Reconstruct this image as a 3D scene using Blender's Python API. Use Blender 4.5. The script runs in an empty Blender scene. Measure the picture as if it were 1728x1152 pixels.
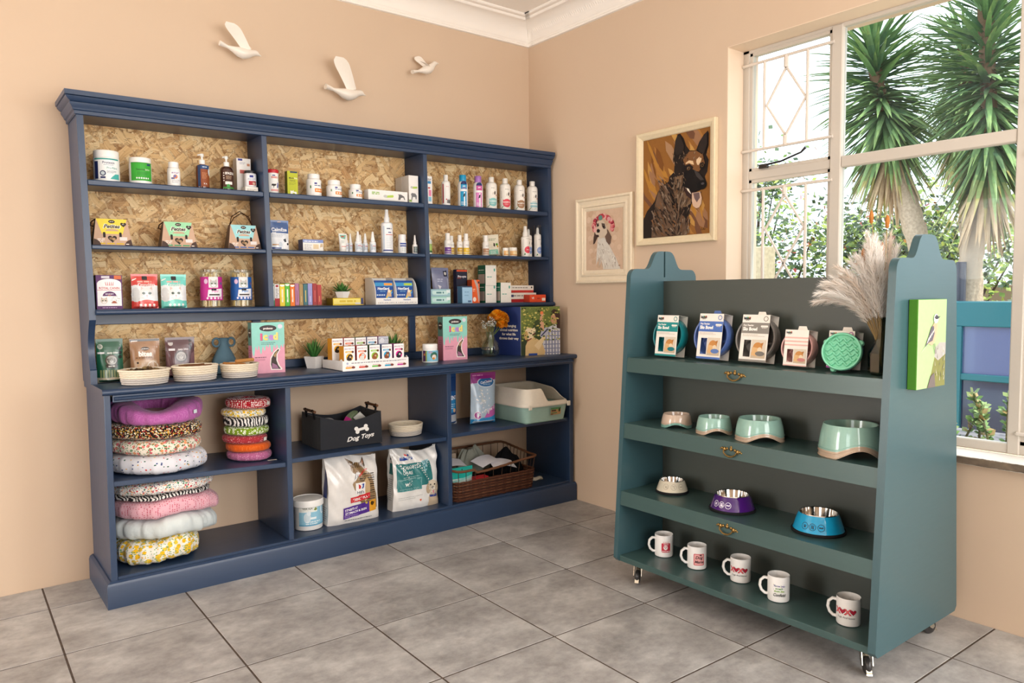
import bpy, bmesh, math, random
from math import sin, cos, pi, radians, sqrt, atan2, exp
from mathutils import Vector, Matrix, noise as mnoise

SC = bpy.context.scene
COLL = SC.collection

# ------------------------------------------------------------------ camera
cam_data = bpy.data.cameras.new('camera')
cam = bpy.data.objects.new('camera', cam_data)
COLL.objects.link(cam)
YAW, PITCH, ROLL = 0.65996, -0.06297, -0.00843
_f = Vector((sin(YAW) * cos(PITCH), cos(YAW) * cos(PITCH), sin(PITCH)))
_r = Vector((cos(YAW), -sin(YAW), 0))
_u = _r.cross(_f)
_r2 = cos(ROLL) * _r + sin(ROLL) * _u
_u2 = -sin(ROLL) * _r + cos(ROLL) * _u
cam.matrix_world = Matrix(((_r2.x, _u2.x, -_f.x, -3.186), (_r2.y, _u2.y, -_f.y, -3.902), (_r2.z, _u2.z, -_f.z, 1.301), (0, 0, 0, 1)))
cam_data.sensor_width = 36
cam_data.lens = 1262.8 * 36 / 1728
cam_data.clip_start = 0.05
SC.camera = cam

# ------------------------------------------------------------------ world, sun, daylight, fill lights
SC.view_settings.view_transform = 'Standard'
SC.view_settings.look = 'None'
SC.view_settings.gamma = 1
SC.view_settings.use_curve_mapping = False
SC.view_settings.exposure = 0.0
SC.cycles.use_denoising = True
SC.cycles.max_bounces = 8
SC.cycles.diffuse_bounces = 5
SC.cycles.glossy_bounces = 4
SC.cycles.transmission_bounces = 6
SC.cycles.transparent_max_bounces = 12
SC.cycles.sample_clamp_indirect = 6
SC.cycles.caustics_reflective = False
SC.cycles.caustics_refractive = False

world = bpy.data.worlds.new('sky')
SC.world = world
world.use_nodes = True
_bg = world.node_tree.nodes['Background']
_bg.inputs[0].default_value = (0.97, 0.985, 1.0, 1)
_bg.inputs[1].default_value = 2.9

def lamp(name, kind, loc, energy, color, **kw):
    d = bpy.data.lights.new(name, kind)
    d.energy = energy
    d.color = color
    for k, v in kw.items():
        setattr(d, k, v)
    o = bpy.data.objects.new(name, d)
    COLL.objects.link(o)
    o.location = loc
    return o

def aim(o, d):
    o.rotation_euler = Vector(d).to_track_quat('-Z', 'Y').to_euler()

sun = lamp('sun', 'SUN', (3, -6, 8), 3.6, (1.0, 0.93, 0.80), angle=0.01)
aim(sun, (-0.09, 0.50, -0.86))
# daylight by unseen west and east openings; south and southwest lights added as fill
day_w = lamp('daylight_west', 'AREA', (-6.22, -0.66, 1.35), 78, (1.0, 0.96, 0.91), shape='RECTANGLE', size=1.1, size_y=2.0)
aim(day_w, (1, 0.0, 0))
fill_sw = lamp('fill_southwest', 'AREA', (-6.22, -4.6, 1.45), 22, (1.0, 0.96, 0.92), shape='RECTANGLE', size=1.5, size_y=2.0)
aim(fill_sw, (1, 0.0, 0))
fill_s = lamp('fill_south', 'AREA', (-1.75, -6.22, 1.55), 112, (1.0, 0.96, 0.92), shape='RECTANGLE', size=2.6, size_y=2.1)
aim(fill_s, (0, 1, 0))
day_e2 = lamp('daylight_east', 'AREA', (0.12, -4.95, 1.58), 88, (0.93, 0.97, 1.0), shape='RECTANGLE', size=1.95, size_y=1.8)
aim(day_e2, (-1, 0, 0))
day_e = lamp('sky_portal_east', 'AREA', (0.22, -2.48, 1.58), 1, (1, 1, 1), shape='RECTANGLE', size=1.84, size_y=1.9)
aim(day_e, (-1, 0, 0))
day_e.data.cycles.is_portal = True

# ------------------------------------------------------------------ colours and materials
def lin(c):
    return c / 12.92 if c <= 0.04045 else ((c + 0.055) / 1.055) ** 2.4

def C(h):
    if not isinstance(h, str):
        return h
    h = h.lstrip('#')
    return tuple(lin(int(h[i:i + 2], 16) / 255) for i in (0, 2, 4))

MATS = {}

def newmat(name):
    m = bpy.data.materials.new(name)
    m.use_nodes = True
    nt = m.node_tree
    nt.nodes.clear()
    out = nt.nodes.new('ShaderNodeOutputMaterial')
    MATS[name] = m
    return m, nt, out

def N(nt, t, ins=None, **kw):
    n = nt.nodes.new(t)
    for k, v in kw.items():
        setattr(n, k, v)
    for k, v in (ins or {}).items():
        s = n.inputs[k]
        if hasattr(v, 'is_output'):
            nt.links.new(v, s)
        else:
            s.default_value = v
    return n

def c4(c):
    c = C(c)
    return (c[0], c[1], c[2], 1)

def mixc(nt, fac, a, b, bt='MIX'):
    n = N(nt, 'ShaderNodeMix', data_type='RGBA', blend_type=bt)
    for k, v in ((0, fac), (6, a), (7, b)):
        s = n.inputs[k]
        if hasattr(v, 'is_output'):
            nt.links.new(v, s)
        else:
            s.default_value = v if k == 0 else (c4(v) if isinstance(v, str) or len(v) == 3 else v)
    return n.outputs[2]

def math_(nt, op, a, b=0.0, c=None):
    n = N(nt, 'ShaderNodeMath', operation=op)
    for i, v in enumerate((a, b) if c is None else (a, b, c)):
        if hasattr(v, 'is_output'):
            nt.links.new(v, n.inputs[i])
        else:
            n.inputs[i].default_value = v
    return n.outputs[0]

def ramp(nt, fac, stops, interp='LINEAR'):
    n = N(nt, 'ShaderNodeValToRGB', {0: fac})
    cr = n.color_ramp
    cr.interpolation = interp
    while len(cr.elements) < len(stops):
        cr.elements.new(0.5)
    for e, (p, c) in zip(cr.elements, stops):
        e.position = p
        e.color = c4(c)
    return n.outputs[0]

def bsdf(nt, out, **kw):
    p = N(nt, 'ShaderNodeBsdfPrincipled')
    names = {'col': 'Base Color', 'rough': 'Roughness', 'metal': 'Metallic', 'spec': 'Specular IOR Level', 'coat': 'Coat Weight',
             'normal': 'Normal', 'trans': 'Transmission Weight', 'sheen': 'Sheen Weight', 'alpha': 'Alpha', 'sss': 'Subsurface Weight', 'ior': 'IOR'}
    for k, v in kw.items():
        s = p.inputs[names[k]]
        if hasattr(v, 'is_output'):
            nt.links.new(v, s)
        else:
            s.default_value = c4(v) if k == 'col' else v
    nt.links.new(p.outputs[0], out.inputs[0])
    return p

def objco(nt, scale=(1, 1, 1), rot=(0, 0, 0)):
    tc = N(nt, 'ShaderNodeTexCoord')
    mp = N(nt, 'ShaderNodeMapping', {0: tc.outputs['Object']})
    mp.inputs['Scale'].default_value = scale
    mp.inputs['Rotation'].default_value = rot
    return mp.outputs[0]

def noise(nt, vec, scale, detail=4, rough=0.5, out=0):
    return N(nt, 'ShaderNodeTexNoise', {'Vector': vec, 'Scale': scale, 'Detail': detail, 'Roughness': rough}).outputs[out]

def bump(nt, h, strength=0.3, dist=0.002):
    return N(nt, 'ShaderNodeBump', {'Height': h, 'Strength': strength, 'Distance': dist}).outputs[0]

def finish(name, rough, spec=0.5, metal=0.0, coat=0.0, var=0.06, nscale=60, bmp=0.0):
    """a finish whose colour is the piece's own colour attribute, with a little procedural unevenness"""
    m, nt, out = newmat(name)
    a = N(nt, 'ShaderNodeAttribute', attribute_name='Col')
    v = objco(nt)
    n = noise(nt, v, nscale, 3)
    f = ramp(nt, n, [(0.25, (1 - var,) * 3), (0.75, (1.0,) * 3)])
    col = mixc(nt, 1.0, a.outputs[0], f, 'MULTIPLY')
    kw = dict(col=col, rough=rough, spec=spec, metal=metal, coat=coat)
    if bmp:
        kw['normal'] = bump(nt, n, bmp, 0.001)
    bsdf(nt, out, **kw)
    return m

PAPER = finish('printed_card', 0.5, 0.35)
PLASTIC = finish('plastic', 0.33, 0.5)
GLOSS = finish('glossy_plastic', 0.12, 0.5, coat=0.3)
FOIL = finish('foil_film', 0.22, 0.6, var=0.12, nscale=25)
MATTE = finish('matte_paint', 0.8, 0.25, bmp=0.05)
CERAMIC = finish('ceramic', 0.3, 0.5, var=0.03)
CLOTH = finish('cloth', 0.95, 0.1, var=0.2, nscale=300, bmp=0.3)
METAL = finish('steel', 0.09, metal=1.0, var=0.03)
BRASS = finish('aged_brass', 0.32, metal=1.0, var=0.45, nscale=180)
LEAF = finish('leaf', 0.45, 0.4, var=0.25, nscale=30)
BARK = finish('bark', 0.9, 0.1, var=0.4, nscale=40, bmp=0.5)
m, nt, out = newmat('plume')
a = N(nt, 'ShaderNodeAttribute', attribute_name='Col')
pc = mixc(nt, math_(nt, 'MULTIPLY', noise(nt, objco(nt), 60, 2), 0.25), a.outputs[0], '#cdb79f')
d1 = N(nt, 'ShaderNodeBsdfDiffuse', {0: pc})
d2 = N(nt, 'ShaderNodeBsdfTranslucent', {0: pc})
nt.links.new(N(nt, 'ShaderNodeMixShader', {0: 0.45, 1: d1.outputs[0], 2: d2.outputs[0]}).outputs[0], out.inputs[0])
PLUME = m
WOODP = finish('timber', 0.6, 0.3, var=0.3, nscale=30)

# painted wood (navy unit, green stand)
def painted(name, col, dark, rough, grain_axis):
    m, nt, out = newmat(name)
    sc = [14, 14, 14]
    sc[grain_axis] = 1.6
    v = objco(nt, tuple(sc))
    g = noise(nt, v, 6, 6, 0.6)
    big = noise(nt, objco(nt), 2.2, 3)
    c1 = mixc(nt, math_(nt, 'MULTIPLY', g, 0.45), col, dark)
    c2 = mixc(nt, math_(nt, 'MULTIPLY', big, 0.3), c1, dark)
    r = math_(nt, 'MULTIPLY_ADD', g, 0.06, rough - 0.03)
    bsdf(nt, out, col=c2, rough=r, spec=0.5, normal=bump(nt, g, 0.012, 0.001))
    return m

NAVY = painted('navy_paint', '#293e5c', '#1f2f48', 0.34, 0)
NAVYV = painted('navy_paint_upright', '#293e5c', '#1f2f48', 0.34, 2)
TEAL = painted('green_grey_paint', '#405a58', '#344b4a', 0.31, 1)
TEAL_COOL = painted('green_grey_paint_cool_light', '#39585e', '#334f56', 0.33, 0)  # same stand paint, cool skylight tinted into its colour
TEAL_WARM = painted('green_grey_paint_warm_light', '#434944', '#3a403b', 0.42, 1)  # same stand paint, warm bounce off the walls mixed into its colour

def wallmat(name, col, col2):
    m, nt, out = newmat(name)
    v = objco(nt)
    n1 = noise(nt, v, 1.4, 4)
    n2 = noise(nt, v, 55, 4, 0.6)
    c = mixc(nt, n1, col, col2)
    bsdf(nt, out, col=c, rough=0.62, spec=0.3, normal=bump(nt, n2, 0.12, 0.003))
    return m

WALL = wallmat('peach_wall_paint', '#d2bba3', '#ccb39a')
CEIL = wallmat('ceiling_white', '#f6f1ea', '#f2ebe2')
REVEAL = wallmat('reveal_paint', '#e6d2bd', '#e0cab2')
FRAMEP = wallmat('window_frame_paint', '#cbc3b8', '#c0b7ab')

# floor tile: mottled grey stone look
m, nt, out = newmat('grey_stone_tile')
v = objco(nt)
inf = N(nt, 'ShaderNodeObjectInfo')
off = N(nt, 'ShaderNodeVectorMath', {0: v, 1: inf.outputs['Location']}, operation='ADD').outputs[0]
rv = N(nt, 'ShaderNodeCombineXYZ', {2: math_(nt, 'MULTIPLY', inf.outputs['Random'], 40.0)}).outputs[0]
off = N(nt, 'ShaderNodeVectorMath', {0: off, 1: rv}, operation='ADD').outputs[0]
st = N(nt, 'ShaderNodeMapping', {0: off})
st.inputs['Scale'].default_value = (1, 1.25, 1)
nb = noise(nt, st.outputs[0], 4.2, 9, 0.66)
nf = noise(nt, st.outputs[0], 26, 6, 0.7)
c = ramp(nt, nb, [(0.30, '#767473'), (0.5, '#a09e9d'), (0.68, '#c6c5c3')])
c = mixc(nt, 0.35, c, ramp(nt, nf, [(0.3, '#686461'), (0.7, '#b9b5b1')]))
bsdf(nt, out, col=c, rough=math_(nt, 'MULTIPLY_ADD', nf, 0.25, 0.3), spec=0.45, normal=bump(nt, nf, 0.05, 0.001))
TILE = m
m, nt, out = newmat('dark_grout')
bsdf(nt, out, col=ramp(nt, noise(nt, objco(nt), 40), [(0.3, '#3d332c'), (0.7, '#57493f')]), rough=0.9)
GROUT = m

# oriented strand board: overlapping flat strands at many angles
m, nt, out = newmat('strand_board')
v = objco(nt)
wn = N(nt, 'ShaderNodeTexNoise', {'Vector': v, 'Scale': 9, 'Detail': 2})
warp = N(nt, 'ShaderNodeVectorMath', {0: wn.outputs[1], 1: (0.045, 0.045, 0.045)}, operation='MULTIPLY').outputs[0]
v = N(nt, 'ShaderNodeVectorMath', {0: v, 1: warp}, operation='ADD').outputs[0]
col = ramp(nt, noise(nt, v, 60, 5, 0.7), [(0.3, '#a5743f'), (0.6, '#e0b67c')])
random.seed(5)
hgt = None
for i, (ang, sx, sy, thr) in enumerate([(0.3, 26, 95, 0.35), (1.4, 30, 110, 0.4), (2.4, 24, 90, 0.45), (0.9, 34, 130, 0.45), (2.9, 22, 85, 0.5), (1.9, 20, 75, 0.55), (0.1, 16, 52, 0.62), (2.2, 14, 40, 0.74), (0.75, 13, 36, 0.80)]):
    mp = N(nt, 'ShaderNodeMapping', {0: v})
    mp.inputs['Rotation'].default_value = (0, ang, 0)
    mp.inputs['Location'].default_value = (i * 3.7, i * 1.3, i * 2.1)
    mp2 = N(nt, 'ShaderNodeMapping', {0: mp.outputs[0]})
    mp2.inputs['Scale'].default_value = (sx * 0.82, 0.0, sy * 0.82)
    vo = N(nt, 'ShaderNodeTexVoronoi', {'Vector': mp2.outputs[0], 'Scale': 1.0, 'Randomness': 1.0}, feature='F1', distance='CHEBYCHEV')
    sp = N(nt, 'ShaderNodeSeparateColor', {0: vo.outputs['Color']})
    gr = N(nt, 'ShaderNodeMapping', {0: mp.outputs[0]})
    gr.inputs['Scale'].default_value = (8, 0, 260)
    gn = noise(nt, gr.outputs[0], 1.0, 3)
    cc = ramp(nt, sp.outputs[1], [(0.0, '#d0a068'), (0.25, '#e2bb82'), (0.55, '#edcd98'), (0.85, '#f6e0b2'), (1.0, '#bd8c58')])
    cc = mixc(nt, 0.35, cc, ramp(nt, gn, [(0.35, '#b4864e'), (0.7, '#f4dcae')]))
    edge = math_(nt, 'LESS_THAN', vo.outputs['Distance'], 0.46)
    mask = math_(nt, 'MULTIPLY', math_(nt, 'GREATER_THAN', sp.outputs[0], thr), edge)
    dk = math_(nt, 'MULTIPLY', math_(nt, 'GREATER_THAN', sp.outputs[0], thr), 0.35)
    col = mixc(nt, dk, col, '#8e6236')
    col = mixc(nt, mask, col, cc)
    hgt = mask if hgt is None else math_(nt, 'MULTIPLY_ADD', mask, 0.6, math_(nt, 'MULTIPLY', hgt, 0.6))
speck = math_(nt, 'LESS_THAN', noise(nt, objco(nt, (1, 1, 2.5)), 95, 2), 0.315)
col = mixc(nt, math_(nt, 'MULTIPLY', speck, 0.8), col, '#4a3018')
bsdf(nt, out, col=col, rough=0.6, spec=0.3, normal=bump(nt, hgt, 0.35, 0.002))
OSB = m

# clear window pane / clear glass: straight-through with a fresnel sheen
def clear(name, tint, gloss=1.0, ior=1.45, dirt=0.0):
    m, nt, out = newmat(name)
    tr = N(nt, 'ShaderNodeBsdfTransparent', {0: c4(tint)})
    gl = N(nt, 'ShaderNodeBsdfGlossy', {0: (1, 1, 1, 1), 'Roughness': 0.03})
    lw = N(nt, 'ShaderNodeLayerWeight', {0: 0.5})
    fr = math_(nt, 'MULTIPLY_ADD', math_(nt, 'POWER', lw.outputs['Facing'], 4.0), 0.55, 0.035)
    mx = N(nt, 'ShaderNodeMixShader', {0: math_(nt, 'MULTIPLY', fr, gloss), 1: tr.outputs[0], 2: gl.outputs[0]})
    res = mx.outputs[0]
    if dirt:
        df = N(nt, 'ShaderNodeBsdfDiffuse', {0: (0.8, 0.85, 0.9, 1)})
        n1 = noise(nt, objco(nt, (1, 1, 0.25)), 30, 5, 0.7)
        n2 = noise(nt, objco(nt), 2.0, 3)
        f = math_(nt, 'MULTIPLY', math_(nt, 'POWER', math_(nt, 'MULTIPLY', n1, n2), 2.0), dirt)
        res = N(nt, 'ShaderNodeMixShader', {0: f, 1: res, 2: df.outputs[0]}).outputs[0]
    nt.links.new(res, out.inputs[0])
    return m

PANE = clear('window_pane_glass', '#f4fbff', 0.12, dirt=0.12)
GLASS = clear('clear_glass', '#eef3f1', 1.6, 1.5)
SMOKE = clear('smoky_green_glass', '#cdcfb8', 2.0, 1.5)
ACRYL = clear('clear_plastic', '#f3f6f7', 1.2, 1.45)

# ------------------------------------------------------------------ mesh builder
class MB:
    def __init__(s, col='#ffffff'):
        s.v, s.f, s.c, s.col = [], [], [], C(col)

    def add(s, vs, fs, col=None):
        o = len(s.v)
        s.v += [tuple(p) for p in vs]
        cc = C(col) if col is not None else s.col
        for f in fs:
            s.f.append([i + o for i in f])
            s.c.append(cc)
        return s

    def box(s, x0, x1, y0, y1, z0, z1, col=None, b=0.0):
        if x0 > x1: x0, x1 = x1, x0
        if y0 > y1: y0, y1 = y1, y0
        if z0 > z1: z0, z1 = z1, z0
        if b <= 0:
            vs = [(x, y, z) for x in (x0, x1) for y in (y0, y1) for z in (z0, z1)]
            return s.add(vs, [(0, 1, 3, 2), (4, 6, 7, 5), (0, 4, 5, 1), (2, 3, 7, 6), (0, 2, 6, 4), (1, 5, 7, 3)], col)
        b = min(b, (x1 - x0) / 2.01, (y1 - y0) / 2.01, (z1 - z0) / 2.01)
        vs, ix = [], {}
        L = ((x0, x1), (y0, y1), (z0, z1))
        for i in (0, 1):
            for j in (0, 1):
                for k in (0, 1):
                    for a in range(3):
                        p = []
                        for d, w in enumerate((i, j, k)):
                            q = L[d][w]
                            p.append(q if d == a else q + (b if w == 0 else -b))
                        ix[(i, j, k, a)] = len(vs)
                        vs.append(tuple(p))
        fs = []
        for a in range(3):
            d1, d2 = [(1, 2), (2, 0), (0, 1)][a]
            for w in (0, 1):
                q = []
                for (m1, m2) in ((0, 0), (1, 0), (1, 1), (0, 1)):
                    t = [0, 0, 0]
                    t[a], t[d1], t[d2] = w, m1, m2
                    q.append(ix[(t[0], t[1], t[2], a)])
                fs.append(q if w else q[::-1])
        for a in range(3):   # edges along axis a
            d1, d2 = [(1, 2), (2, 0), (0, 1)][a]
            for w1 in (0, 1):
                for w2 in (0, 1):
                    t0, t1 = [0, 0, 0], [0, 0, 0]
                    t0[d1] = t1[d1] = w1
                    t0[d2] = t1[d2] = w2
                    t1[a] = 1
                    q = [ix[(*t0, d1)], ix[(*t1, d1)], ix[(*t1, d2)], ix[(*t0, d2)]]
                    fs.append(q if (w1 == w2) else q[::-1])
        for i in (0, 1):
            for j in (0, 1):
                for k in (0, 1):
                    q = [ix[(i, j, k, 0)], ix[(i, j, k, 1)], ix[(i, j, k, 2)]]
                    fs.append(q if (i + j + k) % 2 == 1 else q[::-1])
        return s.add(vs, fs, col)

    def lathe(s, prof, n=24, col=None, c=(0, 0, 0), sx=1.0, sy=1.0, caps=True):
        """prof: (r, z[, colour of the band above this point])"""
        vs = []
        for p in prof:
            for i in range(n):
                a = 2 * pi * i / n
                vs.append((c[0] + p[0] * cos(a) * sx, c[1] + p[0] * sin(a) * sy, c[2] + p[1]))
        o = len(s.v)
        s.v += vs
        for j in range(len(prof) - 1):
            cc = C(prof[j][2]) if len(prof[j]) > 2 else (C(col) if col is not None else s.col)
            for i in range(n):
                k = (i + 1) % n
                s.f.append([o + j * n + i, o + j * n + k, o + (j + 1) * n + k, o + (j + 1) * n + i])
                s.c.append(cc)
        cc = C(col) if col is not None else s.col
        if caps:
            if prof[0][0] > 1e-6:
                s.f.append([o + i for i in range(n)][::-1]); s.c.append(C(prof[0][2]) if len(prof[0]) > 2 else cc)
            if prof[-1][0] > 1e-6:
                q = (len(prof) - 1) * n
                s.f.append([o + q + i for i in range(n)]); s.c.append(C(prof[-2][2]) if len(prof[-2]) > 2 else cc)
        return s

    def prism(s, pts, axis, a, b, col=None):
        """extrude a closed 2D outline along an axis; pts are the other two coordinates in xyz order"""
        def P(p, t):
            q = list(p)
            q.insert(axis, t)
            return tuple(q)
        n = len(pts)
        vs = [P(p, a) for p in pts] + [P(p, b) for p in pts]
        ar = sum(pts[i][0] * pts[(i + 1) % n][1] - pts[(i + 1) % n][0] * pts[i][1] for i in range(n))
        flip = (ar > 0) ^ (axis == 1)
        if b < a: flip = not flip
        f0 = list(range(n))
        f1 = list(range(n, 2 * n))
        sides = [[i, (i + 1) % n, n + (i + 1) % n, n + i] for i in range(n)]
        if flip:
            fs = [f0[::-1], f1] + sides
        else:
            fs = [f0, f1[::-1]] + [q[::-1] for q in sides]
        return s.add(vs, fs, col)

    def tube(s, pts, r, n=8, col=None, caps=True, closed=False):
        pts = [Vector(p) for p in pts]
        m = len(pts)
        rr = r if isinstance(r, (list, tuple)) else [r] * m
        vs = []
        t0 = (pts[1] - pts[0]).normalized()
        ref = Vector((0, 0, 1)) if abs(t0.z) < 0.9 else Vector((1, 0, 0))
        nrm = (ref - t0 * ref.dot(t0)).normalized()
        for i in range(m):
            if closed:
                t = (pts[(i + 1) % m] - pts[i - 1]).normalized()
            else:
                t = (pts[min(i + 1, m - 1)] - pts[max(i - 1, 0)])
                t = t.normalized() if t.length > 1e-9 else t0
            nrm = nrm - t * nrm.dot(t)
            nrm = nrm.normalized() if nrm.length > 1e-6 else t.orthogonal().normalized()
            bi = t.cross(nrm)
            for k in range(n):
                a = 2 * pi * k / n
                vs.append(pts[i] + (nrm * cos(a) + bi * sin(a)) * rr[i])
        fs = []
        for i in range(m if closed else m - 1):
            j = (i + 1) % m
            for k in range(n):
                l = (k + 1) % n
                fs.append([i * n + k, i * n + l, j * n + l, j * n + k])
        if caps and not closed:
            fs.append(list(range(n))[::-1])
            fs.append([(m - 1) * n + k for k in range(n)])
        return s.add(vs, fs, col)

    def surf(s, fn, nu, nv, col=None, wrapu=False, wrapv=False):
        """fn(u, v) -> xyz for u, v in 0..1; col may be a function of (u, v)"""
        cu, cv = (nu if wrapu else nu + 1), (nv if wrapv else nv + 1)
        o = len(s.v)
        for i in range(cu):
            for j in range(cv):
                s.v.append(tuple(fn(i / nu, j / nv)))
        for i in range(nu):
            for j in range(nv):
                i2, j2 = (i + 1) % cu, (j + 1) % cv
                s.f.append([o + i * cv + j, o + i2 * cv + j, o + i2 * cv + j2, o + i * cv + j2])
                s.c.append(C(col((i + .5) / nu, (j + .5) / nv)) if callable(col) else (C(col) if col is not None else s.col))
        return s

    def merge(s, o, M=None):
        k = len(s.v)
        s.v += [tuple(M @ Vector(p)) for p in o.v] if M is not None else o.v
        s.f += [[i + k for i in f] for f in o.f]
        s.c += o.c
        return s

    def warp(s, fn):
        s.v = [tuple(fn(*p)) for p in s.v]
        return s

    def mesh(s, name, smooth=0.7):
        me = bpy.data.meshes.new(name)
        me.from_pydata(s.v, [], s.f)
        at = me.color_attributes.new('Col', 'FLOAT_COLOR', 'CORNER')
        buf = []
        for f, c in zip(s.f, s.c):
            buf += [c[0], c[1], c[2], 1.0] * len(f)
        at.data.foreach_set('color', buf)
        if smooth:
            me.polygons.foreach_set('use_smooth', [True] * len(s.f))
            me.set_sharp_from_angle(angle=smooth)
        me.update()
        return me

    def build(s, name, mat, parent=None, loc=(0, 0, 0), rot=(0, 0, 0), smooth=0.7):
        o = bpy.data.objects.new(name, s.mesh(name, smooth))
        o.data.materials.append(mat)
        COLL.objects.link(o)
        o.location = loc
        o.rotation_euler = rot
        if parent is not None:
            o.parent = parent
        return o

def tag(o, label=None, cat=None, group=None, kind=None):
    for k, v in (('label', label), ('category', cat), ('group', group), ('kind', kind)):
        if v:
            o[k] = v
    return o

def thing(name, label, cat, loc=(0, 0, 0), rz=0.0, group=None, rx=0.0, ry=0.0):
    o = bpy.data.objects.new(name, None)
    o.empty_display_size = 0.05
    COLL.objects.link(o)
    o.location = loc
    o.rotation_euler = (rx, ry, rz)
    return tag(o, label, cat, group)

def struct(o):
    o['kind'] = 'structure'
    return o

# ------------------------------------------------------------------ flat print (labels, pictures, lettering)
_TX = {}

def glyphs(txt, bold=0.0, shear=0.0, align='CENTER', space=1.0):
    key = (txt, bold, shear, align, space)
    if key not in _TX:
        cu = bpy.data.curves.new('lettering', 'FONT')
        cu.body = txt
        cu.size = 1.0
        cu.offset = bold
        cu.shear = shear
        cu.align_x = align
        cu.space_character = space
        cu.resolution_u = 3
        o = bpy.data.objects.new('lettering', cu)
        me = bpy.data.meshes.new_from_object(o)
        vs = [(p.co.x, p.co.y) for p in me.vertices]
        fs = [list(p.vertices) for p in me.polygons]
        bpy.data.objects.remove(o)
        bpy.data.curves.remove(cu)
        bpy.data.meshes.remove(me)
        _TX[key] = (vs, fs)
    return _TX[key]

def clip(poly, ax, val, keep_less):
    out = []
    n = len(poly)
    for i in range(n):
        a, b = poly[i], poly[(i + 1) % n]
        ia = (a[ax] <= val) if keep_less else (a[ax] >= val)
        ib = (b[ax] <= val) if keep_less else (b[ax] >= val)
        if ia:
            out.append(a)
        if ia != ib:
            t = (val - a[ax]) / (b[ax] - a[ax])
            out.append((a[0] + t * (b[0] - a[0]), a[1] + t * (b[1] - a[1])))
    return out

def cut(poly, ax, step):
    lo, hi = min(p[ax] for p in poly), max(p[ax] for p in poly)
    k0, k1 = math.floor(lo / step), math.ceil(hi / step)
    if k1 - k0 <= 1:
        return [poly]
    res = []
    for k in range(k0, k1):
        q = clip(clip(poly, ax, k * step, False), ax, (k + 1) * step, True)
        if len(q) >= 3:
            res.append(q)
    return res

class Print:
    """flat print laid out in metres (u to the side, v up)"""
    def __init__(s):
        s.p, s.k = [], 0

    def poly(s, pts, col):
        s.p.append((s.k, [tuple(p) for p in pts], C(col)))
        s.k += 1
        return s

    def rect(s, u0, v0, u1, v1, col):
        return s.poly([(u0, v0), (u1, v0), (u1, v1), (u0, v1)], col)

    def ell(s, u, v, ru, rv, col, n=20, a0=0, a1=2 * pi):
        full = abs(a1 - a0 - 2 * pi) < 1e-6
        return s.poly([(u + ru * cos(a0 + (a1 - a0) * i / (n if full else n - 1)), v + rv * sin(a0 + (a1 - a0) * i / (n if full else n - 1))) for i in range(n)], col)

    def rrect(s, u0, v0, u1, v1, r, col, n=5):
        pts = []
        for cx, cy, a in ((u1 - r, v0 + r, -pi / 2), (u1 - r, v1 - r, 0), (u0 + r, v1 - r, pi / 2), (u0 + r, v0 + r, pi)):
            pts += [(cx + r * cos(a + pi / 2 * i / (n - 1)), cy + r * sin(a + pi / 2 * i / (n - 1))) for i in range(n)]
        return s.poly(pts, col)

    def heart(s, u, v, r, col):
        pts = []
        for i in range(24):
            t = 2 * pi * i / 24
            pts.append((u + r * (16 * sin(t) ** 3) / 16, v + r * (13 * cos(t) - 5 * cos(2 * t) - 2 * cos(3 * t) - cos(4 * t)) / 16))
        return s.poly(pts, col)

    def text(s, txt, u, v, h, col, bold=0.0, shear=0.0, align='CENTER', w=None, wmax=None, space=1.0, rot=0.0):
        """h is the cap height; v the baseline"""
        vs, fs = glyphs(txt, bold, shear, align, space)
        if not vs:
            return s
        k = h / 0.69
        lo, hi = min(p[0] for p in vs) * k, max(p[0] for p in vs) * k
        fx = 1.0
        if w:
            fx = w / max(hi - lo, 1e-6)
        elif wmax and hi - lo > wmax:
            fx = wmax / (hi - lo)
        cc = C(col)
        cr, sr = cos(rot), sin(rot)
        for f in fs:
            q = [(vs[i][0] * k * fx, vs[i][1] * k) for i in f]
            s.p.append((s.k, [(u + a * cr - b * sr, v + a * sr + b * cr) for a, b in q], cc))
        s.k += 1
        return s

    def lines(s, u0, u1, v, n, dv, h, col, seed=1, align='L'):
        """small print: rows of short bars, too small to read"""
        rnd = random.Random(seed)
        for i in range(n):
            u = u0
            e = u1 - (u1 - u0) * rnd.uniform(0.0, 0.35)
            while u < e:
                L = rnd.uniform(1.2, 4.0) * h
                s.p.append((s.k, [(u, v - i * dv), (min(u + L, e), v - i * dv), (min(u + L, e), v - i * dv + h), (u, v - i * dv + h)], C(col)))
                u += L + h * 0.7
        s.k += 1
        return s

    def to(s, mb, fn, du=None, dv=None, h0=0.0005, dh=0.00007):
        """fn(u, v, h) -> xyz"""
        for k, poly, col in s.p:
            ps = [poly]
            if du:
                ps = [q for p in ps for q in cut(p, 0, du)]
            if dv:
                ps = [q for p in ps for q in cut(p, 1, dv)]
            for q in ps:
                o = len(mb.v)
                ar = sum(q[i][0] * q[(i + 1) % len(q)][1] - q[(i + 1) % len(q)][0] * q[i][1] for i in range(len(q)))
                if ar < 0:
                    q = q[::-1]
                mb.v += [tuple(fn(a, b, h0 + k * dh)) for a, b in q]
                mb.f.append([o + i for i in range(len(q))])
                mb.c.append(col)
        return mb

def flat(origin, U, V):
    O, U, V = Vector(origin), Vector(U), Vector(V)
    Nn = U.cross(V).normalized()
    return lambda u, v, h: O + U * u + V * v + Nn * h

def front(y, x=0, z=0):
    """a face looking towards -Y"""
    return lambda u, v, h: (x + u, y - h, z + v)

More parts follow.
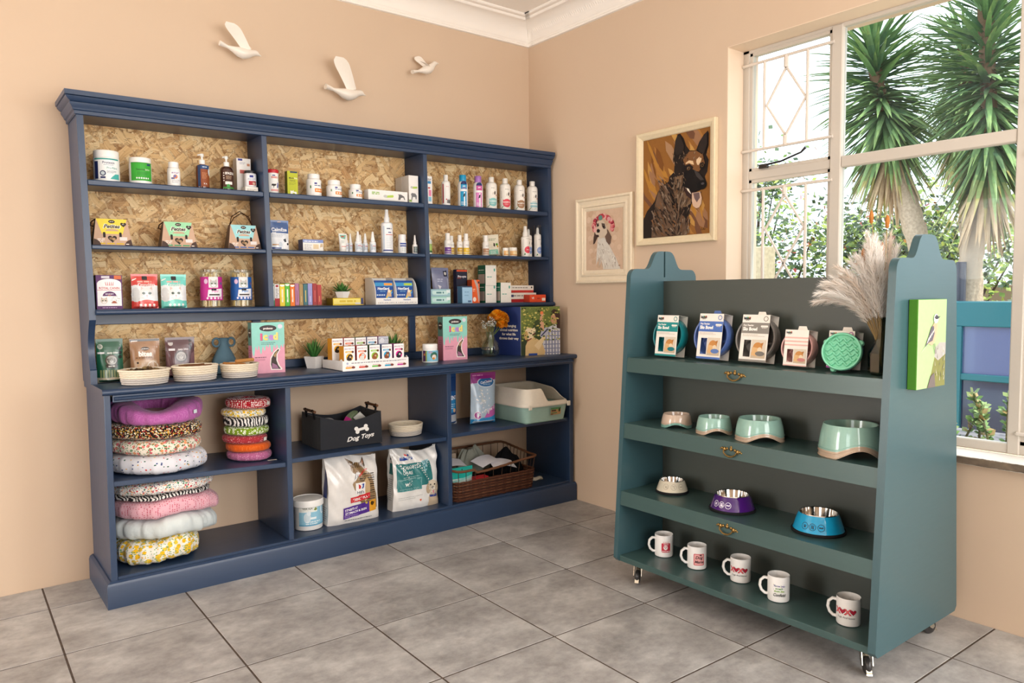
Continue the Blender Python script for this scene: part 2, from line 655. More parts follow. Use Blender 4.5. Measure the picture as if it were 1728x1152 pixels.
def cyl(r, ang=0.0, z=0.0, cx=0, cy=0):
    """round the front (-Y) of an upright cylinder; r may be a function of height"""
    def fn(u, v, h):
        R = (r(v) if callable(r) else r)
        a = ang + u / (r(0) if callable(r) else r)
        return (cx + (R + h) * sin(a), cy - (R + h) * cos(a), z + v)
    return fn

def stick(pr, name, fn, parent, mat=None, du=None, dv=None, h0=0.0005, dh=0.00007):
    return pr.to(MB(), fn, du, dv, h0, dh).build(name, mat or PAPER, parent, smooth=0)
# ================================================================== THE ROOM
XW, YS, HC = -6.2, -6.2, 3.062          # west wall, south wall, ceiling height
WY0, WY1, WZ0, WZ1 = -3.42, -1.564, 0.640, 2.516   # window opening in the east wall
TW = 0.26

struct(MB().box(XW - TW, TW, 0, TW, -0.03, HC + 0.1).build('wall_north', WALL, smooth=0))
w = MB()
w.box(0, TW, WY1, 0, -0.03, HC + 0.1).box(0, TW, -3.95, WY0, -0.03, HC + 0.1).box(0, TW, YS - TW, -5.95, -0.03, HC + 0.1)
for ya, yb in ((WY0, WY1), (-5.95, -3.95)):
    w.box(0, TW, ya, yb, -0.03, WZ0).box(0, TW, ya, yb, WZ1, HC + 0.1)
struct(w.build('wall_east', WALL, smooth=0))
w = MB()
w.box(XW - TW, XW, -0.1, 0, -0.03, HC + 0.1).box(XW - TW, XW, -3.83, -1.22, -0.03, HC + 0.1).box(XW - TW, XW, -1.22, -0.1, 2.37, HC + 0.1)
w.box(XW - TW, XW, YS - TW, -5.37, -0.03, HC + 0.1).box(XW - TW, XW, -5.37, -3.83, 2.47, HC + 0.1).box(XW - TW, XW, -5.37, -3.83, -0.03, 0.43)
struct(w.build('wall_west', WALL, smooth=0))
w = MB()
w.box(XW - TW, -3.07, YS - TW, YS, -0.03, HC + 0.1).box(-0.43, TW, YS - TW, YS, -0.03, HC + 0.1)
w.box(-3.07, -0.43, YS - TW, YS, -0.03, 0.44).box(-3.07, -0.43, YS - TW, YS, 2.66, HC + 0.1)
struct(w.build('wall_south', WALL, smooth=0))
struct(MB().box(XW - TW, TW, YS - TW, TW, HC, HC + 0.12).build('ceiling', CEIL, smooth=0))

# floor: grout bed with every tile laid on it
floor = struct(MB().box(XW, 0, YS, 0, -0.05, -0.0016).build('floor', GROUT, smooth=0))
TS, TH = 0.5, -0.01109
G0 = (-2.854, -0.787)

def tile_mesh(poly):
    n = len(poly)
    cx, cy = sum(p[0] for p in poly) / n, sum(p[1] for p in poly) / n
    ins = [(cx + (x - cx) * (1 - 0.0016 / max(0.05, math.hypot(x - cx, y - cy))), cy + (y - cy) * (1 - 0.0016 / max(0.05, math.hypot(x - cx, y - cy)))) for x, y in poly]
    b = MB()
    vs = [(x, y, -0.008) for x, y in poly] + [(x, y, -0.0011) for x, y in poly] + [(x, y, 0) for x, y in ins]
    fs = [[i, (i + 1) % n, n + (i + 1) % n, n + i] for i in range(n)] + [[n + i, n + (i + 1) % n, 2 * n + (i + 1) % n, 2 * n + i] for i in range(n)] + [[2 * n + i for i in range(n)]]
    return b.add(vs, fs).mesh('tile', 0.5)

g = 0.0036
full = None
for ci in range(-8, 7):
    for ri in range(-3, 12):
        cx, cy = ci * TS, -ri * TS
        q = []
        for dx, dy in ((g, -TS + g), (TS - g, -TS + g), (TS - g, -g), (g, -g)):
            a, b2 = cx + dx, cy + dy
            q.append((G0[0] + a * cos(TH) - b2 * sin(TH), G0[1] + a * sin(TH) + b2 * cos(TH)))
        p = q
        for ax, val, less in ((0, -0.002, True), (0, XW + 0.002, False), (1, -0.002, True), (1, YS + 0.002, False)):
            p = clip(p, ax, val, less) if len(p) >= 3 else p
        if len(p) < 3 or abs(sum(p[i][0] * p[(i + 1) % len(p)][1] - p[(i + 1) % len(p)][0] * p[i][1] for i in range(len(p)))) < 0.004:
            continue
        c0 = (sum(a for a, _ in q) / 4, sum(b2 for _, b2 in q) / 4)
        whole = len(p) == 4 and all(abs(p[i][0] - q[i][0]) + abs(p[i][1] - q[i][1]) < 1e-6 for i in range(4))
        if whole and full is not None:
            me = full
        else:
            me = tile_mesh([(a - c0[0], b2 - c0[1]) for a, b2 in p])
            me.materials.append(TILE)
            if whole:
                full = me
        o = bpy.data.objects.new('tile', me)
        COLL.objects.link(o)
        o.location = (c0[0], c0[1], 0)
        o.parent = floor

# plaster cornice round the ceiling, finely fluted
def cornice(name, pts_fn, length, flute):
    prof = [(0.0, 2.914), (0.014, 2.916), (0.016, 2.926), (0.010, 2.932), (0.016, 2.942)]
    for i in range(9):
        a = i / 8 * pi / 2
        prof.append((0.018 + 0.098 * (1 - cos(a)), 2.944 + 0.092 * sin(a)))
    prof += [(0.120, 3.034), (0.126, 3.040), (0.128, 3.047), (0.150, 3.049), (0.156, 3.055), (0.156, HC)]
    n = int(length / 0.0085)
    b = MB()
    def fn(u, v):
        k = min(int(round(v * (len(prof) - 1))), len(prof) - 1)
        d, z = prof[k]
        i = int(round(u * n))
        if 5 <= k <= 13:
            d += flute * (0.0016 if i % 2 else -0.0016) * sin((k - 4) / 10 * pi)
        return pts_fn(u * length, d) + (z,)
    b.surf(fn, n, len(prof) - 1)
    return struct(b.build(name, CEIL, smooth=0.5))

cornice('trim_1', lambda s, d: (XW + s + (0 if s < 6.1 else -d * (s - 6.1) / 0.1), -d), 6.2, 0.35)
cornice('trim_2', lambda s, d: (-d, -s - (d if s < 0.05 else d * max(0, 1 - (s - 0.05) / 0.1) * 0.0)), 6.2, 1.0)

# ------------------------------------------------------------------ window
win = struct(thing('window_1', None, None, (0, 0, 0)))
FX0, FX1 = 0.128, 0.168
def wbar(name, y0, y1, z0, z1, x0=FX0, x1=FX1, b=0.004):
    return MB().box(x0, x1, y0, y1, z0, z1, b=b).build(name, FRAMEP, win, smooth=0.4)

wbar('jamb', -1.603, WY1, WZ0, WZ1)
wbar('jamb', WY0, WY0 + 0.04, WZ0, WZ1)
wbar('head_rail', WY0, WY1, 2.497, WZ1)
wbar('bottom_rail', WY0, WY1, 0.660, 0.699)
wbar('mullion', -2.092, -2.040, 0.66, 2.51, FX0 - 0.004, FX1)
wbar('mullion', -2.838, -2.795, 0.66, 2.51, FX0 - 0.004, FX1)
wbar('transom', -2.795, -2.092, 1.868, 1.918)
wbar('transom', -2.040, -1.603, 1.868, 1.912)
wbar('transom', -3.38, -2.838, 1.868, 1.912)
for (ya, yb) in ((-2.040, -1.603), (-3.38, -2.838)):
    for (za, zb) in ((1.912, 2.497), (0.699, 1.868)):
        s = MB()
        t = 0.014
        s.box(FX0 + 0.006, FX1 - 0.006, ya, ya + t, za, zb).box(FX0 + 0.006, FX1 - 0.006, yb - t, yb, za, zb)
        s.box(FX0 + 0.006, FX1 - 0.006, ya, yb, za, za + t).box(FX0 + 0.006, FX1 - 0.006, ya, yb, zb - t, zb)
        s.build('sash', FRAMEP, win, smooth=0.4)
        MB().box(0.147, 0.150, ya + t, yb - t, za + t, zb - t).build('pane', PANE, win, smooth=0)
for (za, zb) in ((1.918, 2.497), (0.699, 1.868)):
    MB().box(0.147, 0.150, -2.795, -2.092, za, zb).build('pane', PANE, win, smooth=0)

def grille(y0, y1, diamonds, hz, name):
    b = MB('#d9cfc4')
    r = 0.0074
    gx = 0.118
    f = lambda t: y1 + (y0 - y1) * t     # t 0 at the jamb side, 1 at the mullion side
    yc, yl, yr = f(0.505), f(0.29), f(0.72)
    va, vb = f(0.262), f(0.735)
    for z, ta, tb in hz:
        b.tube([(gx, f(ta), z), (gx, f(tb), z)], r, 6)
    zt, zb = max(h[0] for h in hz), min(h[0] for h in hz)
    b.tube([(gx, va, zb), (gx, va, zt)], r, 6)
    b.tube([(gx, vb, zb), (gx, vb, zt)], r, 6)
    for top, mid, bot in diamonds:
        b.tube([(gx, yc, top), (gx, yl, mid), (gx, yc, bot)], r, 6)
        b.tube([(gx, yc, top), (gx, yr, mid), (gx, yc, bot)], r, 6)
    b.tube([(gx, yc, diamonds[0][0]), (gx, yc, zt)], r * 1.6, 6)
    b.tube([(gx, yc, diamonds[-1][2]), (gx, yc, zb)], r * 1.6, 6)
    for z, ta, tb in hz[:2]:
        b.tube([(gx, f(0.0), z), (0.135, f(0.0), z)], r, 6)
    b.build(name, PLASTIC, win)

for ya, yb in ((-2.056, -1.570), (-3.39, -2.83)):
    grille(ya, yb, [(2.380, 2.218, 2.058)], [(2.437, 0, 1), (2.012, 0, 1)], 'grille')
    grille(ya, yb, [(1.775, 1.612, 1.441), (1.441, 1.275, 1.105), (1.105, 0.94, 0.775)], [(1.815, 0, 1), (0.745, 0, 1), (1.255, 0.735, 1)], 'grille')

# casement stay
s = MB('#1b1a1c')
s.tube([(0.118, -1.69, 1.930), (0.11, -1.80, 1.936), (0.108, -1.905, 1.962), (0.106, -1.93, 1.982)], [0.006, 0.005, 0.005, 0.007], 8)
s.box(0.112, 0.130, -1.72, -1.67, 1.915, 1.937, b=0.003)
s.build('casement_stay', GLOSS, win)

# sill board, its paint worn away along the front edge
m, nt, out = newmat('worn_sill_paint')
n1 = noise(nt, objco(nt), 14, 6, 0.7)
n2 = noise(nt, objco(nt, (60, 4, 8)), 3, 4, 0.6)
geo = N(nt, 'ShaderNodeNewGeometry')
xs = N(nt, 'ShaderNodeSeparateXYZ', {0: N(nt, 'ShaderNodeTexCoord').outputs['Object']}).outputs[0]
edge = math_(nt, 'LESS_THAN', math_(nt, 'ADD', xs, math_(nt, 'MULTIPLY', n1, 0.012)), -0.028)
wood = ramp(nt, n2, [(0.3, '#4a4038'), (0.6, '#7a6a58'), (0.8, '#a08a6e')])
bsdf(nt, out, col=mixc(nt, edge, '#e9e3da', wood), rough=0.55, normal=bump(nt, n2, 0.2))
SILL = m
b = MB()
b.box(-0.036, 0.128, WY0 - 0.02, WY1 + 0.02, 0.626, 0.658, b=0.004)
struct(b.build('trim_3', SILL, smooth=0.4))
b = MB()
b.box(0.0, 0.128, WY1 - 0.003, WY1, 0.658, WZ1).box(0.0, 0.128, WY0, WY1, WZ1 - 0.003, WZ1)
struct(b.build('trim_4', REVEAL, smooth=0))

# ================================================================== NAVY SHELVING UNIT
unit = thing('shelving_unit', 'tall navy painted shelving unit with strand board back along the wall', 'shelving unit')

def HW(x, y, z):
    k = max(0.0, z - 1.25)
    return (x - 0.018 * k, y, z + (x + 1.33) * 0.0109 * k)

def board(name, x0, x1, y0, y1, z0, z1, mat=NAVY, b=0.002, dz=0.0, hutch=False):
    m_ = MB().box(x0, x1, y0, y1, z0, z1, b=b)
    if dz:
        m_.warp(lambda x, y, z: (x, y, z + dz * ((x - x0) / (x1 - x0) - 0.5)))
    if hutch:
        m_.warp(HW)
    return m_.build(name, mat, unit, smooth=0.4)

# base
board('side_panel', -2.637, -2.612, -0.440, -0.004, 0.0, 0.897, NAVYV)
board('side_panel', -0.046, -0.016, -0.440, -0.004, 0.0, 0.897, NAVYV)
board('divider', -1.868, -1.843, -0.438, -0.004, 0.125, 0.897, NAVYV)
board('divider', -0.953, -0.927, -0.438, -0.004, 0.125, 0.897, NAVYV)
board('base_board', -2.612, -0.046, -0.436, -0.004, 0.100, 0.125)
board('shelf', -2.612, -1.868, -0.424, -0.004, 0.494, 0.5165, dz=-0.026)
board('shelf', -1.843, -0.953, -0.424, -0.004, 0.493, 0.515, dz=-0.004)
board('shelf', -0.927, -0.046, -0.424, -0.004, 0.503, 0.525)
# plinth with a chamfered top, returned along the left end
prof = [(0.0, 0.0), (0.020, 0.0), (0.020, 0.094), (0.016, 0.106), (0.006, 0.113), (0.0, 0.113)]
p = MB()
L = [(-2.637, -0.004), (-2.637, -0.440), (-0.006, -0.440)]
vs, fs = [], []
for i, (x, y) in enumerate(L):
    for d, z in prof:
        vs.append((x - (d if i < 2 else 0), y - (d if i > 0 else 0), z))
n = len(prof)
for i in range(2):
    for j in range(n - 1):
        fs.append([i * n + j, (i + 1) * n + j, (i + 1) * n + j + 1, i * n + j + 1])
fs.append([2 * n + j for j in range(n)])
p.add(vs, fs).build('plinth', NAVY, unit, smooth=0.5)
# counter with a rounded nosing and a moulding below
def nosed(name, x0, x1, yb, yf, z0, z1, hutch=False, endr=0.0):
    r = (z1 - z0) / 2
    out_ = [(yb, z0), (yb, z1), (yf + r, z1)] + [(yf + r - r * sin(a), z0 + r + r * cos(a)) for a in [pi * i / 8 for i in range(1, 8)]] + [(yf + r, z0)]
    m_ = MB().prism(out_, 0, x0, x1)
    if hutch:
        m_.warp(HW)
    return m_.build(name, NAVY, unit, smooth=0.6)

nosed('countertop', -2.645, -0.003, -0.004, -0.464, 0.897, 0.923)
MB().box(-2.605, -0.03, -0.450, -0.436, 0.866, 0.897, b=0.002).build('apron', NAVY, unit, smooth=0.5)
m_ = MB()
m_.prism([(-0.450 + 0.010 * sin(a) * -1, 0.881 + 0.008 * cos(a)) for a in [pi * i / 6 for i in range(7)]], 0, -2.600, -0.028)
m_.build('moulding', NAVY, unit, smooth=0.6)

# hutch
def side_outline():
    pts = [(-0.004, 0.923), (-0.004, 2.10), (-0.240, 2.10), (-0.240, 1.205), (-0.226, 1.188)]
    for i in range(1, 9):
        t = i / 8
        pts.append((-0.226 + 0.050 * sin(t * pi / 2), 1.188 - 0.115 * t))
    for i in range(1, 9):
        t = i / 8
        pts.append((-0.176 - 0.026 * (1 - cos(t * pi / 2)), 1.073 - 0.085 * t))
    pts += [(-0.208, 0.984), (-0.208, 0.923)]
    return pts

for x0, x1 in ((-2.648, -2.622), (-0.030, -0.004)):
    MB().prism(side_outline(), 0, x0, x1).warp(HW).build('side_panel', NAVYV, unit, smooth=0.5)
for x0, x1 in ((-1.861, -1.835), (-0.948, -0.923)):
    board('divider', x0, x1, -0.238, -0.028, 1.25, 2.092, NAVYV, hutch=True)
bays = ((-2.622, -1.861), (-1.835, -0.948), (-0.923, -0.030))
for x0, x1 in bays:
    board('shelf', x0, x1, -0.236, -0.028, 1.790, 1.8155, hutch=True, b=0.004)
    board('shelf', x0, x1, -0.236, -0.028, 1.514, 1.5335, hutch=True, b=0.004)
    MB().box(x0 - 0.012, x1 + 0.012, -0.026, -0.010, 1.226, 2.094).warp(HW).build('back_panel', OSB, unit, smooth=0)
board('top_board', -2.648, -0.004, -0.240, -0.004, 2.092, 2.112, hutch=True)
nosed('shelf', -2.622, -0.008, -0.026, -0.264, 1.225, 1.250)
board('rail', -2.622, -0.030, -0.048, -0.026, 1.178, 1.2245)
board('rail', -2.622, -0.030, -0.048, -0.026, 0.924, 0.966)
board('stile', -0.958, -0.917, -0.047, -0.026, 0.966, 1.178, NAVYV)
board('stile', -1.880, -1.838, -0.047, -0.026, 0.966, 1.178, NAVYV)
for x0, x1 in ((-2.622, -1.86), (-1.859, -0.94), (-0.939, -0.03)):
    MB().box(x0, x1, -0.025, -0.010, 0.924, 1.224).build('back_panel', OSB, unit, smooth=0)
# crown moulding, mitred at the corners
cp = [(0.002, 2.086), (0.008, 2.089), (0.008, 2.102), (0.014, 2.106), (0.017, 2.116), (0.024, 2.126), (0.026, 2.133), (0.021, 2.136), (0.030, 2.142), (0.038, 2.151), (0.040, 2.156), (0.036, 2.158), (0.044, 2.160), (0.044, 2.180), (0.0, 2.180)]
path = [(-2.648, -0.004, -1, 0), (-2.648, -0.240, -1, -1), (-0.012, -0.240, 0.2, -1), (-0.012, -0.004, 0.2, 0)]
vs, fs = [], []
n = len(cp)
for x, y, ox, oy in path:
    for d, z in cp:
        vs.append((x + ox * d, y + oy * d, z))
for i in range(3):
    for j in range(n - 1):
        fs.append([i * n + j, (i + 1) * n + j, (i + 1) * n + j + 1, i * n + j + 1])
fs.append([0 * n + n - 1, 1 * n + n - 1, 2 * n + n - 1, 3 * n + n - 1])
MB().add(vs, fs).warp(HW).build('crown_moulding', NAVY, unit, smooth=0.35)

# ================================================================== GREEN DISPLAY STAND ON CASTERS
SXC = -0.483
stand = thing('display_stand', 'green-grey wooden display stand on casters with four shelves', 'display stand', (SXC, -2.15, 0))

def half_outline():
    pts = [(0.296, 0.096), (0.311, 0.112), (0.228, 1.362)]
    for i in range(1, 7):
        a = pi / 2 * i / 6
        pts.append((0.190 + 0.038 * cos(a), 1.368 + 0.042 * sin(a)))
    pts += [(0.122, 1.410), (0.108, 1.413), (0.097, 1.421), (0.086, 1.437), (0.075, 1.458), (0.066, 1.474), (0.054, 1.486), (0.040, 1.492), (0.02, 1.493)]
    return pts

def panel(y0, y1, notch):
    h = half_outline()
    o = [(-x, z) for x, z in h]
    mid = [(-0.0045, 1.493), (-0.0045, 1.374), (0.0045, 1.374), (0.0045, 1.493)] if notch else []
    o = o + mid + h[::-1]
    return MB().prism(o, 1, y0, y1).build('side_panel', TEAL_COOL, stand, smooth=0.4)

panel(0.570, 0.594, True)
panel(-0.596, -0.570, False)
MB().box(-0.008, 0.008, -0.570, 0.570, 0.122, 1.356, b=0.002).build('back_board', TEAL_WARM, stand, smooth=0.4)

def half_w(z):
    return 0.311 + (0.228 - 0.311) * (z - 0.112) / 1.25

levels = [(1.013, 0.063), (0.720, 0.066), (0.415, 0.062)]
for zt, fh in levels:
    for sgn in (-1, 1):
        hw = half_w(zt) - 0.003
        hb = half_w(zt - fh) - 0.003
        MB().box(sgn * 0.008, sgn * (hw - 0.014), -0.570, 0.570, zt - 0.019, zt).build('shelf', TEAL, stand, smooth=0.4)
        MB().prism([(sgn * (hw - 0.015), zt + 0.001), (sgn * hw, zt + 0.001), (sgn * hb, zt - fh), (sgn * (hb - 0.016), zt - fh)], 1, -0.570, 0.570).build('shelf_front', TEAL, stand, smooth=0.4)
MB().box(-0.297, 0.297, -0.570, 0.570, 0.097, 0.123, b=0.002).build('base_board', TEAL, stand, smooth=0.4)

# brass drop pulls on the shelf fronts
def pull():
    b = MB('#a98a55')
    for sg in (-1, 1):
        b.lathe([(0.0001, 0.0), (0.011, 0.0), (0.012, 0.003), (0.007, 0.006), (0.005, 0.010), (0.0001, 0.012)], 10)
    b = MB('#a98a55')
    def disc(u, v, r, t):
        m_ = MB('#a98a55').lathe([(r, 0.0), (r * 0.9, t * 0.6), (r * 0.5, t), (0.0001, t * 1.1)], 10)
        b.merge(m_, Matrix.Translation((u, 0, v)) @ Matrix.Rotation(pi / 2, 4, 'X'))
    for sg in (-1, 1):
        disc(sg * 0.030, 0.002, 0.009, 0.005)
        disc(sg * 0.040, 0.004, 0.0055, 0.004)
        disc(sg * 0.018, 0.006, 0.006, 0.004)
        disc(sg * 0.047, 0.001, 0.0035, 0.003)
    disc(0, 0.007, 0.008, 0.005)
    disc(0, 0.016, 0.0045, 0.004)
    b.tube([(-0.030, -0.008, 0.0), (-0.026, -0.011, -0.010), (-0.014, -0.012, -0.018), (0, -0.012, -0.021), (0.014, -0.012, -0.018), (0.026, -0.011, -0.010), (0.030, -0.008, 0.0)], [0.0025, 0.003, 0.0035, 0.0042, 0.0035, 0.003, 0.0025], 8)
    return b

for z in (0.981, 0.686, 0.384):
    hw = half_w(z) - 0.002
    pull().build('drawer_pull', BRASS, stand, (-hw, 0.0, z), (0, 0.065, -pi / 2))

# casters with foot brakes
def caster(x, y, rz):
    o = bpy.data.objects.new('caster', None)
    COLL.objects.link(o)
    o.parent = stand
    o.location = (x, y, 0)
    o.rotation_euler = (0, 0, rz)
    MB('#c9c2b4').box(-0.026, 0.026, -0.026, 0.026, 0.090, 0.0965, b=0.001).lathe([(0.018, 0.078), (0.018, 0.090)], 14).build('mount', BRASS, o)
    b = MB('#d8d2c4')
    for sg in (-1, 1):
        b.prism([(-0.014, 0.080), (0.016, 0.080), (0.030, 0.034), (0.022, 0.026), (0.010, 0.032)], 1, sg * 0.016, sg * 0.0185)
    b.box(-0.016, 0.016, -0.018, 0.018, 0.077, 0.080)
    b.build('fork', METAL, o)
    w_ = MB('#2b2a2a').lathe([(0.0001, -0.011), (0.012, -0.011), (0.024, -0.010), (0.0285, -0.006), (0.030, 0.0), (0.0285, 0.006), (0.024, 0.010), (0.012, 0.011), (0.0001, 0.011)], 20)
    w_.warp(lambda x_, y_, z_: (x_ + 0.018, z_, y_ + 0.030))
    w_.build('wheel', PLASTIC, o)
    MB('#e2dccd').prism([(-0.020, 0.072), (-0.014, 0.078), (0.046, 0.022), (0.052, 0.010), (0.040, 0.014)], 1, -0.009, 0.009).build('brake_lever', METAL, o)

caster(-0.225, 0.520, 0.55 + pi)
caster(-0.225, -0.520, 0.75 + pi)
caster(0.225, 0.520, 0.3)
caster(0.225, -0.520, -0.4)
# ================================================================== GOODS: builders
def lvl(k, x):
    return {1: HW(x, 0, 1.8155)[2], 2: HW(x, 0, 1.5335)[2], 3: 1.250, 4: 0.923}[k] + 0.0004

def jar(name, label, x, y, z, r, h, lidh, body, lid, pr=None, lidr=0.97, sh=0.0, rz=0.0, cat='jar', group=None, mat=None, bands=None):
    t = thing(name, label, cat, (x, y, z), rz, group)
    hb = h - lidh
    prof = [(r * 0.9, 0), (r * 0.985, 0.002), (r, 0.006)]
    for zz, cc in (bands or []):
        prof.append((r, zz, cc))
    prof += [(r, hb - sh - 0.003)]
    if sh:
        prof += [(r * 0.97, hb - sh * 0.6), (r * lidr * 0.93, hb - sh * 0.12), (r * lidr * 0.9, hb + 0.002)]
    else:
        prof += [(r * lidr * 0.96, hb - 0.0005), (r * lidr * 0.9, hb + 0.002)]
    MB(body).lathe(prof, 28).build('body', mat or PLASTIC, t)
    rl = r * lidr
    l = MB(lid)
    l.lathe([(rl * 0.99, hb), (rl, hb + 0.002), (rl, hb + lidh - 0.003), (rl * 0.97, hb + lidh - 0.0008), (rl * 0.9, hb + lidh)], 28)
    l.build('lid', PLASTIC, t)
    if pr:
        stick(pr, 'label_print', cyl(r), t, PAPER, du=r * 0.18)
    return t

def bottle(name, label, x, y, z, r, h, neck, caph, body, cap, pr=None, shh=None, rz=0.0, top='cap', cat='bottle', group=None, mat=None, capr=None, sq=1.0):
    """upright bottle; neck = radius where the cap sits, caph = cap height"""
    t = thing(name, label, cat, (x, y, z), rz, group)
    hb = h - caph
    sh = shh if shh is not None else r * 0.7
    prof = [(r * 0.9, 0), (r * 0.98, 0.002), (r, 0.006), (r, hb - sh)]
    for i in range(1, 7):
        a = pi / 2 * i / 6
        prof.append((neck + (r - neck) * cos(a) ** 0.8 if i < 6 else neck, hb - sh + sh * sin(a) * 0.96))
    prof.append((neck * 0.95, hb + 0.002))
    MB(body).lathe(prof, 24, sy=sq).build('body', mat or PLASTIC, t)
    c = MB(cap)
    cr = capr or neck * 1.12
    if top == 'cap':
        c.lathe([(cr * 0.98, hb), (cr, hb + 0.002), (cr * 0.98, h - 0.002), (cr * 0.9, h)], 20)
        c.build('cap', PLASTIC, t)
    elif top == 'pump':
        c.lathe([(cr, hb), (cr, hb + caph * 0.42), (cr * 0.7, hb + caph * 0.46), (cr * 0.32, hb + caph * 0.48), (cr * 0.32, hb + caph * 0.72), (cr * 0.62, hb + caph * 0.74), (cr * 0.66, h - 0.003), (cr * 0.5, h)], 18)
        c.tube([(0, 0, h - 0.007), (-0.012, -0.006, h - 0.006), (-0.022, -0.010, h - 0.010)], [0.004, 0.0035, 0.003], 8)
        c.build('pump_head', PLASTIC, t)
    elif top == 'spray':
        c.lathe([(cr, hb), (cr, hb + caph * 0.35), (cr * 0.8, hb + caph * 0.42), (cr * 0.62, hb + caph * 0.72), (cr * 0.6, h - 0.002), (cr * 0.45, h)], 18)
        c.tube([(0, 0, h - caph * 0.2), (0, -cr * 0.95, h - caph * 0.2)], cr * 0.2, 8)
        c.build('spray_head', PLASTIC, t)
    elif top == 'taper':
        c.lathe([(cr, hb), (cr, hb + caph * 0.25), (cr * 0.8, hb + caph * 0.32), (cr * 0.45, h - 0.002), (cr * 0.3, h)], 16)
        c.build('cap', PLASTIC, t)
    elif top == 'clear':
        c.lathe([(cr * 0.7, hb), (cr * 0.62, hb + caph * 0.5), (cr * 0.4, hb + caph * 0.7), (cr * 0.3, hb + caph * 0.72)], 16)
        c.build('spray_head', PLASTIC, t)
        MB('#dfe3e6').lathe([(r * 0.97, hb - 0.004), (r * 0.97, h - 0.002), (r * 0.9, h)], 20, sy=sq).build('overcap', ACRYL, t)
    if pr:
        stick(pr, 'label_print', cyl(r) if sq == 1.0 else (lambda u, v, hh: ((r + hh) * sin(u / r), -(r + hh) * cos(u / r) * sq, v)), t, PAPER, du=r * 0.18)
    return t

def carton(name, label, x, yf, z, w, d, h, col, pr=None, side=None, sidecol=None, rz=0.0, cat='box', group=None, topcol=None, mat=None, rx=0.0, ry=0.0):
    """carton whose front face sits at yf (before turning about its front centre)"""
    t = thing(name, label, cat, (x, yf + d / 2, z), rz, group, rx, ry)
    b = MB(col).box(-w / 2, w / 2, -d / 2, d / 2, 0, h, b=0.0008)
    if sidecol or topcol:
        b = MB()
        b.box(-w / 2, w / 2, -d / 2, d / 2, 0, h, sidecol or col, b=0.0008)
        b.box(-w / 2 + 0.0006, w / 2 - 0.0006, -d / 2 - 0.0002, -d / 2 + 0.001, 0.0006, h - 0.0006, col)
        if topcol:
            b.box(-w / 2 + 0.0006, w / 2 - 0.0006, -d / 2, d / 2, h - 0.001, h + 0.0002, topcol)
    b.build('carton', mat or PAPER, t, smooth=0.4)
    pm = MB()
    if pr:
        pr.to(pm, front(-d / 2 - 0.0003))
    if side:
        side.to(pm, lambda u, v, hh: (-w / 2 - 0.0003 - hh, -u, v))
    if pm.v:
        pm.build('front_print', PAPER, t, smooth=0)
    return t

def pouch(name, label, x, y, z, w, h, d, col, pr=None, rz=0.0, rx=0.0, cat='pouch', group=None, mat=None, topcol=None, toph=0.0, ry=0.0, window=None, seed=0):
    """stand-up pouch: full below, sealed flat at the top"""
    t = thing(name, label, cat, (x, y, z), rz, group, rx, ry)
    rnd = random.Random(seed + hash(round(x * 1000)) % 97)
    ph = rnd.uniform(0, 6)
    def th(u, v):
        a = min(1.0, abs(2 * u / w))
        s = max(0.0, 1 - a ** 3.2)
        q = max(0.0, min(1.0, v / h))
        up = min(1.0, (q / 0.05) ** 0.5) if q < 0.05 else 1.0
        vert = up * (max(0.0, 1 - q / 0.9) ** 0.55)
        wr = 1 + 0.10 * sin(u / w * 9 + ph) * sin(q * 11 + ph * 2)
        return 0.0012 + d / 2 * s * vert * wr
    def pinch(u, v):
        q = v / h
        return u * (1 - 0.035 * sin(min(1, q) * pi))
    b = MB(col)
    cf = (lambda uu, vv: topcol if vv * h > h - toph else col) if topcol else col
    b.surf(lambda uu, vv: (pinch((uu - .5) * w, vv * h), -th((uu - .5) * w, vv * h), vv * h), 14, 20, cf)
    b.surf(lambda uu, vv: (pinch((.5 - uu) * w, vv * h), th((uu - .5) * w, vv * h), vv * h), 14, 20, cf)
    b.surf(lambda uu, vv: ((uu - .5) * w, (vv - .5) * 2 * th((uu - .5) * w, 0.0), 0), 14, 2, col)
    b.surf(lambda uu, vv: ((.5 - uu) * w, (vv - .5) * 2 * th((uu - .5) * w, h), h), 14, 2, col)
    for sg in (-1, 1):
        b.surf(lambda uu, vv, sg=sg: (sg * pinch(w / 2, vv * h), sg * (uu - .5) * 2 * th(w / 2, vv * h), vv * h), 1, 20, cf)
    b.build('bag', mat or FOIL, t, smooth=1.0)
    if pr:
        stick(pr, 'front_print', lambda u, v, hh: (pinch(u, v), -th(u, v) - hh, v), t, FOIL, du=w / 14, dv=h / 16, h0=0.0009)
    return t, th

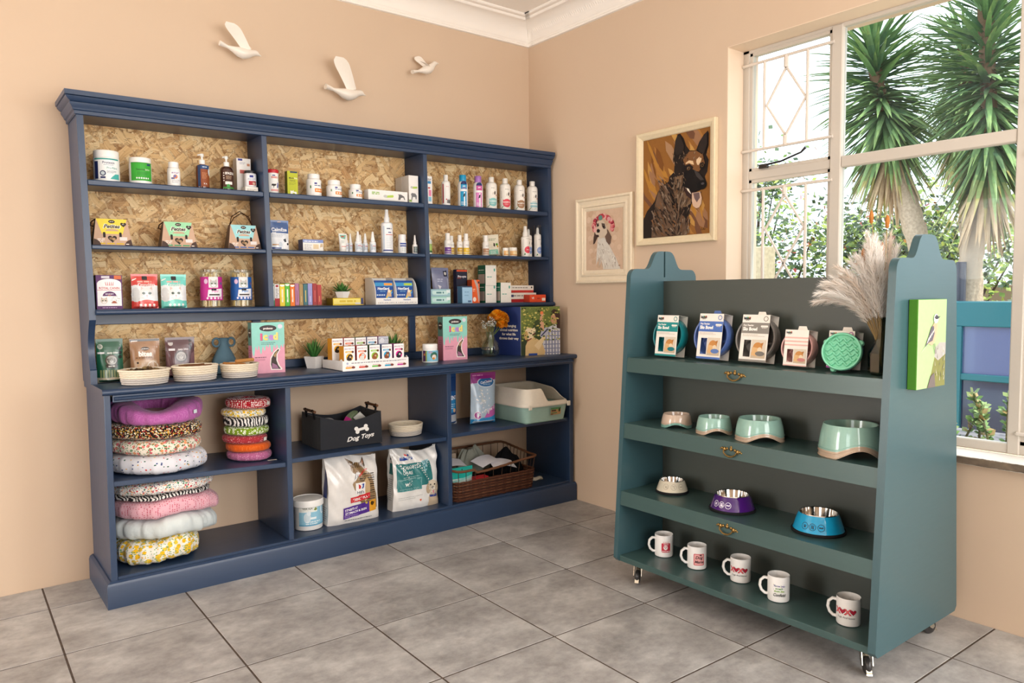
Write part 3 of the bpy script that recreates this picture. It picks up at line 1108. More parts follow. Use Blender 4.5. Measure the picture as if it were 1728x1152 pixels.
def cat_face(p, u, v, r, fur='#d9d9d6', inner='#e6b8b0', eye='#6f8a5a', dark='#8d8d8c'):
    for sg in (-1, 1):
        p.poly([(u + sg * r * 0.95, v + r * 0.2), (u + sg * r * 0.85, v + r * 1.35), (u + sg * r * 0.15, v + r * 0.75)], fur)
        p.poly([(u + sg * r * 0.85, v + r * 0.45), (u + sg * r * 0.78, v + r * 1.12), (u + sg * r * 0.35, v + r * 0.75)], inner)
    p.ell(u, v, r * 1.08, r * 0.92, fur)
    p.ell(u, v - r * 0.42, r * 0.5, r * 0.36, '#f4f3f0')
    for sg in (-1, 1):
        p.ell(u + sg * r * 0.45, v + r * 0.12, r * 0.24, r * 0.19, '#2a2a28', 12)
        p.ell(u + sg * r * 0.45, v + r * 0.12, r * 0.19, r * 0.15, eye, 12)
        p.ell(u + sg * r * 0.45, v + r * 0.12, r * 0.07, r * 0.14, '#111111', 8)
        for k in range(3):
            p.poly([(u + sg * r * 0.3, v - r * 0.36), (u + sg * r * 1.25, v - r * (0.2 + 0.16 * k)), (u + sg * r * 1.25, v - r * (0.22 + 0.16 * k)), (u + sg * r * 0.3, v - r * 0.39)], '#ffffff')
    p.poly([(u - r * 0.13, v - r * 0.2), (u + r * 0.13, v - r * 0.2), (u, v - r * 0.36)], '#c98b84')
    p.rect(u - r * 0.02, v - r * 0.55, u + r * 0.02, v - r * 0.34, dark)
    return p

def dog_face(p, u, v, r, fur='#c58a52', ear='#9a6234', muzzle='#efe0cc', nose='#1c1816', floppy=True):
    for sg in (-1, 1):
        if floppy:
            p.ell(u + sg * r * 0.92, v - r * 0.05, r * 0.32, r * 0.72, ear, 14)
        else:
            p.poly([(u + sg * r * 0.2, v + r * 0.6), (u + sg * r * 0.75, v + r * 1.4), (u + sg * r * 0.95, v + r * 0.2)], ear)
    p.ell(u, v, r * 0.92, r, fur)
    p.ell(u, v - r * 0.38, r * 0.52, r * 0.5, muzzle, 16)
    p.ell(u, v - r * 0.18, r * 0.2, r * 0.14, nose, 12)
    p.rect(u - r * 0.025, v - r * 0.5, u + r * 0.025, v - r * 0.25, nose)
    for sg in (-1, 1):
        p.ell(u + sg * r * 0.38, v + r * 0.22, r * 0.12, r * 0.12, nose, 10)
    return p

def paw(p, u, v, r, col):
    p.ell(u, v, r * 0.55, r * 0.45, col, 10)
    for k in (-1.5, -0.5, 0.5, 1.5):
        p.ell(u + k * r * 0.38, v + r * (0.72 - 0.1 * abs(k)), r * 0.17, r * 0.22, col, 8)
    return p

# ================================================================== UPPER SHELF
Z1 = lambda x: lvl(1, x)
p = Print().rect(-.055, .012, .055, .095, '#f3f5f4').rect(-.055, .095, .055, .101, '#2f9a94').rect(-.055, .012, -.036, .088, '#1e2a5c').text('Protexin', .008, .078, .010, '#2a3566', .012).lines(-.012, .03, .072, 1, .004, .0016, '#7a86a0')
p.text('Pro-Fibre', .022, .056, .008, '#3a9c98', .008).ell(-.016, .036, .012, .012, '#27305c').ell(-.016, .036, .008, .008, '#c9d6da').poly([(.012, .012), (.055, .012), (.055, .036), (.034, .034), (.020, .022)], '#4cb5ae').lines(.0, .04, .046, 3, .004, .0016, '#6a7a90').rect(-.026, .014, -.006, .022, '#2a3566')
jar('supplement_tub', 'big white supplement tub with teal stripe below its lid', -2.541, -.15, Z1(-2.541), .052, .138, .030, '#f2f1ee', '#f5f4f1', p, rz=-.15, cat='tub')
p = Print().rect(-.05, .016, .05, .094, '#3aa836').rect(-.05, .094, .05, .097, '#2c8a2c').rect(.022, .084, .040, .092, '#27346c').text('Seaweed', -.004, .062, .008, '#1d3d1d', .01).text('bites', .024, .062, .008, '#e9f0d8', .0).lines(-.02, .03, .052, 3, .005, .0016, '#1f6a22')
for i in range(6):
    p.ell(-.022 + i * .0095, .027, .0035, .004, '#f6f6f0', 10)
jar('supplement_tub', 'white tub with a bright green label on the upper shelf', -2.404, -.15, Z1(-2.404), .0465, .121, .024, '#f2f1ee', '#f5f4f1', p, rz=-.05, cat='tub')
p = Print().rect(-.026, .014, .026, .072, '#fafafa').ell(-.002, .048, .010, .010, '#e08a5a', 14).ell(-.004, .050, .006, .006, '#6d76b0', 12).lines(-.018, .018, .066, 2, .004, .0022, '#7a3a8a').lines(-.018, .020, .032, 4, .004, .0016, '#8a8a90').rect(-.020, .036, -.006, .044, '#6f6f9a')
bottle('pill_bottle', 'small white pill bottle between the green tub and the brown pump bottles', -2.262, -.15, Z1(-2.262), .028, .117, .019, .026, '#f4f3f0', '#f6f5f3', p, rz=.1, shh=.016, capr=.0225)
p = Print().rect(-.03, .012, .03, .104, '#8f4a25').rect(-.03, .012, -.016, .112, '#20365c').poly([(-.016, .112), (-.016, .094), (.03, .094), (.03, .112)], '#23497a').ell(.030, .082, .010, .018, '#dfe9ee', 14).lines(-.010, .018, .074, 5, .006, .0026, '#c98a5c', 3).lines(-.008, .015, .102, 1, .006, .003, '#e6eef5').text('V A', .004, .022, .007, '#f2efe8', .02)
bottle('pump_bottle', 'amber pump bottle with dark blue and copper label', -2.133, -.15, Z1(-2.133), .0300, .169, .014, .052, '#5c2a14', '#f3f2ee', p, top='pump', capr=.013, mat=GLOSS, shh=.018)
p = Print().rect(-.031, .010, .031, .098, '#4a2a1c').text('EFAZOL', .004, .078, .0105, '#f4f1ea', .03, wmax=.048).rect(-.02, .030, .014, .044, '#f0ede6').rect(-.031, .010, .031, .018, '#3c8a3a').ell(-.006, .024, .008, .008, '#3f9a48', 14).lines(-.016, .02, .068, 3, .006, .0022, '#c9a888', 5)
for i in range(4):
    p.ell(-.026, .048 + i * .012, .003, .003, '#e8e0d4', 8)
bottle('pump_bottle', 'dark brown pump bottle lettered EFAZOL', -2.020, -.15, Z1(-2.020), .0308, .169, .014, .052, '#3a1c10', '#f3f2ee', p, top='pump', capr=.013, mat=GLOSS, shh=.018, rz=.12)
p = Print().rect(-.034, .112, .034, .168, '#f1eeea').rect(-.020, .098, .034, .116, '#d9897c').rect(-.034, .0, .034, .097, '#eae6e2').rect(.016, .136, .030, .148, '#c98a6a').rect(-.028, .160, -.006, .170, '#3b3f8c').lines(-.02, .01, .150, 2, .006, .002, '#8a8aa0').rect(-.018, .1, .032, .114, '#c8645c')
carton('medicine_box', 'tall white and pink carton behind the small dark-lidded jar', -1.925, -.115, Z1(-1.925), .070, .055, .173, '#efeae6', p, sidecol='#ded9d4')
carton('medicine_box', 'flat little white carton under the dark-lidded jar', -1.912, -.185, Z1(-1.912), .062, .060, .026, '#f0ebe2', Print().lines(-.024, .024, .012, 2, .006, .003, '#b9b0a4'))
p = Print().rect(-.031, .008, .031, .056, '#eef0f4').rect(-.012, .045, .006, .056, '#333a8c').rect(-.016, .008, .022, .028, '#b0303a').rect(.002, .01, .016, .022, '#d9b8a0').lines(-.02, .02, .038, 2, .005, .002, '#7a80a0')
jar('medicine_jar', 'small jar with a black lid standing on a flat white carton', -1.908, -.155, Z1(-1.908) + .0268, .029, .080, .014, '#e6e6ea', '#1c1c22', p)
p = Print().rect(-.03, .010, .03, .096, '#f6f4f0').rect(-.016, .078, .02, .088, '#e8b8b0').text('JOINT', -.002, .080, .006, '#c43a34', .01).rect(-.010, .090, .004, .095, '#2e3f86').poly([(-.016, .042), (-.006, .040), (-.006, .030), (-.004, .030), (-.002, .040), (.006, .042), (.010, .052), (.004, .050), (-.012, .050)], '#2a2624').poly([(.012, .030), (.022, .034), (.024, .06), (.016, .056)], '#3f4fa0').rect(-.018, .014, .022, .024, '#e8a8a0').rect(.026, .01, .03, .09, '#20301e').rect(.022, .05, .03, .066, '#f8f8f8')
jar('joint_chew_jar', 'white jar with a bright red lid', -1.795, -.15, Z1(-1.795), .030, .123, .018, '#f3f2ef', '#c8202c', p, lidr=1.03)
p = Print().rect(-.0265, 0, .0265, .121, '#b9bf1e').rect(-.012, .112, .024, .120, '#2a3558').text('Multi', -.006, .082, .0085, '#3a3c18', .02).text('Vet', .016, .082, .0085, '#f3f3dc', .0).text('Tablets', -.001, .070, .007, '#4a4a20', .01).lines(-.018, .02, .062, 3, .005, .0016, '#7d8018')
p.poly([(-.012, .006), (-.012, .024), (-.004, .020), (.004, .026), (.004, .018), (.018, .018), (.020, .004), (.012, .004), (.010, .012), (.0, .012), (-.002, .004)], '#f4f4ea')
carton('tablet_box', 'lime yellow tablet carton', -1.700, -.180, Z1(-1.700), .053, .045, .122, '#b9bf1e', p, sidecol='#6d7016', rz=-.08)
for (xx, rr, hh, nm, sz) in ((-1.576, .0385, .119, 'tallest', 1.0), (-1.463, .0405, .096, 'middle-sized', .8), (-1.340, .036, .084, 'smallest', .7)):
    p = Print().rect(-.032, hh * .12, .036, hh * .62, '#f7f7f5').rect(-.036, hh * .36, -.030, hh * .48, '#2d7a3a').rect(-.014, hh * .54, .0, hh * .61, '#2a2f86').lines(-.014, .026, hh * .47, 1, .005, hh * .035, '#4a558c').rect(-.012, hh * .20, .040, hh * .36, '#e88a30').rect(.030, hh * .38, .036, hh * .6, '#22222a')
    for k in range(3):
        p.ell(-.002 + k * .013, hh * .28, .0045, .0045, '#fbe9d4', 10)
    jar('tablet_jar', nm + ' of the three white jars with orange label strips', xx, -.15, Z1(xx), rr, hh, .022, '#f4f3f0', '#f6f5f3', p, lidr=.8, sh=.014, rz=.05, group='white tablet jars')
p = Print().rect(-.121, .0, .121, .056, '#f3f0ec').lines(-.1, -.05, .040, 2, .008, .006, '#9ac06a').poly([(-.026, .02), (-.016, .03), (.03, .036), (.034, .03), (.03, .022), (-.016, .018)], '#b9d65a').ell(-.018, .026, .012, .008, '#c9c9c4').poly([(.062, .012), (.066, .036), (.06, .042), (.08, .042), (.10, .032), (.106, .014), (.1, .014), (.094, .026), (.08, .024), (.074, .012)], '#6a6a6c').lines(-.11, .11, .006, 1, .004, .002, '#c8c4be')
carton('long_flat_box', 'long low white carton with grey dog silhouette', -1.165, -.196, Z1(-1.04) + .0006, .242, .050, .058, '#f2efeb', p, sidecol='#d8d4ce')
for i, (yy, rr) in enumerate(((-.190, 0), (-.112, 0))):
    p = Print().rect(-.030, 0, .030, .152, '#f1eeea').poly([(-.016, .088), (-.006, .094), (.022, .096), (.026, .090), (.02, .084), (-.008, .082)], '#b4cf5a').ell(-.012, .089, .008, .007, '#bdbdb8').poly([(-.018, .05), (-.012, .058), (.01, .056), (.02, .044), (.018, .024), (.012, .024), (.010, .036), (-.006, .036), (-.010, .02), (-.016, .02), (-.014, .04)], '#77777a').rect(-.03, .008, -.012, .020, '#8aa85a') if i == 0 else None
    carton('tall_white_box', ('tall white carton with a grey dog, beside the divider' if i == 0 else 'tall plain white carton behind the one with a grey dog'), -1.000, yy, Z1(-1.0), .062, .074, .156, '#efece8', p, sidecol='#cfcac4', group='tall white cartons')
p = Print().rect(-.03, 0, .03, .162, '#f6f5f3').rect(.0, .12, .022, .135, '#3f8ac0').rect(.006, .05, .024, .085, '#e88ab0').rect(.004, .02, .024, .046, '#8ac4e0').rect(.002, .092, .016, .1, '#c03a3a').lines(.0, .024, .145, 2, .006, .003, '#2a2a4a')
carton('slim_box', 'white carton half hidden behind the right divider', -.901, -.180, Z1(-.901), .056, .045, .163, '#f4f3f0', p)
# bottles of the right bay
p = Print().rect(-.024, .010, .024, .135, '#f5f4f1').rect(-.026, .018, -.018, .130, '#b03038').text('n n', .004, .112, .007, '#c85a5a', .02)
for k in range(5):
    p.poly([(.0 + k * .005, .018), (.004 + k * .005, .018), (.005 + k * .005, .040 + .004 * (k % 2)), (.001 + k * .005, .036)], '#2a2226')
p.ell(-.002, .040, .004, .004, '#c03030', 8)
bottle('shampoo_bottle', 'slim white bottle with a red side stripe and red print', -.758, -.15, Z1(-.758), .0255, .184, .012, .034, '#f5f4f1', '#f5f4f1', p, rz=-.35, capr=.0135)
for (xx, rr, hh, cc, dk, ph, lb) in ((-.638, .0300, .193, '#1f9ed0', '#178ab8', '#1b2c66', 'white bottle with a sky blue cap and blue label'), (-.526, .0295, .196, '#b07ac8', '#c878c0', '#1b2c66', 'white bottle with a lilac cap and pink label')):
    p = Print().rect(-.017, .008, .022, .095, cc if dk == '#178ab8' else '#e08ac8').ell(.006, .136, .020, .020, ph, 20).rect(-.014, .108, .026, .136, cc if dk == '#178ab8' else '#d060a8').text('pet', .006, .122, .009, '#f6f6fa', .02).rect(.004, .010, .012, .09, '#f4f6fa').poly([(-.002, .06), (.01, .064), (.012, .084), (.004, .08)], '#20242e').lines(-.012, .018, .03, 3, .007, .003, '#eef4f8').rect(-.008, .112, .02, .115, '#c83a6a')
    bottle('shampoo_bottle', lb, xx, -.15, Z1(xx), rr, hh, .0185, .038, '#f7f7f8', cc, p, rz=-.5, capr=.0215, shh=.03)
for i, (xx, cc, dk, tx, lb) in enumerate(((-.426, '#8ccaca', '#6ab0b4', 'SHAMPOO', 'white shampoo bottle with a pale teal heart label'), (-.320, '#e2485a', '#d03848', 'SHAMPOO', 'white shampoo bottle with a red heart label'), (-.206, '#a9805f', '#94694a', 'SHAMPOO', 'white shampoo bottle with a brown heart label'), (-.100, '#9cc8d0', '#7aaab8', 'SPRITZ', 'white shampoo bottle with a striped blue label at the row end'))):
    p = Print().rect(-.036, .01, .040, .128, '#f4f1ea').lines(.0, .030, .128, 1, .004, .0024, '#6a6a66', i).poly([(.020, .088), (.027, .092), (.028, .108), (.022, .112), (.018, .100)], '#2a2422').poly([(.006, .09), (.012, .088), (.016, .10), (.010, .108)], '#d8d2c4').ell(.034, .086, .004, .006, '#c86a30', 8)
    if i < 3:
        p.ell(.012, .044, .027, .026, cc).poly([(-.013, .052), (.037, .052), (.040, .066), (.022, .060), (.012, .066), (.0, .060), (-.014, .066)], cc).text(tx, .012, .046, .0075, '#fbfaf6', .035, wmax=.046).lines(-.004, .028, .038, 2, .005, .0016, '#f3e9e0', i)
    else:
        p.rect(-.014, .03, .04, .060, cc).rect(-.014, .044, .04, .050, '#f4f6f4').text(tx, .012, .062, .006, dk, .02).lines(-.008, .03, .024, 3, .005, .0016, '#8aa8b0')
    for k in range(4):
        p.poly([(-.026 + k * .005, .012 + .005 * k), (-.020 + k * .004, .012 + .004 * k), (-.018 + k * .004, .022 + .003 * k)], '#2f7a3c')
    for k in range(6):
        p.rect(-.026, .075 + k * .008, -.022, .079 + k * .008, '#b8b4ac')
    bottle('shampoo_bottle', lb, xx, -.15, Z1(xx), .0345, .198, .0155, .030, '#f3f0ea', '#f3f0ea', p, rz=-.62, capr=.0175, group='shampoo bottles on the upper shelf')

# ================================================================== MIDDLE SHELF
Z2 = lambda x: lvl(2, x)
def treat_case(x, yf, flap, strip, label, handle_up):
    w0, w1, h, d = .158, .122, .119, .085
    t = thing('treat_case', label, 'treat box', (x, yf + d / 2, Z2(x)), -.03, 'suitcase-shaped treat boxes')
    kraft = '#c9a78e'
    b = MB(kraft)
    vs = []
    for yy, dd in ((-d / 2, 0), (d / 2, 0)):
        vs += [(-w0 / 2, yy, 0), (w0 / 2, yy, 0), (w1 / 2, yy * .45, h), (-w1 / 2, yy * .45, h)]
    b.add(vs, [(0, 1, 2, 3), (5, 4, 7, 6), (1, 5, 6, 2), (3, 2, 6, 7), (0, 4, 5, 1)])
    b.add([vs[i] for i in (4, 0, 3, 7)], [(0, 1, 2, 3)], '#5a4238')
    b.build('case', PAPER, t, smooth=0.3)
    U = Vector((1, 0, 0))
    V = Vector((0, d * .275, h)).normalized()
    sl = Vector((0, d * .275, h)).length
    fn = flat((0, -d / 2, 0), U, V)
    p = Print()
    p.poly([(-w1 / 2, sl), (-w1 / 2 + .020, sl * .44), (w1 / 2 - .020, sl * .44), (w1 / 2, sl)], flap)
    p.ell(0, sl * .545, .027, .010, kraft, 16, 0, pi)
    p.ell(.0, sl * .90, .013, .0075, '#2a1d1a').lines(-.008, .008, sl * .89, 1, .004, .0025, '#e8dcd0')
    p.text('Petites', -.002, sl * .655, .017, '#fbf6ec', .075, .35, wmax=.080).text('Petites', -.002, sl * .66, .016, '#2a1d1a', .03, .35, wmax=.074)
    p.heart(.046, sl * .80, .012, '#2a1d1a').lines(.041, .051, sl * .80, 1, .003, .002, '#efe6da')
    for sg in (-1, 1):
        p.rrect(sg * .032 - .005, sl * .30, sg * .032 + .005, sl * .50, .003, '#241a18')
    p.heart(-.001, sl * .26, .018, '#2a1e18')
    p.ell(-.006, sl * .27, .008, .006, '#8a6a4a', 10).ell(.005, sl * .24, .007, .007, '#b0906a', 10)
    p.rect(.028, sl * .20, .058, sl * .33, '#e6dfdc').lines(-.060, -.030, sl * .22, 3, .007, .004, '#efe6de')
    for k in range(3):
        p.rect(-.060 + k * .037, sl * .055, -.030 + k * .037, sl * .10, strip)
    for sg in (-1, 1):
        p.poly([(sg * w0 / 2, 0), (sg * (w0 / 2 - .032), 0)] + [(sg * (w0 / 2 - .032 * cos(a)), .030 * sin(a)) for a in [pi / 2 * i / 6 for i in range(1, 6)]] + [(sg * (w0 / 2 - .006), .030)], '#4a342c')
    p.rect(.052, .006, .064, .010, '#efe6de')
    stick(p, 'front_print', fn, t, PAPER)
    r = MB('#3a2418')
    if handle_up:
        r.tube([(-.062, -.008, h * .96), (-.050, -.004, h + .040), (-.010, 0, h + .068), (.022, .002, h + .050), (.052, .008, h + .002)], .0022, 6)
        r.tube([(-.058, .010, h * .96), (-.036, .010, h + .036), (.0, .012, h + .060), (.036, .012, h + .046), (.056, .012, h + .0)], .0022, 6)
    else:
        r.tube([(-w1 / 2 - .002, -.010, h * .98), (-w1 / 2 - .018, -.010, h * .86), (-w1 / 2 - .020, 0, h * .74), (-w1 / 2 - .008, .006, h * .72)], .0026, 6)
    r.build('cord_handle', CLOTH, t)

treat_case(-2.533, -.190, '#f0d84a', '#e0bc2c', 'suitcase-shaped treat box with a yellow flap', False)
treat_case(-2.255, -.190, '#9fdcae', '#3aa070', 'suitcase-shaped treat box with a mint green flap', False)
treat_case(-1.953, -.190, '#9fd8dc', '#3f68b0', 'suitcase-shaped treat box with a pale blue flap, cord handle raised', True)
p = Print().rect(-.049, .088, .049, .153, '#3f5f96').rect(-.049, .0, .049, .088, '#e9ecf0').ell(.0, .144, .010, .003, '#caa070', 10).text('CalmEze', -.002, .098, .016, '#f4f6fa', .03, wmax=.088).text('Relief', -.030, .088, .006, '#f4f6fa', .02).lines(-.042, .036, .080, 3, .006, .0022, '#9aa4b4').poly([(.016, .0), (.016, .03), (.024, .046), (.018, .056), (.030, .060), (.040, .056), (.048, .036), (.046, .0)], '#f8f8f8').poly([(.016, .056), (.030, .062), (.034, .046), (.024, .042)], '#25242c').ell(.042, .034, .006, .006, '#1c1b20', 10).ell(.026, .046, .003, .003, '#111111', 8).rect(-.040, .026, -.008, .032, '#c0925a').rect(-.042, .008, .004, .016, '#2f4a8c').ell(.0, .030, .010, .014, '#cdd6e0', 12)
pouch('calming_pouch', 'blue and white pouch lettered CalmEze with a dog', -1.768, -.150, Z2(-1.785), .096, .153, .034, '#e9ecf0', p, cat='pouch')
p = Print().rect(-.055, .044, .055, .060, '#7f93cc').rect(-.055, 0, .055, .044, '#f1ede6').lines(-.048, .03, .048, 1, .004, .005, '#eef0f8').rect(.0, .012, .03, .036, '#e3cda6').lines(-.048, -.004, .03, 4, .007, .003, '#a9a9b8').poly([(.036, .02), (.052, .024), (.052, .04), (.04, .04)], '#d0b894')
carton('tablet_box', 'low white carton with a lavender top edge', -1.600, -.180, Z2(-1.600), .112, .060, .060, '#f1ede6', p, sidecol='#5a5a78')
# tube standing on its cap
t = thing('ointment_tube', 'white ointment tube with teal wedge standing on its cap', 'tube', (-1.425, -.16, Z2(-1.425)), -.1)
MB('#f4f2ee').surf(lambda u, v: (.0222 * cos(2 * pi * u) * (0.80 + .2 * v), .0215 * sin(2 * pi * u) * (1 - v) ** .8 + .0006 * sin(2 * pi * u), .016 + .083 * v), 24, 8, wrapu=True).build('body', PLASTIC, t)
MB('#f1efe9').lathe([(.0165, 0), (.0175, .002), (.0175, .017), (.016, .018)], 18).build('cap', PLASTIC, t)
p = Print().poly([(-.018, .092), (.018, .092), (.010, .068), (-.012, .074)], '#7fb8a4').rect(-.010, .080, .006, .086, '#c04a3a').lines(-.012, .012, .060, 3, .006, .002, '#8aa49a').rect(-.012, .028, .014, .031, '#c8503f')
stick(p, 'label_print', lambda u, v, h: (u, -.0215 * (max(0.0, 1 - (v - .016) / .083)) ** .8 * sqrt(max(0.0, 1 - (u / .0222) ** 2)) - .001 - h, v), t, PAPER, du=.005, dv=.01)
sp = [(-1.397, -.145, .096, .0115, 0), (-1.366, -.13, .104, .0115, 0), (-1.338, -.165, .114, .0165, 1), (-1.305, -.125, .100, .0125, 0), (-1.277, -.13, .108, .0145, 0), (-1.249, -.165, .116, .0170, 1)]
for i, (xx, yy, hh, rr, big) in enumerate(sp):
    p = Print().rect(-rr, .012, rr, .050, '#e2e8ee').rect(-rr * .3, .036, rr * .9, .039, '#c03a44').lines(-rr * .4, rr, .032, 3, .006, .002, '#6a7a94', i).rect(-rr * .8, .016, -rr * .4, .046, '#b8c4d2')
    bottle('spray_vial', ('front' if big else 'rear') + ' small white spray vial, ' + ['first from the ointment tube', 'second from the ointment tube', 'third from the ointment tube', 'fourth from the ointment tube', 'fifth from the ointment tube', 'last in the row beside the tall spray bottle'][i], xx, yy, Z2(xx), rr, hh, rr * .62, hh * .46, '#eef0f2', '#f4f4f3', p, top='taper', group='small white spray vials', rz=-.2)
p = Print().rect(-.033, .010, .034, .150, '#f0f2f4').rect(-.033, .012, -.024, .15, '#c4d2e2').rect(-.034, .012, .034, .019, '#2c3f86').lines(-.012, .02, .132, 1, .004, .006, '#4a5068').rect(-.004, .112, .014, .117, '#3a3f88').rect(-.016, .099, .026, .104, '#d08a86').lines(-.014, .024, .09, 8, .0085, .002, '#aab4c2', 7)
bottle('spray_bottle', 'tall white spray bottle with a blue foot band', -1.158, -.16, Z2(-1.158), .0325, .242, .014, .070, '#eef0f3', '#f4f4f4', p, top='spray', capr=.0155, rz=-.15, shh=.014)
p = Print().rect(-.023, .008, .023, .066, '#eef0f0').rect(-.023, .052, .023, .060, '#2e4a9c').rect(-.023, .040, .023, .047, '#2e4a9c').lines(-.014, .016, .032, 4, .006, .002, '#8a9490')
jar('roll_on_jar', 'small white jar with two dark blue bands', -1.063, -.16, Z2(-1.063), .0228, .108, .034, '#f2f2f0', '#f0eff0', p, lidr=.96)
p = Print().rect(-.0145, .008, .0145, .042, '#2c3c3c').lines(-.010, .011, .036, 4, .007, .003, '#cfd8d4')
bottle('dropper_bottle', 'little white dropper bottle with dark label near the divider', -.980, -.16, Z2(-.98), .0150, .108, .0085, .052, '#f3f2f0', '#f5f4f2', p, top='taper', capr=.009)
p = Print().rect(-.02, .01, .022, .06, '#a8c86a').lines(-.01, .02, .075, 4, .008, .003, '#8a948a').rect(-.02, .01, .022, .022, '#3a6a3a')
bottle('ear_drop_bottle', 'white tapered bottle with green label half behind the divider', -.890, -.16, Z2(-.89), .0215, .146, .011, .058, '#f4f3f0', '#f4f3f0', p, top='taper')
for i, (xx, yy, rr, hh, cc, lb) in enumerate(((-.757, -.16, .0207, .128, '#7a4a9c', 'white bottle with a purple label band'), (-.712, -.13, .0172, .116, '#c8a42c', 'white bottle with gold label, behind and beside the purple one'), (-.672, -.16, .0175, .120, '#c9a02c', 'white bottle with gold label in the middle of the yellow group'), (-.626, -.16, .0197, .130, '#efc83a', 'white bottle with a bright yellow label'), (-.480, -.16, .0205, .125, '#b98f72', 'white bottle with a tan brown label, standing alone'))):
    p = Print().rect(-rr * 1.2, .008, rr * 1.5, .045, cc).rect(-rr * 1.2, .016, rr * 1.5, .019, '#f3efe6').text('lotion', rr * .25, .030, .006, '#f6f2ea', .02, wmax=rr * 1.5).lines(-rr * .3, rr, .062, 2, .006, .0022, '#8a8a86', i)
    bottle('lotion_bottle', lb, xx, yy, Z2(xx), rr, hh, rr * .62, hh * .30, '#f4f2ee', '#f6f5f2', p, capr=rr * .68, rz=-.3, group='lotion bottles on the middle shelf')
p = Print().rect(-.056, .0, .056, .128, '#ece6d2').rect(-.030, .0, .038, .036, '#7fc4ae').lines(-.02, .036, .10, 2, .008, .004, '#8a9a7a').poly([(.008, .058), (.020, .052), (.022, .072), (.012, .078)], '#2a2622').ell(.036, .066, .010, .008, '#5a9a3c', 12).ell(.042, .054, .006, .008, '#d8a02c', 10).lines(-.018, .03, .026, 3, .007, .003, '#eef4ec').lines(-.03, .0, .062, 2, .012, .006, '#ddd6c2')
pouch('wipes_pouch', 'cream pouch with mint green foot leaning by the two small tubs', -.405, -.125, Z2(-.405) + .0062, .112, .128, .030, '#ece6d2', p, rz=-.12, ry=-.10)
for (xx, yy, rr, hh, lb) in ((-.346, -.185, .0185, .052, 'smaller of the two squat cream tubs'), (-.283, -.175, .0282, .056, 'larger of the two squat cream tubs')):
    p = Print().rect(-rr, .006, rr * 1.4, .034, '#e9b87a').rect(-rr * .2, .012, rr * 1.4, .030, '#f2dcae').rect(-rr, .006, rr * 1.4, .012, '#d89a50')
    jar('balm_tub', lb, xx, yy, Z2(xx), rr, hh, .016, '#f1ece2', '#f6f4ee', p, lidr=1.0, rz=-.3, group='squat balm tubs', cat='tub')
for i, (xx, yy, rr, hh, cc, top, lb) in enumerate(((-.180, -.175, .0275, .194, '#e04a5c', 'spray', 'white spray bottle with a red heart label'), (-.122, -.135, .0225, .196, '#8fa4d4', 'clear', 'white spray bottle with blue label and clear cap, the rear one'), (-.070, -.165, .0230, .206, '#8fa4d4', 'clear', 'white spray bottle with blue label and clear cap, nearest the corner'))):
    p = Print().rect(-rr, .008, rr * 1.4, .12, '#f3f0ea').ell(rr * .35, .044, rr * .85, .022, cc).text('SPRAY', rr * .35, .042, .005, '#f8f6f2', .02, wmax=rr * 1.3).poly([(rr * .7, .078), (rr * 1.0, .082), (rr * 1.0, .096), (rr * .8, .096)], '#2a2422').lines(-rr * .1, rr * .9, .112, 1, .004, .0022, '#77776f').poly([(-rr * .7, .01), (-rr * .2, .014), (-rr * .4, .024)], '#2f7a3c')
    for k in range(6):
        p.rect(-rr * .8, .06 + k * .009, -rr * .65, .064 + k * .009, '#b8b4ac')
    bottle('spray_bottle', lb, xx, yy, Z2(xx), rr, hh, rr * .5, hh * .33 if top == 'spray' else hh * .27, '#f3f0ea', '#f3f1ec', p, top=top, rz=-.35, capr=rr * .62, shh=.016, group='grooming sprays at the shelf end')

# ================================================================== LOWER SHELF OF THE HUTCH
Z3 = 1.2504
p = Print().rect(-.0515, .0, .0515, .150, '#5a2862').rect(-.0475, .014, .0475, .112, '#f6f4f4').ell(-.0, .112, .0475, .022, '#f6f4f4', 20, 0, pi).rect(-.030, .136, .002, .146, '#d8d4dc').rect(.020, .132, .048, .148, '#d06a3c')
for k in range(5):
    p.poly([(-.013 + k * .0065, .104), (-.010 + k * .0065, .104), (-.0145 + k * .008, .120), (-.016 + k * .008, .120)], '#c8303c')
p.text('ROYAL CANIN', 0, .088, .0095, '#c2303c', .012, wmax=.080).rect(-.047, .083, .047, .0845, '#c8303c').ell(.0, .058, .027, .020, '#5a2862', 18, 0, pi).text('SENSORY', 0, .064, .0055, '#f3eef4', .02).text('taste', 0, .0585, .0045, '#e09040', .02)
cat_face(p, -.022, .036, .013, '#d8cabb', '#c8a090', '#6a7a5a')
rn = random.Random(3)
for k in range(24):
    p.ell(.018 + rn.uniform(-.018, .022), .046 + rn.uniform(-.012, .014), .0011, .0011, '#4a3a44', 6)
p.poly([(.006, .026), (.030, .026), (.020, .036), (.014, .036)], '#a8583c').lines(-.03, .03, .005, 1, .004, .003, '#c8a8d0')
carton('cat_food_box', 'purple and white cat food carton with red crown print', -2.556, -.190, Z3, .103, .075, .150, '#5a2862', p, sidecol='#2f1a38', rz=-.03)
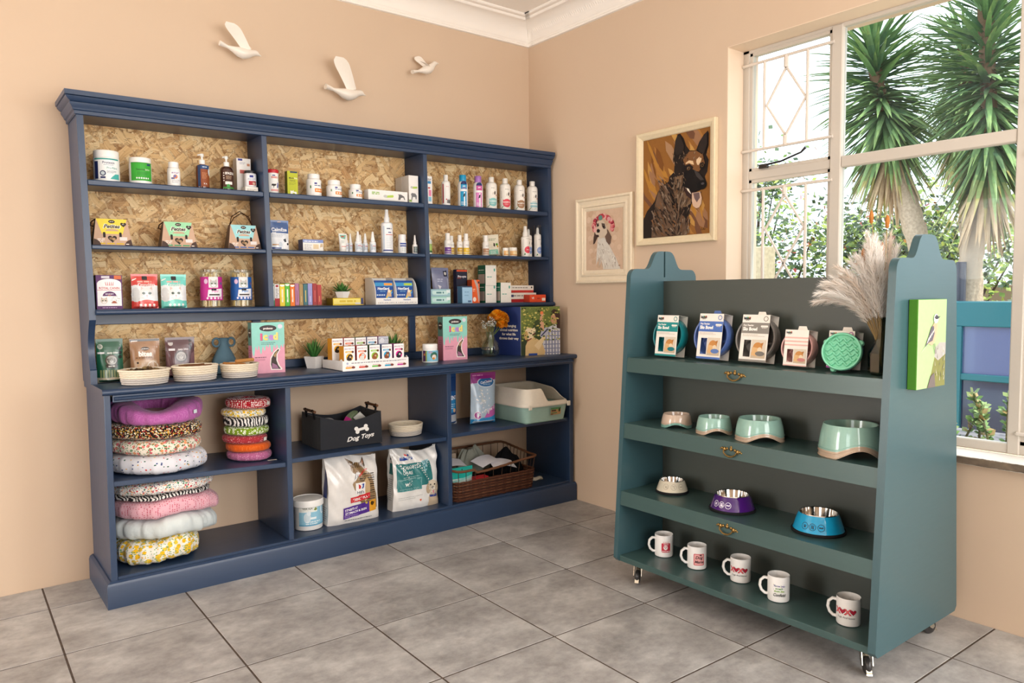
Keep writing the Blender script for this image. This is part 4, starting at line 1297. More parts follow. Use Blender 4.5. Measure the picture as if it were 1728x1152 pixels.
for (xx, base, dark, lb) in ((-2.406, '#d8433c', '#c2342e', 'red treat pouch with a white cat face'), (-2.281, '#6fd2c4', '#4ab8ac', 'turquoise treat pouch with a white cat face')):
    p = Print().rect(-.0565, 0, .0565, .157, base).poly([(-.0565, .034), (.0565, .034), (.0565, .104), (.04, .108), (.0, .100), (-.04, .108), (-.0565, .104)], '#e6e9ea')
    p.ell(-.040, .062, .018, .034, '#d4d6d6')
    cat_face(p, .006, .066, .030, '#e2e2e0', '#d8b8b0', '#5f7a66')
    p.rect(-.0565, .0, .0565, .030, base).ell(.006, .030, .03, .010, base, 16, 0, pi).rrect(-.011, .130, .011, .148, .003, '#1f1a1c').lines(-.007, .007, .138, 1, .004, .003, '#f0ece6')
    p.text('Crunchies', .006, .102, .0125, '#fbf8f2', .05, wmax=.074).text('Crunchies', .006, .1025, .0115, dark, .0, wmax=.068).lines(-.032, .045, .119, 1, .004, .007, '#f0b0a0', 5)
    for k in range(4):
        p.ell(-.022 + k * .019, .016, .0055, .0055, '#f6f0ea', 12)
        p.rect(-.027 + k * .019, .0065, -.017 + k * .019, .0085, '#f6f0ea')
    p.poly([(-.054, .125), (-.036, .134), (-.034, .139), (-.054, .131)], '#f4efe8')
    pouch('treat_pouch', lb, xx, -.150, Z3, .113, .157, .042, base, p, group='cat treat pouches', seed=2)
for (xx, cc, dk, lb) in ((-2.110, '#c02a8c', '#e08ac0', 'clear treat tub with a magenta cat label'), (-1.968, '#1f5ca8', '#8ab4e0', 'clear treat tub with a blue cat label')):
    r, h = .0495, .184
    t = thing('treat_tub', lb, 'tub', (xx, -.15, Z3), -.02, 'clear tubs of treat sticks')
    MB('#e8eef0').lathe([(r * .9, 0), (r, .003), (r, h - .010), (r * .97, h - .006)], 28, caps=False).lathe([(.0001, .001), (r * .9, 0.0)], 28, caps=False).build('tub_wall', ACRYL, t)
    MB('#e6ecee').lathe([(r * 1.01, h - .014), (r * 1.015, h - .002), (r * .95, h), (.0001, h)], 28, caps=False).build('lid', ACRYL, t)
    rn = random.Random(int(-xx * 1000))
    for k in range(26):
        a, q = rn.uniform(0, 2 * pi), sqrt(rn.uniform(.1, 1)) * (r - .009)
        MBk = MB(['#e8cf9c', '#f2e6c8', '#d8b878'][k % 3]).tube([(q * cos(a), q * sin(a), .006), (q * cos(a + .2) * .96, q * sin(a + .2) * .96, .150 + rn.uniform(0, .02))], .0055, 6)
        MBk.build('treat_stick', MATTE, t)
    p = Print().rect(-.078, .034, .078, .146, cc).rrect(-.024, .092, .020, .146, .004, '#dfe0de')
    cat_face(p, -.002, .112, .017, '#b9bab8', '#c8a8a0', '#6a8a60')
    p.rect(-.078, .034, .078, .094, cc).poly([(-.030, .05), (.040, .05), (.042, .09), (-.026, .084)], '#e8e6ea').text('Purr', .004, .072, .012, dk if cc != '#1f5ca8' else '#6a9ad0', .04, .2).rect(-.022, .057, .026, .064, '#3a3230').rrect(-.012, .080, .010, .090, .002, '#1c181a').ell(-.036, .124, .009, .012, '#d8b8d4', 14).ell(.036, .114, .007, .007, '#6a5a86', 12)
    for k in range(5):
        p.ell(-.030 + k * .016, .044, .005, .005, '#f2e2ee', 12)
    stick(p, 'label_print', cyl(r), t, PAPER, du=.008)
# row of slim cartons
bx = [-1.825, -1.811, -1.785, -1.757, -1.731, -1.705, -1.682, -1.660, -1.636, -1.610, -1.585, -1.560]
bc = [('#e9ebe6', '#2f8a4a', 'white and green'), ('#e8e4e2', '#a8202c', 'white and dark red'), ('#ecd23a', '#f6f0d8', 'yellow'), ('#5cbc3c', '#f0f6ea', 'bright green'), ('#ee7a26', '#fbeede', 'orange'), ('#b0789c', '#8a5a7a', 'mauve'), ('#a88c5c', '#c8b080', 'tan'), ('#3f7078', '#d8c060', 'dark teal'), ('#9a98cc', '#c8c8e8', 'lavender'), ('#a03a3c', '#c8605c', 'brick red'), ('#b0403e', '#d08a60', 'brick red with gold')]
for i in range(11):
    xx, ww = (bx[i] + bx[i + 1]) / 2, bx[i + 1] - bx[i] - .0016
    base, acc, nm = bc[i]
    hh = .116 - .004 * (i % 3 == 1) - .003 * (i % 4 == 2)
    p = Print()
    if i < 2:
        p.rect(-ww / 2, 0, ww / 2, .040 if i else .03, acc).ell(0, hh - .010, ww * .3, .006, acc, 12).lines(-ww * .3, ww * .3, .085, 6, .008, .003, '#55555a', i)
    elif i < 5:
        p.rect(-ww * .14, .02, ww * .14, .086, acc).text('treat', -ww * .02, .032, .005, base, .02, rot=pi / 2, align='LEFT').ell(0, hh - .004, ww * .5, .010, '#f6f4ee', 14, pi, 2 * pi)
    else:
        p.rect(-ww * .1, .02, ww * .1, .05 + .03 * (i % 2), acc).rect(-ww / 2, 0, ww / 2, .004, '#6a5a50')
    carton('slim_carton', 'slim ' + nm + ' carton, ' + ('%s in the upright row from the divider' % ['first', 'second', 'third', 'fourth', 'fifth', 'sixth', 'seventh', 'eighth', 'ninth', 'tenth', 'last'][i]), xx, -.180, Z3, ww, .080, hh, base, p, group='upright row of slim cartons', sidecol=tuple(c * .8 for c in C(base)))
p = Print().rect(-.088, 0, .088, .038, '#dcc02c').rect(-.084, .006, .07, .034, '#ecdc7a').lines(-.05, .05, .016, 1, .004, .010, '#d8bc3c').rect(.040, .004, .072, .014, '#dcd8d0').rect(.074, .004, .088, .038, '#3a3f6a')
carton('yellow_flat_box', 'low yellow carton carrying a potted succulent', -1.411, -.182, Z3, .176, .085, .038, '#d8bc28', p, sidecol='#8a7418')

def succulent(name, label, x, y, z, pw, ph, leaf_l, nl, kind, rz=0.3):
    t = thing(name, label, 'potted plant', (x, y, z), rz)
    a, b2 = pw / 2, pw / 2 * .72
    pm = MB('#eceae8')
    def ring(s, zz): return [(-s, -s, zz), (s, -s, zz), (s, s, zz), (-s, s, zz)]
    if kind == 'hex':
        def ring(s, zz): return [(s * 1.1 * cos(pi / 3 * k), s * 1.1 * sin(pi / 3 * k), zz) for k in range(6)]
    n = len(ring(a, 0))
    vs = ring(b2, 0) + ring(a, ph) + ring(a * .9, ph) + ring(a * .86, ph - .006)
    fs = [list(range(n))[::-1]] + [[k * n + i, k * n + (i + 1) % n, (k + 1) * n + (i + 1) % n, (k + 1) * n + i] for k in range(3) for i in range(n)]
    pm.add(vs, fs).build('pot', CERAMIC, t, smooth=0.3)
    MB('#4a3a2c').add(ring(a * .87, ph - .006), [list(range(n))]).build('soil', MATTE, t, smooth=0)
    rn = random.Random(int(x * -977))
    for i in range(nl):
        q = i / nl
        az = i * 2.399
        el = radians(80 - 62 * q) if kind != 'spiky' else radians(86 - 34 * q)
        L = leaf_l * (0.75 + .35 * rn.random())
        wd = L * (.20 if kind != 'spiky' else .085)
        pts, rr = [], []
        d = Vector((cos(az) * cos(el), sin(az) * cos(el), sin(el)))
        side = Vector((-sin(az), cos(az), 0))
        nrm = d.cross(side)
        o0 = Vector((cos(az), sin(az), 0)) * a * .35 * q + Vector((0, 0, ph - .006))
        lf = MB()
        vs, cs = [], []
        S = 6
        for k in range(S + 1):
            s_ = k / S
            ww = wd * (sin(pi * min(1, s_ * .75 + .18)) ** .8) * (1 - s_ ** 4) + .0004
            c0 = o0 + d * L * s_ + nrm * (-.10 * L * s_ * s_)
            vs += [c0 - side * ww, c0 - nrm * ww * .35, c0 + side * ww, c0 + nrm * ww * .25]
        for k in range(S):
            for j in range(4):
                f = [k * 4 + j, k * 4 + (j + 1) % 4, (k + 1) * 4 + (j + 1) % 4, (k + 1) * 4 + j]
                g_ = k / S
                base = (.035, .17, .035) if kind != 'rosette' else (.05, .20, .045)
                tip = (.16, .33, .08)
                lf.add([vs[m2] for m2 in f], [(0, 1, 2, 3)], tuple(base[m2] + (tip[m2] - base[m2]) * g_ ** 2 for m2 in range(3)))
        lf.build('leaf', LEAF, t, smooth=1.2)
    return t

succulent('succulent', 'green rosette succulent in a white pot on the yellow carton', -1.425, -.140, Z3 + .0386, .082, .034, .060, 26, 'hex', .2)

# white counter display with two blue cartons
t = thing('carton_display', 'white curved-sided counter display holding two blue cartons', 'display rack', (-1.112, -.115, Z3), -.02)
w_, d_, h_ = .262, .130, .150
ol = [(-d_ / 2, 0), (d_ / 2, 0), (d_ / 2, h_)] + [(-d_ / 2 + .07 - .07 * sin(a) + 0.0, .05 + (h_ - .05) * cos(a)) for a in [pi / 2 * i / 8 for i in range(9)]]
for xx in (-w_ / 2, -.002, w_ / 2 - .003):
    MB('#e9e7e4').prism(ol, 0, xx, xx + .003).build('side', PAPER, t, smooth=0.4)
MB('#eceae6').box(-w_ / 2 + .003, w_ / 2 - .003, d_ / 2 - .003, d_ / 2, 0, h_ - .002).build('back', PAPER, t, smooth=0)
MB('#eceae6').box(-w_ / 2 + .003, w_ / 2 - .003, -d_ / 2, d_ / 2 - .003, .0, .003).build('base', PAPER, t, smooth=0)
MB('#f2f0ec').box(-w_ / 2, w_ / 2, -d_ / 2 - .003, -d_ / 2, 0, .036).build('front_lip', PAPER, t, smooth=0)
p = Print()
for sg in (-1, 1):
    p.text('NexGard', sg * .062, .022, .008, '#2f5aa0', .02)
    for k in range(11):
        p.ell(sg * .062 - .054 + k * .011, .010, .0022, .003, '#3a3a44' if k % 3 else '#c8b088', 8)
stick(p, 'lip_print', front(-d_ / 2 - .003), t)
for sg, acc, lb in ((-1, '#f0a040', 'blue carton with an orange corner in the white display'), (1, '#b8d24a', 'blue carton with a lime corner in the white display')):
    p = Print().rect(-.056, 0, .056, .110, '#1f4f9c').rect(-.056, .09, .056, .110, '#3f9ad0').rect(.0, .094, .052, .107, acc).text('NexGard', -.006, .070, .013, '#f4f8fc', .04, .15, wmax=.084).text('SPECTRA', -.010, .058, .006, '#8ac4e8', .02).ell(.050, .010, .044, .058, '#e8c83a', 20, pi / 2, pi).ell(.052, .008, .038, .050, '#58b0d8', 20, pi / 2, pi).poly([(.014, .03), (.016, .05), (.022, .068), (.032, .072), (.040, .06), (.042, .03)], '#d8b48a').ell(.029, .062, .008, .009, '#f0e2cc', 12)
    for k in range(5):
        p.ell(-.046 + k * .011, .040, .004, .004, '#d8e8f4', 10)
    carton('flea_tablet_box', lb, -1.112 + sg * .0635, -.158, Z3 + .0085, .112, .072, .122, '#1f4f9c', p, group='blue cartons in the counter display', rx=-.12)

for (zz, cc, lb) in ((Z3, '#a5d8cc', 'mint green flat carton, lower of two'), (Z3 + .0425, '#9cc4ce', 'pale blue flat carton on the mint green one')):
    p = Print().rect(-.068, 0, .068, .041, cc).rrect(-.058, .010, .05, .032, .008, '#c9e6e4').lines(-.030, .025, .016, 1, .004, .010, '#5a8a90').rect(.04, .02, .064, .036, '#e2eef0')
    carton('flat_carton', lb, -.836, -.200, zz, .136, .070, .0415, cc, p, group='stacked flat cartons')
p = Print().rect(-.060, 0, .060, .21, '#8a8fae').rect(.02, .16, .046, .2, '#23233a').ell(.033, .18, .008, .012, '#e6e0d8', 12).lines(-.03, .012, .14, 2, .012, .006, '#c8cce0').rect(-.04, .062, .06, .066, '#e2e4ee').rect(-.04, .0, .06, .062, '#4a4f78').poly([(-.03, .11), (-.02, .08), (-.006, .1)], '#e8e4ea').rect(.042, .0, .052, .15, '#c4c8dc')
pouch('foil_pouch', 'tall grey-violet foil pouch behind the flat cartons', -.765, -.100, Z3, .120, .214, .05, '#8a8fae', p, rx=-.1)
p = Print().rect(-.038, 0, .038, .2, '#1c2238').rect(-.038, .19, .038, .2, '#e0522a').text('Pro-cyte', 0, .155, .012, '#e8e4ea', .03, wmax=.066).rect(-.034, .15, -.006, .152, '#e0522a').rect(-.038, .0, .038, .105, '#e0522a').poly([(-.038, .105), (.038, .128), (.038, .07), (-.038, .085)], '#2a2430').lines(-.03, .03, .04, 5, .008, .003, '#f2b49a')
carton('supplement_box', 'tall navy and orange carton behind the pale blue box', -.635, -.125, Z3, .080, .035, .203, '#1c2238', p, sidecol='#2a2a44')
p = Print().rect(-.036, 0, .036, .1, '#9cc4e2').rect(-.036, .094, .036, .1, '#2a3a5a').lines(-.02, .012, .064, 2, .02, .004, '#6a94ba').rect(.004, .006, .028, .016, '#4a6a90')
carton('supplement_box', 'pale blue carton in front of the navy and orange one', -.652, -.205, Z3, .072, .055, .101, '#9cc4e2', p, sidecol='#4f7a9c', topcol='#24324c')
p = Print().rect(-.028, 0, .028, .14, '#e4602a').poly([(.02, .0), (.028, .03), (.018, .11), (.0, .14), (-.014, .14), (.006, .09)], '#b0a6a2').ell(-.010, .022, .012, .014, '#f4e4d8', 14).lines(-.022, .0, .08, 2, .01, .005, '#f4c4a8').rect(.016, .116, .026, .13, '#2a2430')
carton('supplement_box', 'orange carton between the pale blue and green ones', -.579, -.190, Z3, .056, .05, .140, '#e4602a', p, sidecol='#a84420')
gp = lambda: Print().rect(-.041, 0, .041, .104, '#efeee8').poly([(.022, .104), (.022, .09), (.027, .085), (.032, .09), (.032, .104)], '#3aa894').lines(-.03, .008, .05, 1, .004, .005, '#5ab0a4')
gs = lambda d: Print().rect(-d / 2, 0, d / 2, .104, '#1f6a52').rect(-d / 2 + .006, .012, d / 2 - .006, .07, '#b9aaa0').lines(-d / 2 + .01, d / 2 - .01, .092, 1, .004, .006, '#d8e6de').lines(-d / 2 + .01, d / 2 - .01, .08, 1, .004, .002, '#8ac4ac')
carton('gut_supplement_box', 'green and white carton on the bottom, hugging the orange one', -.452, -.170, Z3, .082, .080, .105, '#efeee8', gp(), gs(.08), '#1f6a52', group='green and white cartons', rz=.0)
carton('gut_supplement_box', 'green and white carton stacked on top of another', -.452, -.172, Z3 + .1055, .082, .080, .125, '#efeee8', gp(), gs(.08), '#1f6a52', group='green and white cartons')
carton('gut_supplement_box', 'green and white carton beside the flat red-striped ones', -.355, -.196, Z3, .080, .080, .124, '#efeee8', gp(), gs(.08), '#1f6a52', group='green and white cartons')
for (xx, yy, zz, ww, hh, cc, c2, lb) in ((-.197, -.170, Z3, .215, .060, '#e9e4dc', '#b02a2c', 'long white and red flat carton at the bottom of the corner pile'), (-.210, -.168, Z3 + .0606, .200, .046, '#ece8e0', '#c23a34', 'long white flat carton with red foot on top of the corner pile')):
    p = Print().rect(-ww / 2, 0, ww / 2, hh, cc).rect(-ww / 2, 0, ww / 2, hh * .34, c2).lines(-ww * .4, ww * .3, hh * .62, 1, .006, hh * .14, '#9a948c').ell(ww * .42, hh * .72, .006, .006, '#2a2624', 10).rect(-ww * .48, hh * .55, -ww * .36, hh * .8, '#3a3f6a' if zz == Z3 else '#dcd8d0')
    carton('flat_carton', lb, xx, yy, zz, ww, .10, hh, cc, p, group='flat cartons piled in the corner', sidecol=c2)
p = Print().rect(-.066, 0, .066, .046, '#e2502c').text('VE', -.04, .020, .012, '#f6ece4', .03).text('tabs', .006, .020, .010, '#8a2a20', .03).rect(.034, .008, .062, .026, '#f0e0d4')
carton('flat_carton', 'orange-red flat carton in front of the white and red pile', -.130, -.235, Z3, .133, .06, .047, '#e2502c', p, sidecol='#b83a20')
# ================================================================== ON THE COUNTER
ZC = 0.9234
p = Print().rect(-.054, .0, .054, .194, '#1d5a42').rect(-.054, .0, .054, .022, '#c8c0a8').ell(-.038, .160, .011, .011, '#c8c8c0', 16).ell(-.038, .160, .007, .007, '#8a948a', 14).rect(-.050, .128, -.022, .136, '#e2e0e4').text('tasty bites', .012, .128, .008, '#eef0ea', .02, .3, wmax=.052).ell(.006, .098, .026, .026, '#3a2e28').ell(.006, .098, .021, .021, '#9a9a94', 20)
dog_face(p, .006, .098, .013, '#7a7a74', '#5a5a56', '#b0b0aa')
p.poly([(-.02, .08), (.032, .08), (.028, .066), (.006, .062), (-.016, .066)], '#2a2420').lines(-.008, .02, .070, 1, .004, .004, '#e0dcd0')
for k in range(3):
    p.ell(.042, .150 - .019 * k, .008, .008, '#1c2a22', 12)
for k in range(8):
    p.rect(-.042 + k * .011, .022, -.035 + k * .011, .056, '#8a9a6a')
pouch('treat_pouch', 'dark green treat pouch at the left end of the counter', -2.560, -.150, ZC, .108, .194, .05, '#1d5a42', p, rz=-.1, group='dog treat pouches on the counter')
p = Print().rect(-.062, .0, .062, .186, '#a9805f').rect(-.062, .176, .062, .186, '#2a2422').rect(-.056, .168, -.030, .180, '#ded8d4').ell(.0, .168, .010, .003, '#4a3628', 10).ell(-.0, .142, .018, .008, '#2a1f1a').text('probono', 0, .139, .006, '#f0e8e0', .02).text('bites', .0, .108, .021, '#f4efe8', .05, wmax=.088).lines(-.042, .044, .098, 1, .004, .0045, '#6a4a34', 9).rrect(-.05, .01, .05, .09, .01, '#c0a080').ell(.03, .05, .028, .036, '#d8c8b4', 18)
p.ell(.03, .05, .022, .030, '#b08a62', 18).ell(-.034, .078, .005, .005, '#2a2220', 10)
pouch('treat_pouch', 'tan brown treat pouch lettered bites', -2.412, -.135, ZC, .126, .188, .05, '#a9805f', p, rz=-.08, group='dog treat pouches on the counter', seed=5)
p = Print().rect(-.064, .0, .064, .188, '#5a3a40').ell(-.042, .160, .011, .011, '#c8c0bc', 16).rect(-.052, .126, -.024, .136, '#e2e0e4').text('tasty bites', .012, .128, .008, '#efe8ea', .02, .3, wmax=.05).ell(.002, .098, .028, .028, '#2e2022').ell(.002, .098, .022, .022, '#a09894', 20)
dog_face(p, .002, .098, .014, '#8a827c', '#5f5855', '#c0b8b2')
p.poly([(.03, .0), (.064, .0), (.064, .12), (.05, .11)], '#7a585e').poly([(-.064, .0), (-.04, .0), (-.055, .12), (-.064, .12)], '#6e4c52')
for k in range(3):
    p.ell(.046, .172 - .018 * k, .008, .008, '#2a1c20', 12)
pouch('treat_pouch', 'plum-coloured treat pouch behind the middle rope basket', -2.259, -.135, ZC, .130, .188, .05, '#5a3a40', p, rz=-.08, group='dog treat pouches on the counter', seed=9)

def rope_basket(name, label, x, y, z, rx, ry, h, rz, handles=True, group='coiled rope baskets'):
    t = thing(name, label, 'basket', (x, y, z + .0016), rz, group)
    rows = max(5, int(round(h / .0095)))
    rr = h / rows / 2
    b = MB('#eee4d2')
    n = 44
    for k in range(rows):
        s = .88 + .12 * ((k + .5) / rows) ** .7
        cc = '#e9ddc8' if k >= rows * .42 else '#c9c2bb'
        pts = []
        for i in range(n):
            a = 2 * pi * i / n
            flare = 1.0
            if handles and k == rows - 1:
                flare = 1 + .04 * max(0, abs(cos(a)) - .93) / .07
            pts.append((rx * s * flare * cos(a), ry * s * sin(a), rr + k * 2 * rr * .98 + .0009 * sin(a * 22 + k)))
        b.tube(pts, rr * 1.08, 6, cc, closed=True)
    b.build('coiled_wall', CLOTH, t, smooth=1.0)
    MB('#d9cfbf').lathe([(.0001, .003), (rx * .87, .003)], 32, sy=ry / rx, caps=False).build('base', CLOTH, t)
    return t

rope_basket('rope_basket', 'rope basket full of dark dried chews, nearest the counter end', -2.458, -.340, ZC, .098, .082, .066, -.12)
rope_basket('rope_basket', 'middle rope basket on the counter holding a few sticks', -2.247, -.338, ZC, .096, .082, .070, .1)
rope_basket('rope_basket', 'rope basket with tan chew blocks sticking out', -2.050, -.345, ZC, .083, .078, .066, -.05)
rn = random.Random(11)
def pebble(b, x, y, z, s, col):
    m_ = MB(col).lathe([(.0001, -.5), (.6, -.35), (.95, 0), (.55, .38), (.0001, .5)], 7)
    M = Matrix.Translation((x, y, z)) @ Matrix.Rotation(rn.uniform(0, 6), 4, 'Z') @ Matrix.Rotation(rn.uniform(0, 6), 4, 'X') @ Matrix.Diagonal((s * rn.uniform(.7, 1.3), s * rn.uniform(.6, 1.1), s * rn.uniform(.5, 1.0), 1))
    b.merge(m_, M)
b = MB()
for k in range(150):
    a, q = rn.uniform(0, 2 * pi), sqrt(rn.random())
    pebble(b, -2.456 + .092 * q * cos(a), -.340 + .066 * q * sin(a), ZC + .052 + rn.uniform(-.004, .016) * (1.1 - q), .013, rn.choice(['#5a4228', '#3c2c1c', '#7a5f3c', '#8a744e', '#4a3a2a', '#6a5a44']))
tag(b.build('dried_chews', MATTE), 'dark dried chew pieces heaped in the rope basket', 'dog chews', kind='stuff')
for k, (dx, dy, a) in enumerate(((-.02, .0, .15), (.012, .018, -.1), (.004, -.022, .05), (-.01, .03, .3))):
    b = MB(['#8a5a34', '#6a4226', '#9a6a40', '#75502f'][k]).tube([(-.062, 0, 0), (-.02, .003, .002), (.03, -.002, .001), (.062, .002, .003)], .0055, 7)
    tag(b.build('chew_stick', MATTE, loc=(-2.243 + dx, -.338 + dy, ZC + .050 + .0115 * (k % 2) + .001 * k), rot=(0, .03, a)), ['reddish chew stick nearest the basket rim in the middle rope basket', 'darkest chew stick in the middle rope basket', 'lightest tan chew stick in the middle rope basket', 'slanting brown chew stick at the back of the middle rope basket'][k], 'chew stick', 'chew sticks in the rope basket')
for k, (dx, dy, dz, rz_, ry_, L, cc, lb) in enumerate(((-.03, .0, .062, .15, .10, .105, '#a06a34', 'long flat tan chew block jutting from the rope basket'), (.022, .012, .076, -.1, -.06, .085, '#b07c44', 'topmost tan chew block in the rope basket'))):
    b = MB(cc).box(-L / 2, L / 2, -.014, .014, -.008, .008, b=.004)
    tag(b.build('chew_block', MATTE, loc=(-2.043 + dx, -.345 + dy, ZC + dz), rot=(0, ry_, rz_)), lb, 'chew block', 'tan chew blocks')
b = MB()
for k in range(40):
    a, q = rn.uniform(0, 2 * pi), sqrt(rn.random())
    pebble(b, -2.043 + .072 * q * cos(a), -.345 + .062 * q * sin(a), ZC + .050 + rn.uniform(-.004, .008), .012, rn.choice(['#6a4a2c', '#8a623a', '#4f3a26']))
tag(b.build('small_chews', MATTE), 'small brown chew pieces filling the basket under the blocks', 'dog chews', kind='stuff')

# slate vase with two ring handles
t = thing('vase', 'matte slate-blue vase with two ring handles', 'vase', (-2.051, -.120, ZC))
pr_ = [(.040, 0), (.056, .004), (.063, .026), (.062, .046), (.052, .076), (.038, .106), (.026, .128), (.020, .142), (.0195, .156), (.024, .170), (.027, .175), (.023, .174), (.016, .156), (.014, .140)]
MB('#4d6877').lathe(pr_, 36, caps=False).build('body', MATTE, t)
for sg in (-1, 1):
    MB('#4d6877').tube([(sg * (.036 + .017 * cos(a)), 0, .154 + .020 * sin(a)) for a in [2 * pi * i / 20 for i in range(20)]], .0055, 8, closed=True).build('handle', MATTE, t)

def iced(name, label, x, yf, z, w, d, h, rz):
    p = Print().rect(-w / 2, 0, w / 2, h, '#e29fb4')
    pts = [(-w / 2, h), (-w / 2, h * .53)]
    n = 9
    for i in range(n):
        u0 = -w / 2 + w * i / n
        u1 = u0 + w / n
        dep = [.30, .42, .34, .40, .46, .36, .44, .38, .45][i] * h + .05 * h
        pts += [(u0 + w / n * .15, dep + .015), (u0 + w / n * .3, dep), (u0 + w / n * .6, dep), (u0 + w / n * .75, dep + .02), (u1, h * .53)]
    pts += [(w / 2, h)]
    p.poly(pts, '#8fd0c4')
    p.ell(.0, h * .885, w * .26, h * .062, '#231c20', 24).ell(.0, h * .885, w * .235, h * .053, '#3a3034', 24).text('probono', 0, h * .865, h * .036, '#f2ece6', .04, wmax=w * .38)
    p.ell(w * .37, h * .915, w * .075, h * .045, '#d8d4e2', 18)
    let = 'iced'
    cols = ['#e05f8c', '#f0dc6a', '#b98ad0', '#f0e07a']
    for c_, u_, k in zip(let, (-.215, -.085, .085, .225), cols):
        p.text(c_, w * u_ + .002, h * .655, h * .13, '#a8567a' if k == '#e05f8c' else '#b09ab8', .06)
        p.text(c_, w * u_, h * .66, h * .13, k, .05)
    p.lines(-w * .22, w * .26, h * .595, 2, h * .03, h * .011, '#5a7a7a', 4).lines(-w * .42, -w * .06, h * .31, 1, .004, h * .014, '#6a3a4c').lines(-w * .42, -w * .1, h * .275, 2, h * .022, h * .008, '#a05a74')
    cr = []
    for i in range(15):
        s_ = i / 14
        cr.append((w * (.42 - .26 * (1 - s_) ** 1.5 - .04 + .06 * s_ * 0), h * (.07 + .42 * s_)))
    for i in range(15):
        s_ = 1 - i / 14
        cr.append((w * (.36 - .06 * sin(s_ * pi) + .07 * (1 - s_)), h * (.07 + .42 * s_)))
    p.poly([(w * .30, h * .49), (w * .16, h * .42), (w * .05, h * .30), (w * .03, h * .16), (w * .06, h * .06), (w * .40, h * .05), (w * .41, h * .08), (w * .33, h * .14), (w * .27, h * .24), (w * .27, h * .36), (w * .36, h * .46)], '#f2e6e2')
    p.poly([(w * .30, h * .47), (w * .18, h * .40), (w * .08, h * .29), (w * .06, h * .17), (w * .09, h * .08), (w * .36, h * .07), (w * .28, h * .15), (w * .23, h * .25), (w * .24, h * .36), (w * .32, h * .45)], '#3a2c28')
    p.poly([(w * .09, h * .09), (w * .30, h * .08), (w * .24, h * .15), (w * .1, h * .2)], '#9a6a8a').poly([(w * .26, h * .44), (w * .14, h * .34), (w * .20, h * .30), (w * .27, h * .42)], '#a88a60')
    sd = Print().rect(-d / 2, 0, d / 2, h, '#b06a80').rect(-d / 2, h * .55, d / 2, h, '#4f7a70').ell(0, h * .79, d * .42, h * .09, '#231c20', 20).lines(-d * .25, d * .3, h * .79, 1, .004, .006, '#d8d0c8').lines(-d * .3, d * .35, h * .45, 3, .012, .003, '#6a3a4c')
    carton(name, label, x, yf, z, w, d, h, '#e29fb4', p, sd, '#b06a80', rz, cat='box', group='pink and mint biscuit cartons')

iced('biscuit_box', 'pink and mint biscuit carton lettered iced, beside the slate vase', -1.878, -.262, ZC, .160, .058, .250, -.06)
iced('biscuit_box', 'pink and mint biscuit carton lettered iced, beside the glass vase', -.786, -.275, ZC, .160, .060, .252, -.08)
succulent('spiky_plant', 'spiky green plant in a square white pot', -1.606, -.170, ZC, .074, .062, .10, 30, 'spiky', .5)
succulent('spiky_plant', 'spiky green plant behind the white carton tray', -1.112, -.125, ZC, .070, .058, .112, 24, 'spiky', .2)

# tray with two rows of tablet cartons
t = thing('carton_tray', 'white stepped counter tray holding two rows of tablet cartons', 'display tray', (-1.3875, -.325, ZC), 0)
MB('#f0eeec').box(-.1875, .1875, -.120, .120, 0, .003).build('base', PAPER, t, smooth=0)
for xx in (-.1875, .1845):
    MB('#e2dfdc').prism([(-.120, 0), (.120, 0), (.120, .046), (-.085, .050), (-.105, .060), (-.120, .050)], 0, xx, xx + .003).build('side', PAPER, t, smooth=0.3)
MB('#e6e3e0').box(-.184, .184, .117, .120, 0, .044).build('back', PAPER, t, smooth=0)
MB('#eceae8').box(-.184, .184, -.04, -.036, .003, .05).build('step', PAPER, t, smooth=0)
MB('#f6f4f3').box(-.1875, .1875, -.123, -.120, 0, .051).build('front_lip', PAPER, t, smooth=0)
p = Print().lines(-.14, .155, .036, 1, .004, .005, '#9a9aa2', 3).ell(-.162, .038, .006, .006, '#b0b8d0', 12)
for k, cc in enumerate(('#e8a838', '#d84a3c', '#6ab84a', '#2fa4cc', '#c8329a')):
    u = -.148 + k * .073
    p.rect(u - .024, .012, u + .012, .020, cc).ell(u + .018, .017, .010, .006, '#7a3a2c', 12).lines(u - .02, u + .02, .023, 1, .003, .003, '#d8a0a0')
p.text('BRAVECTO', .152, .037, .0055, '#8a7a90', .01)
stick(p, 'lip_print', front(-.123), t)
cols = [('#f0b422', 'yellow', '#2a2420'), ('#ec6a26', 'orange', '#dcdcd8'), ('#8cc83c', 'green', '#9a5a30'), ('#27a8d8', 'blue', '#8a4a28'), ('#e0249a', 'magenta', '#22222a')]
sides = ['#c8861c', '#b01c1c', '#2e5c1c', '#1a4a8a', '#8a2a78']
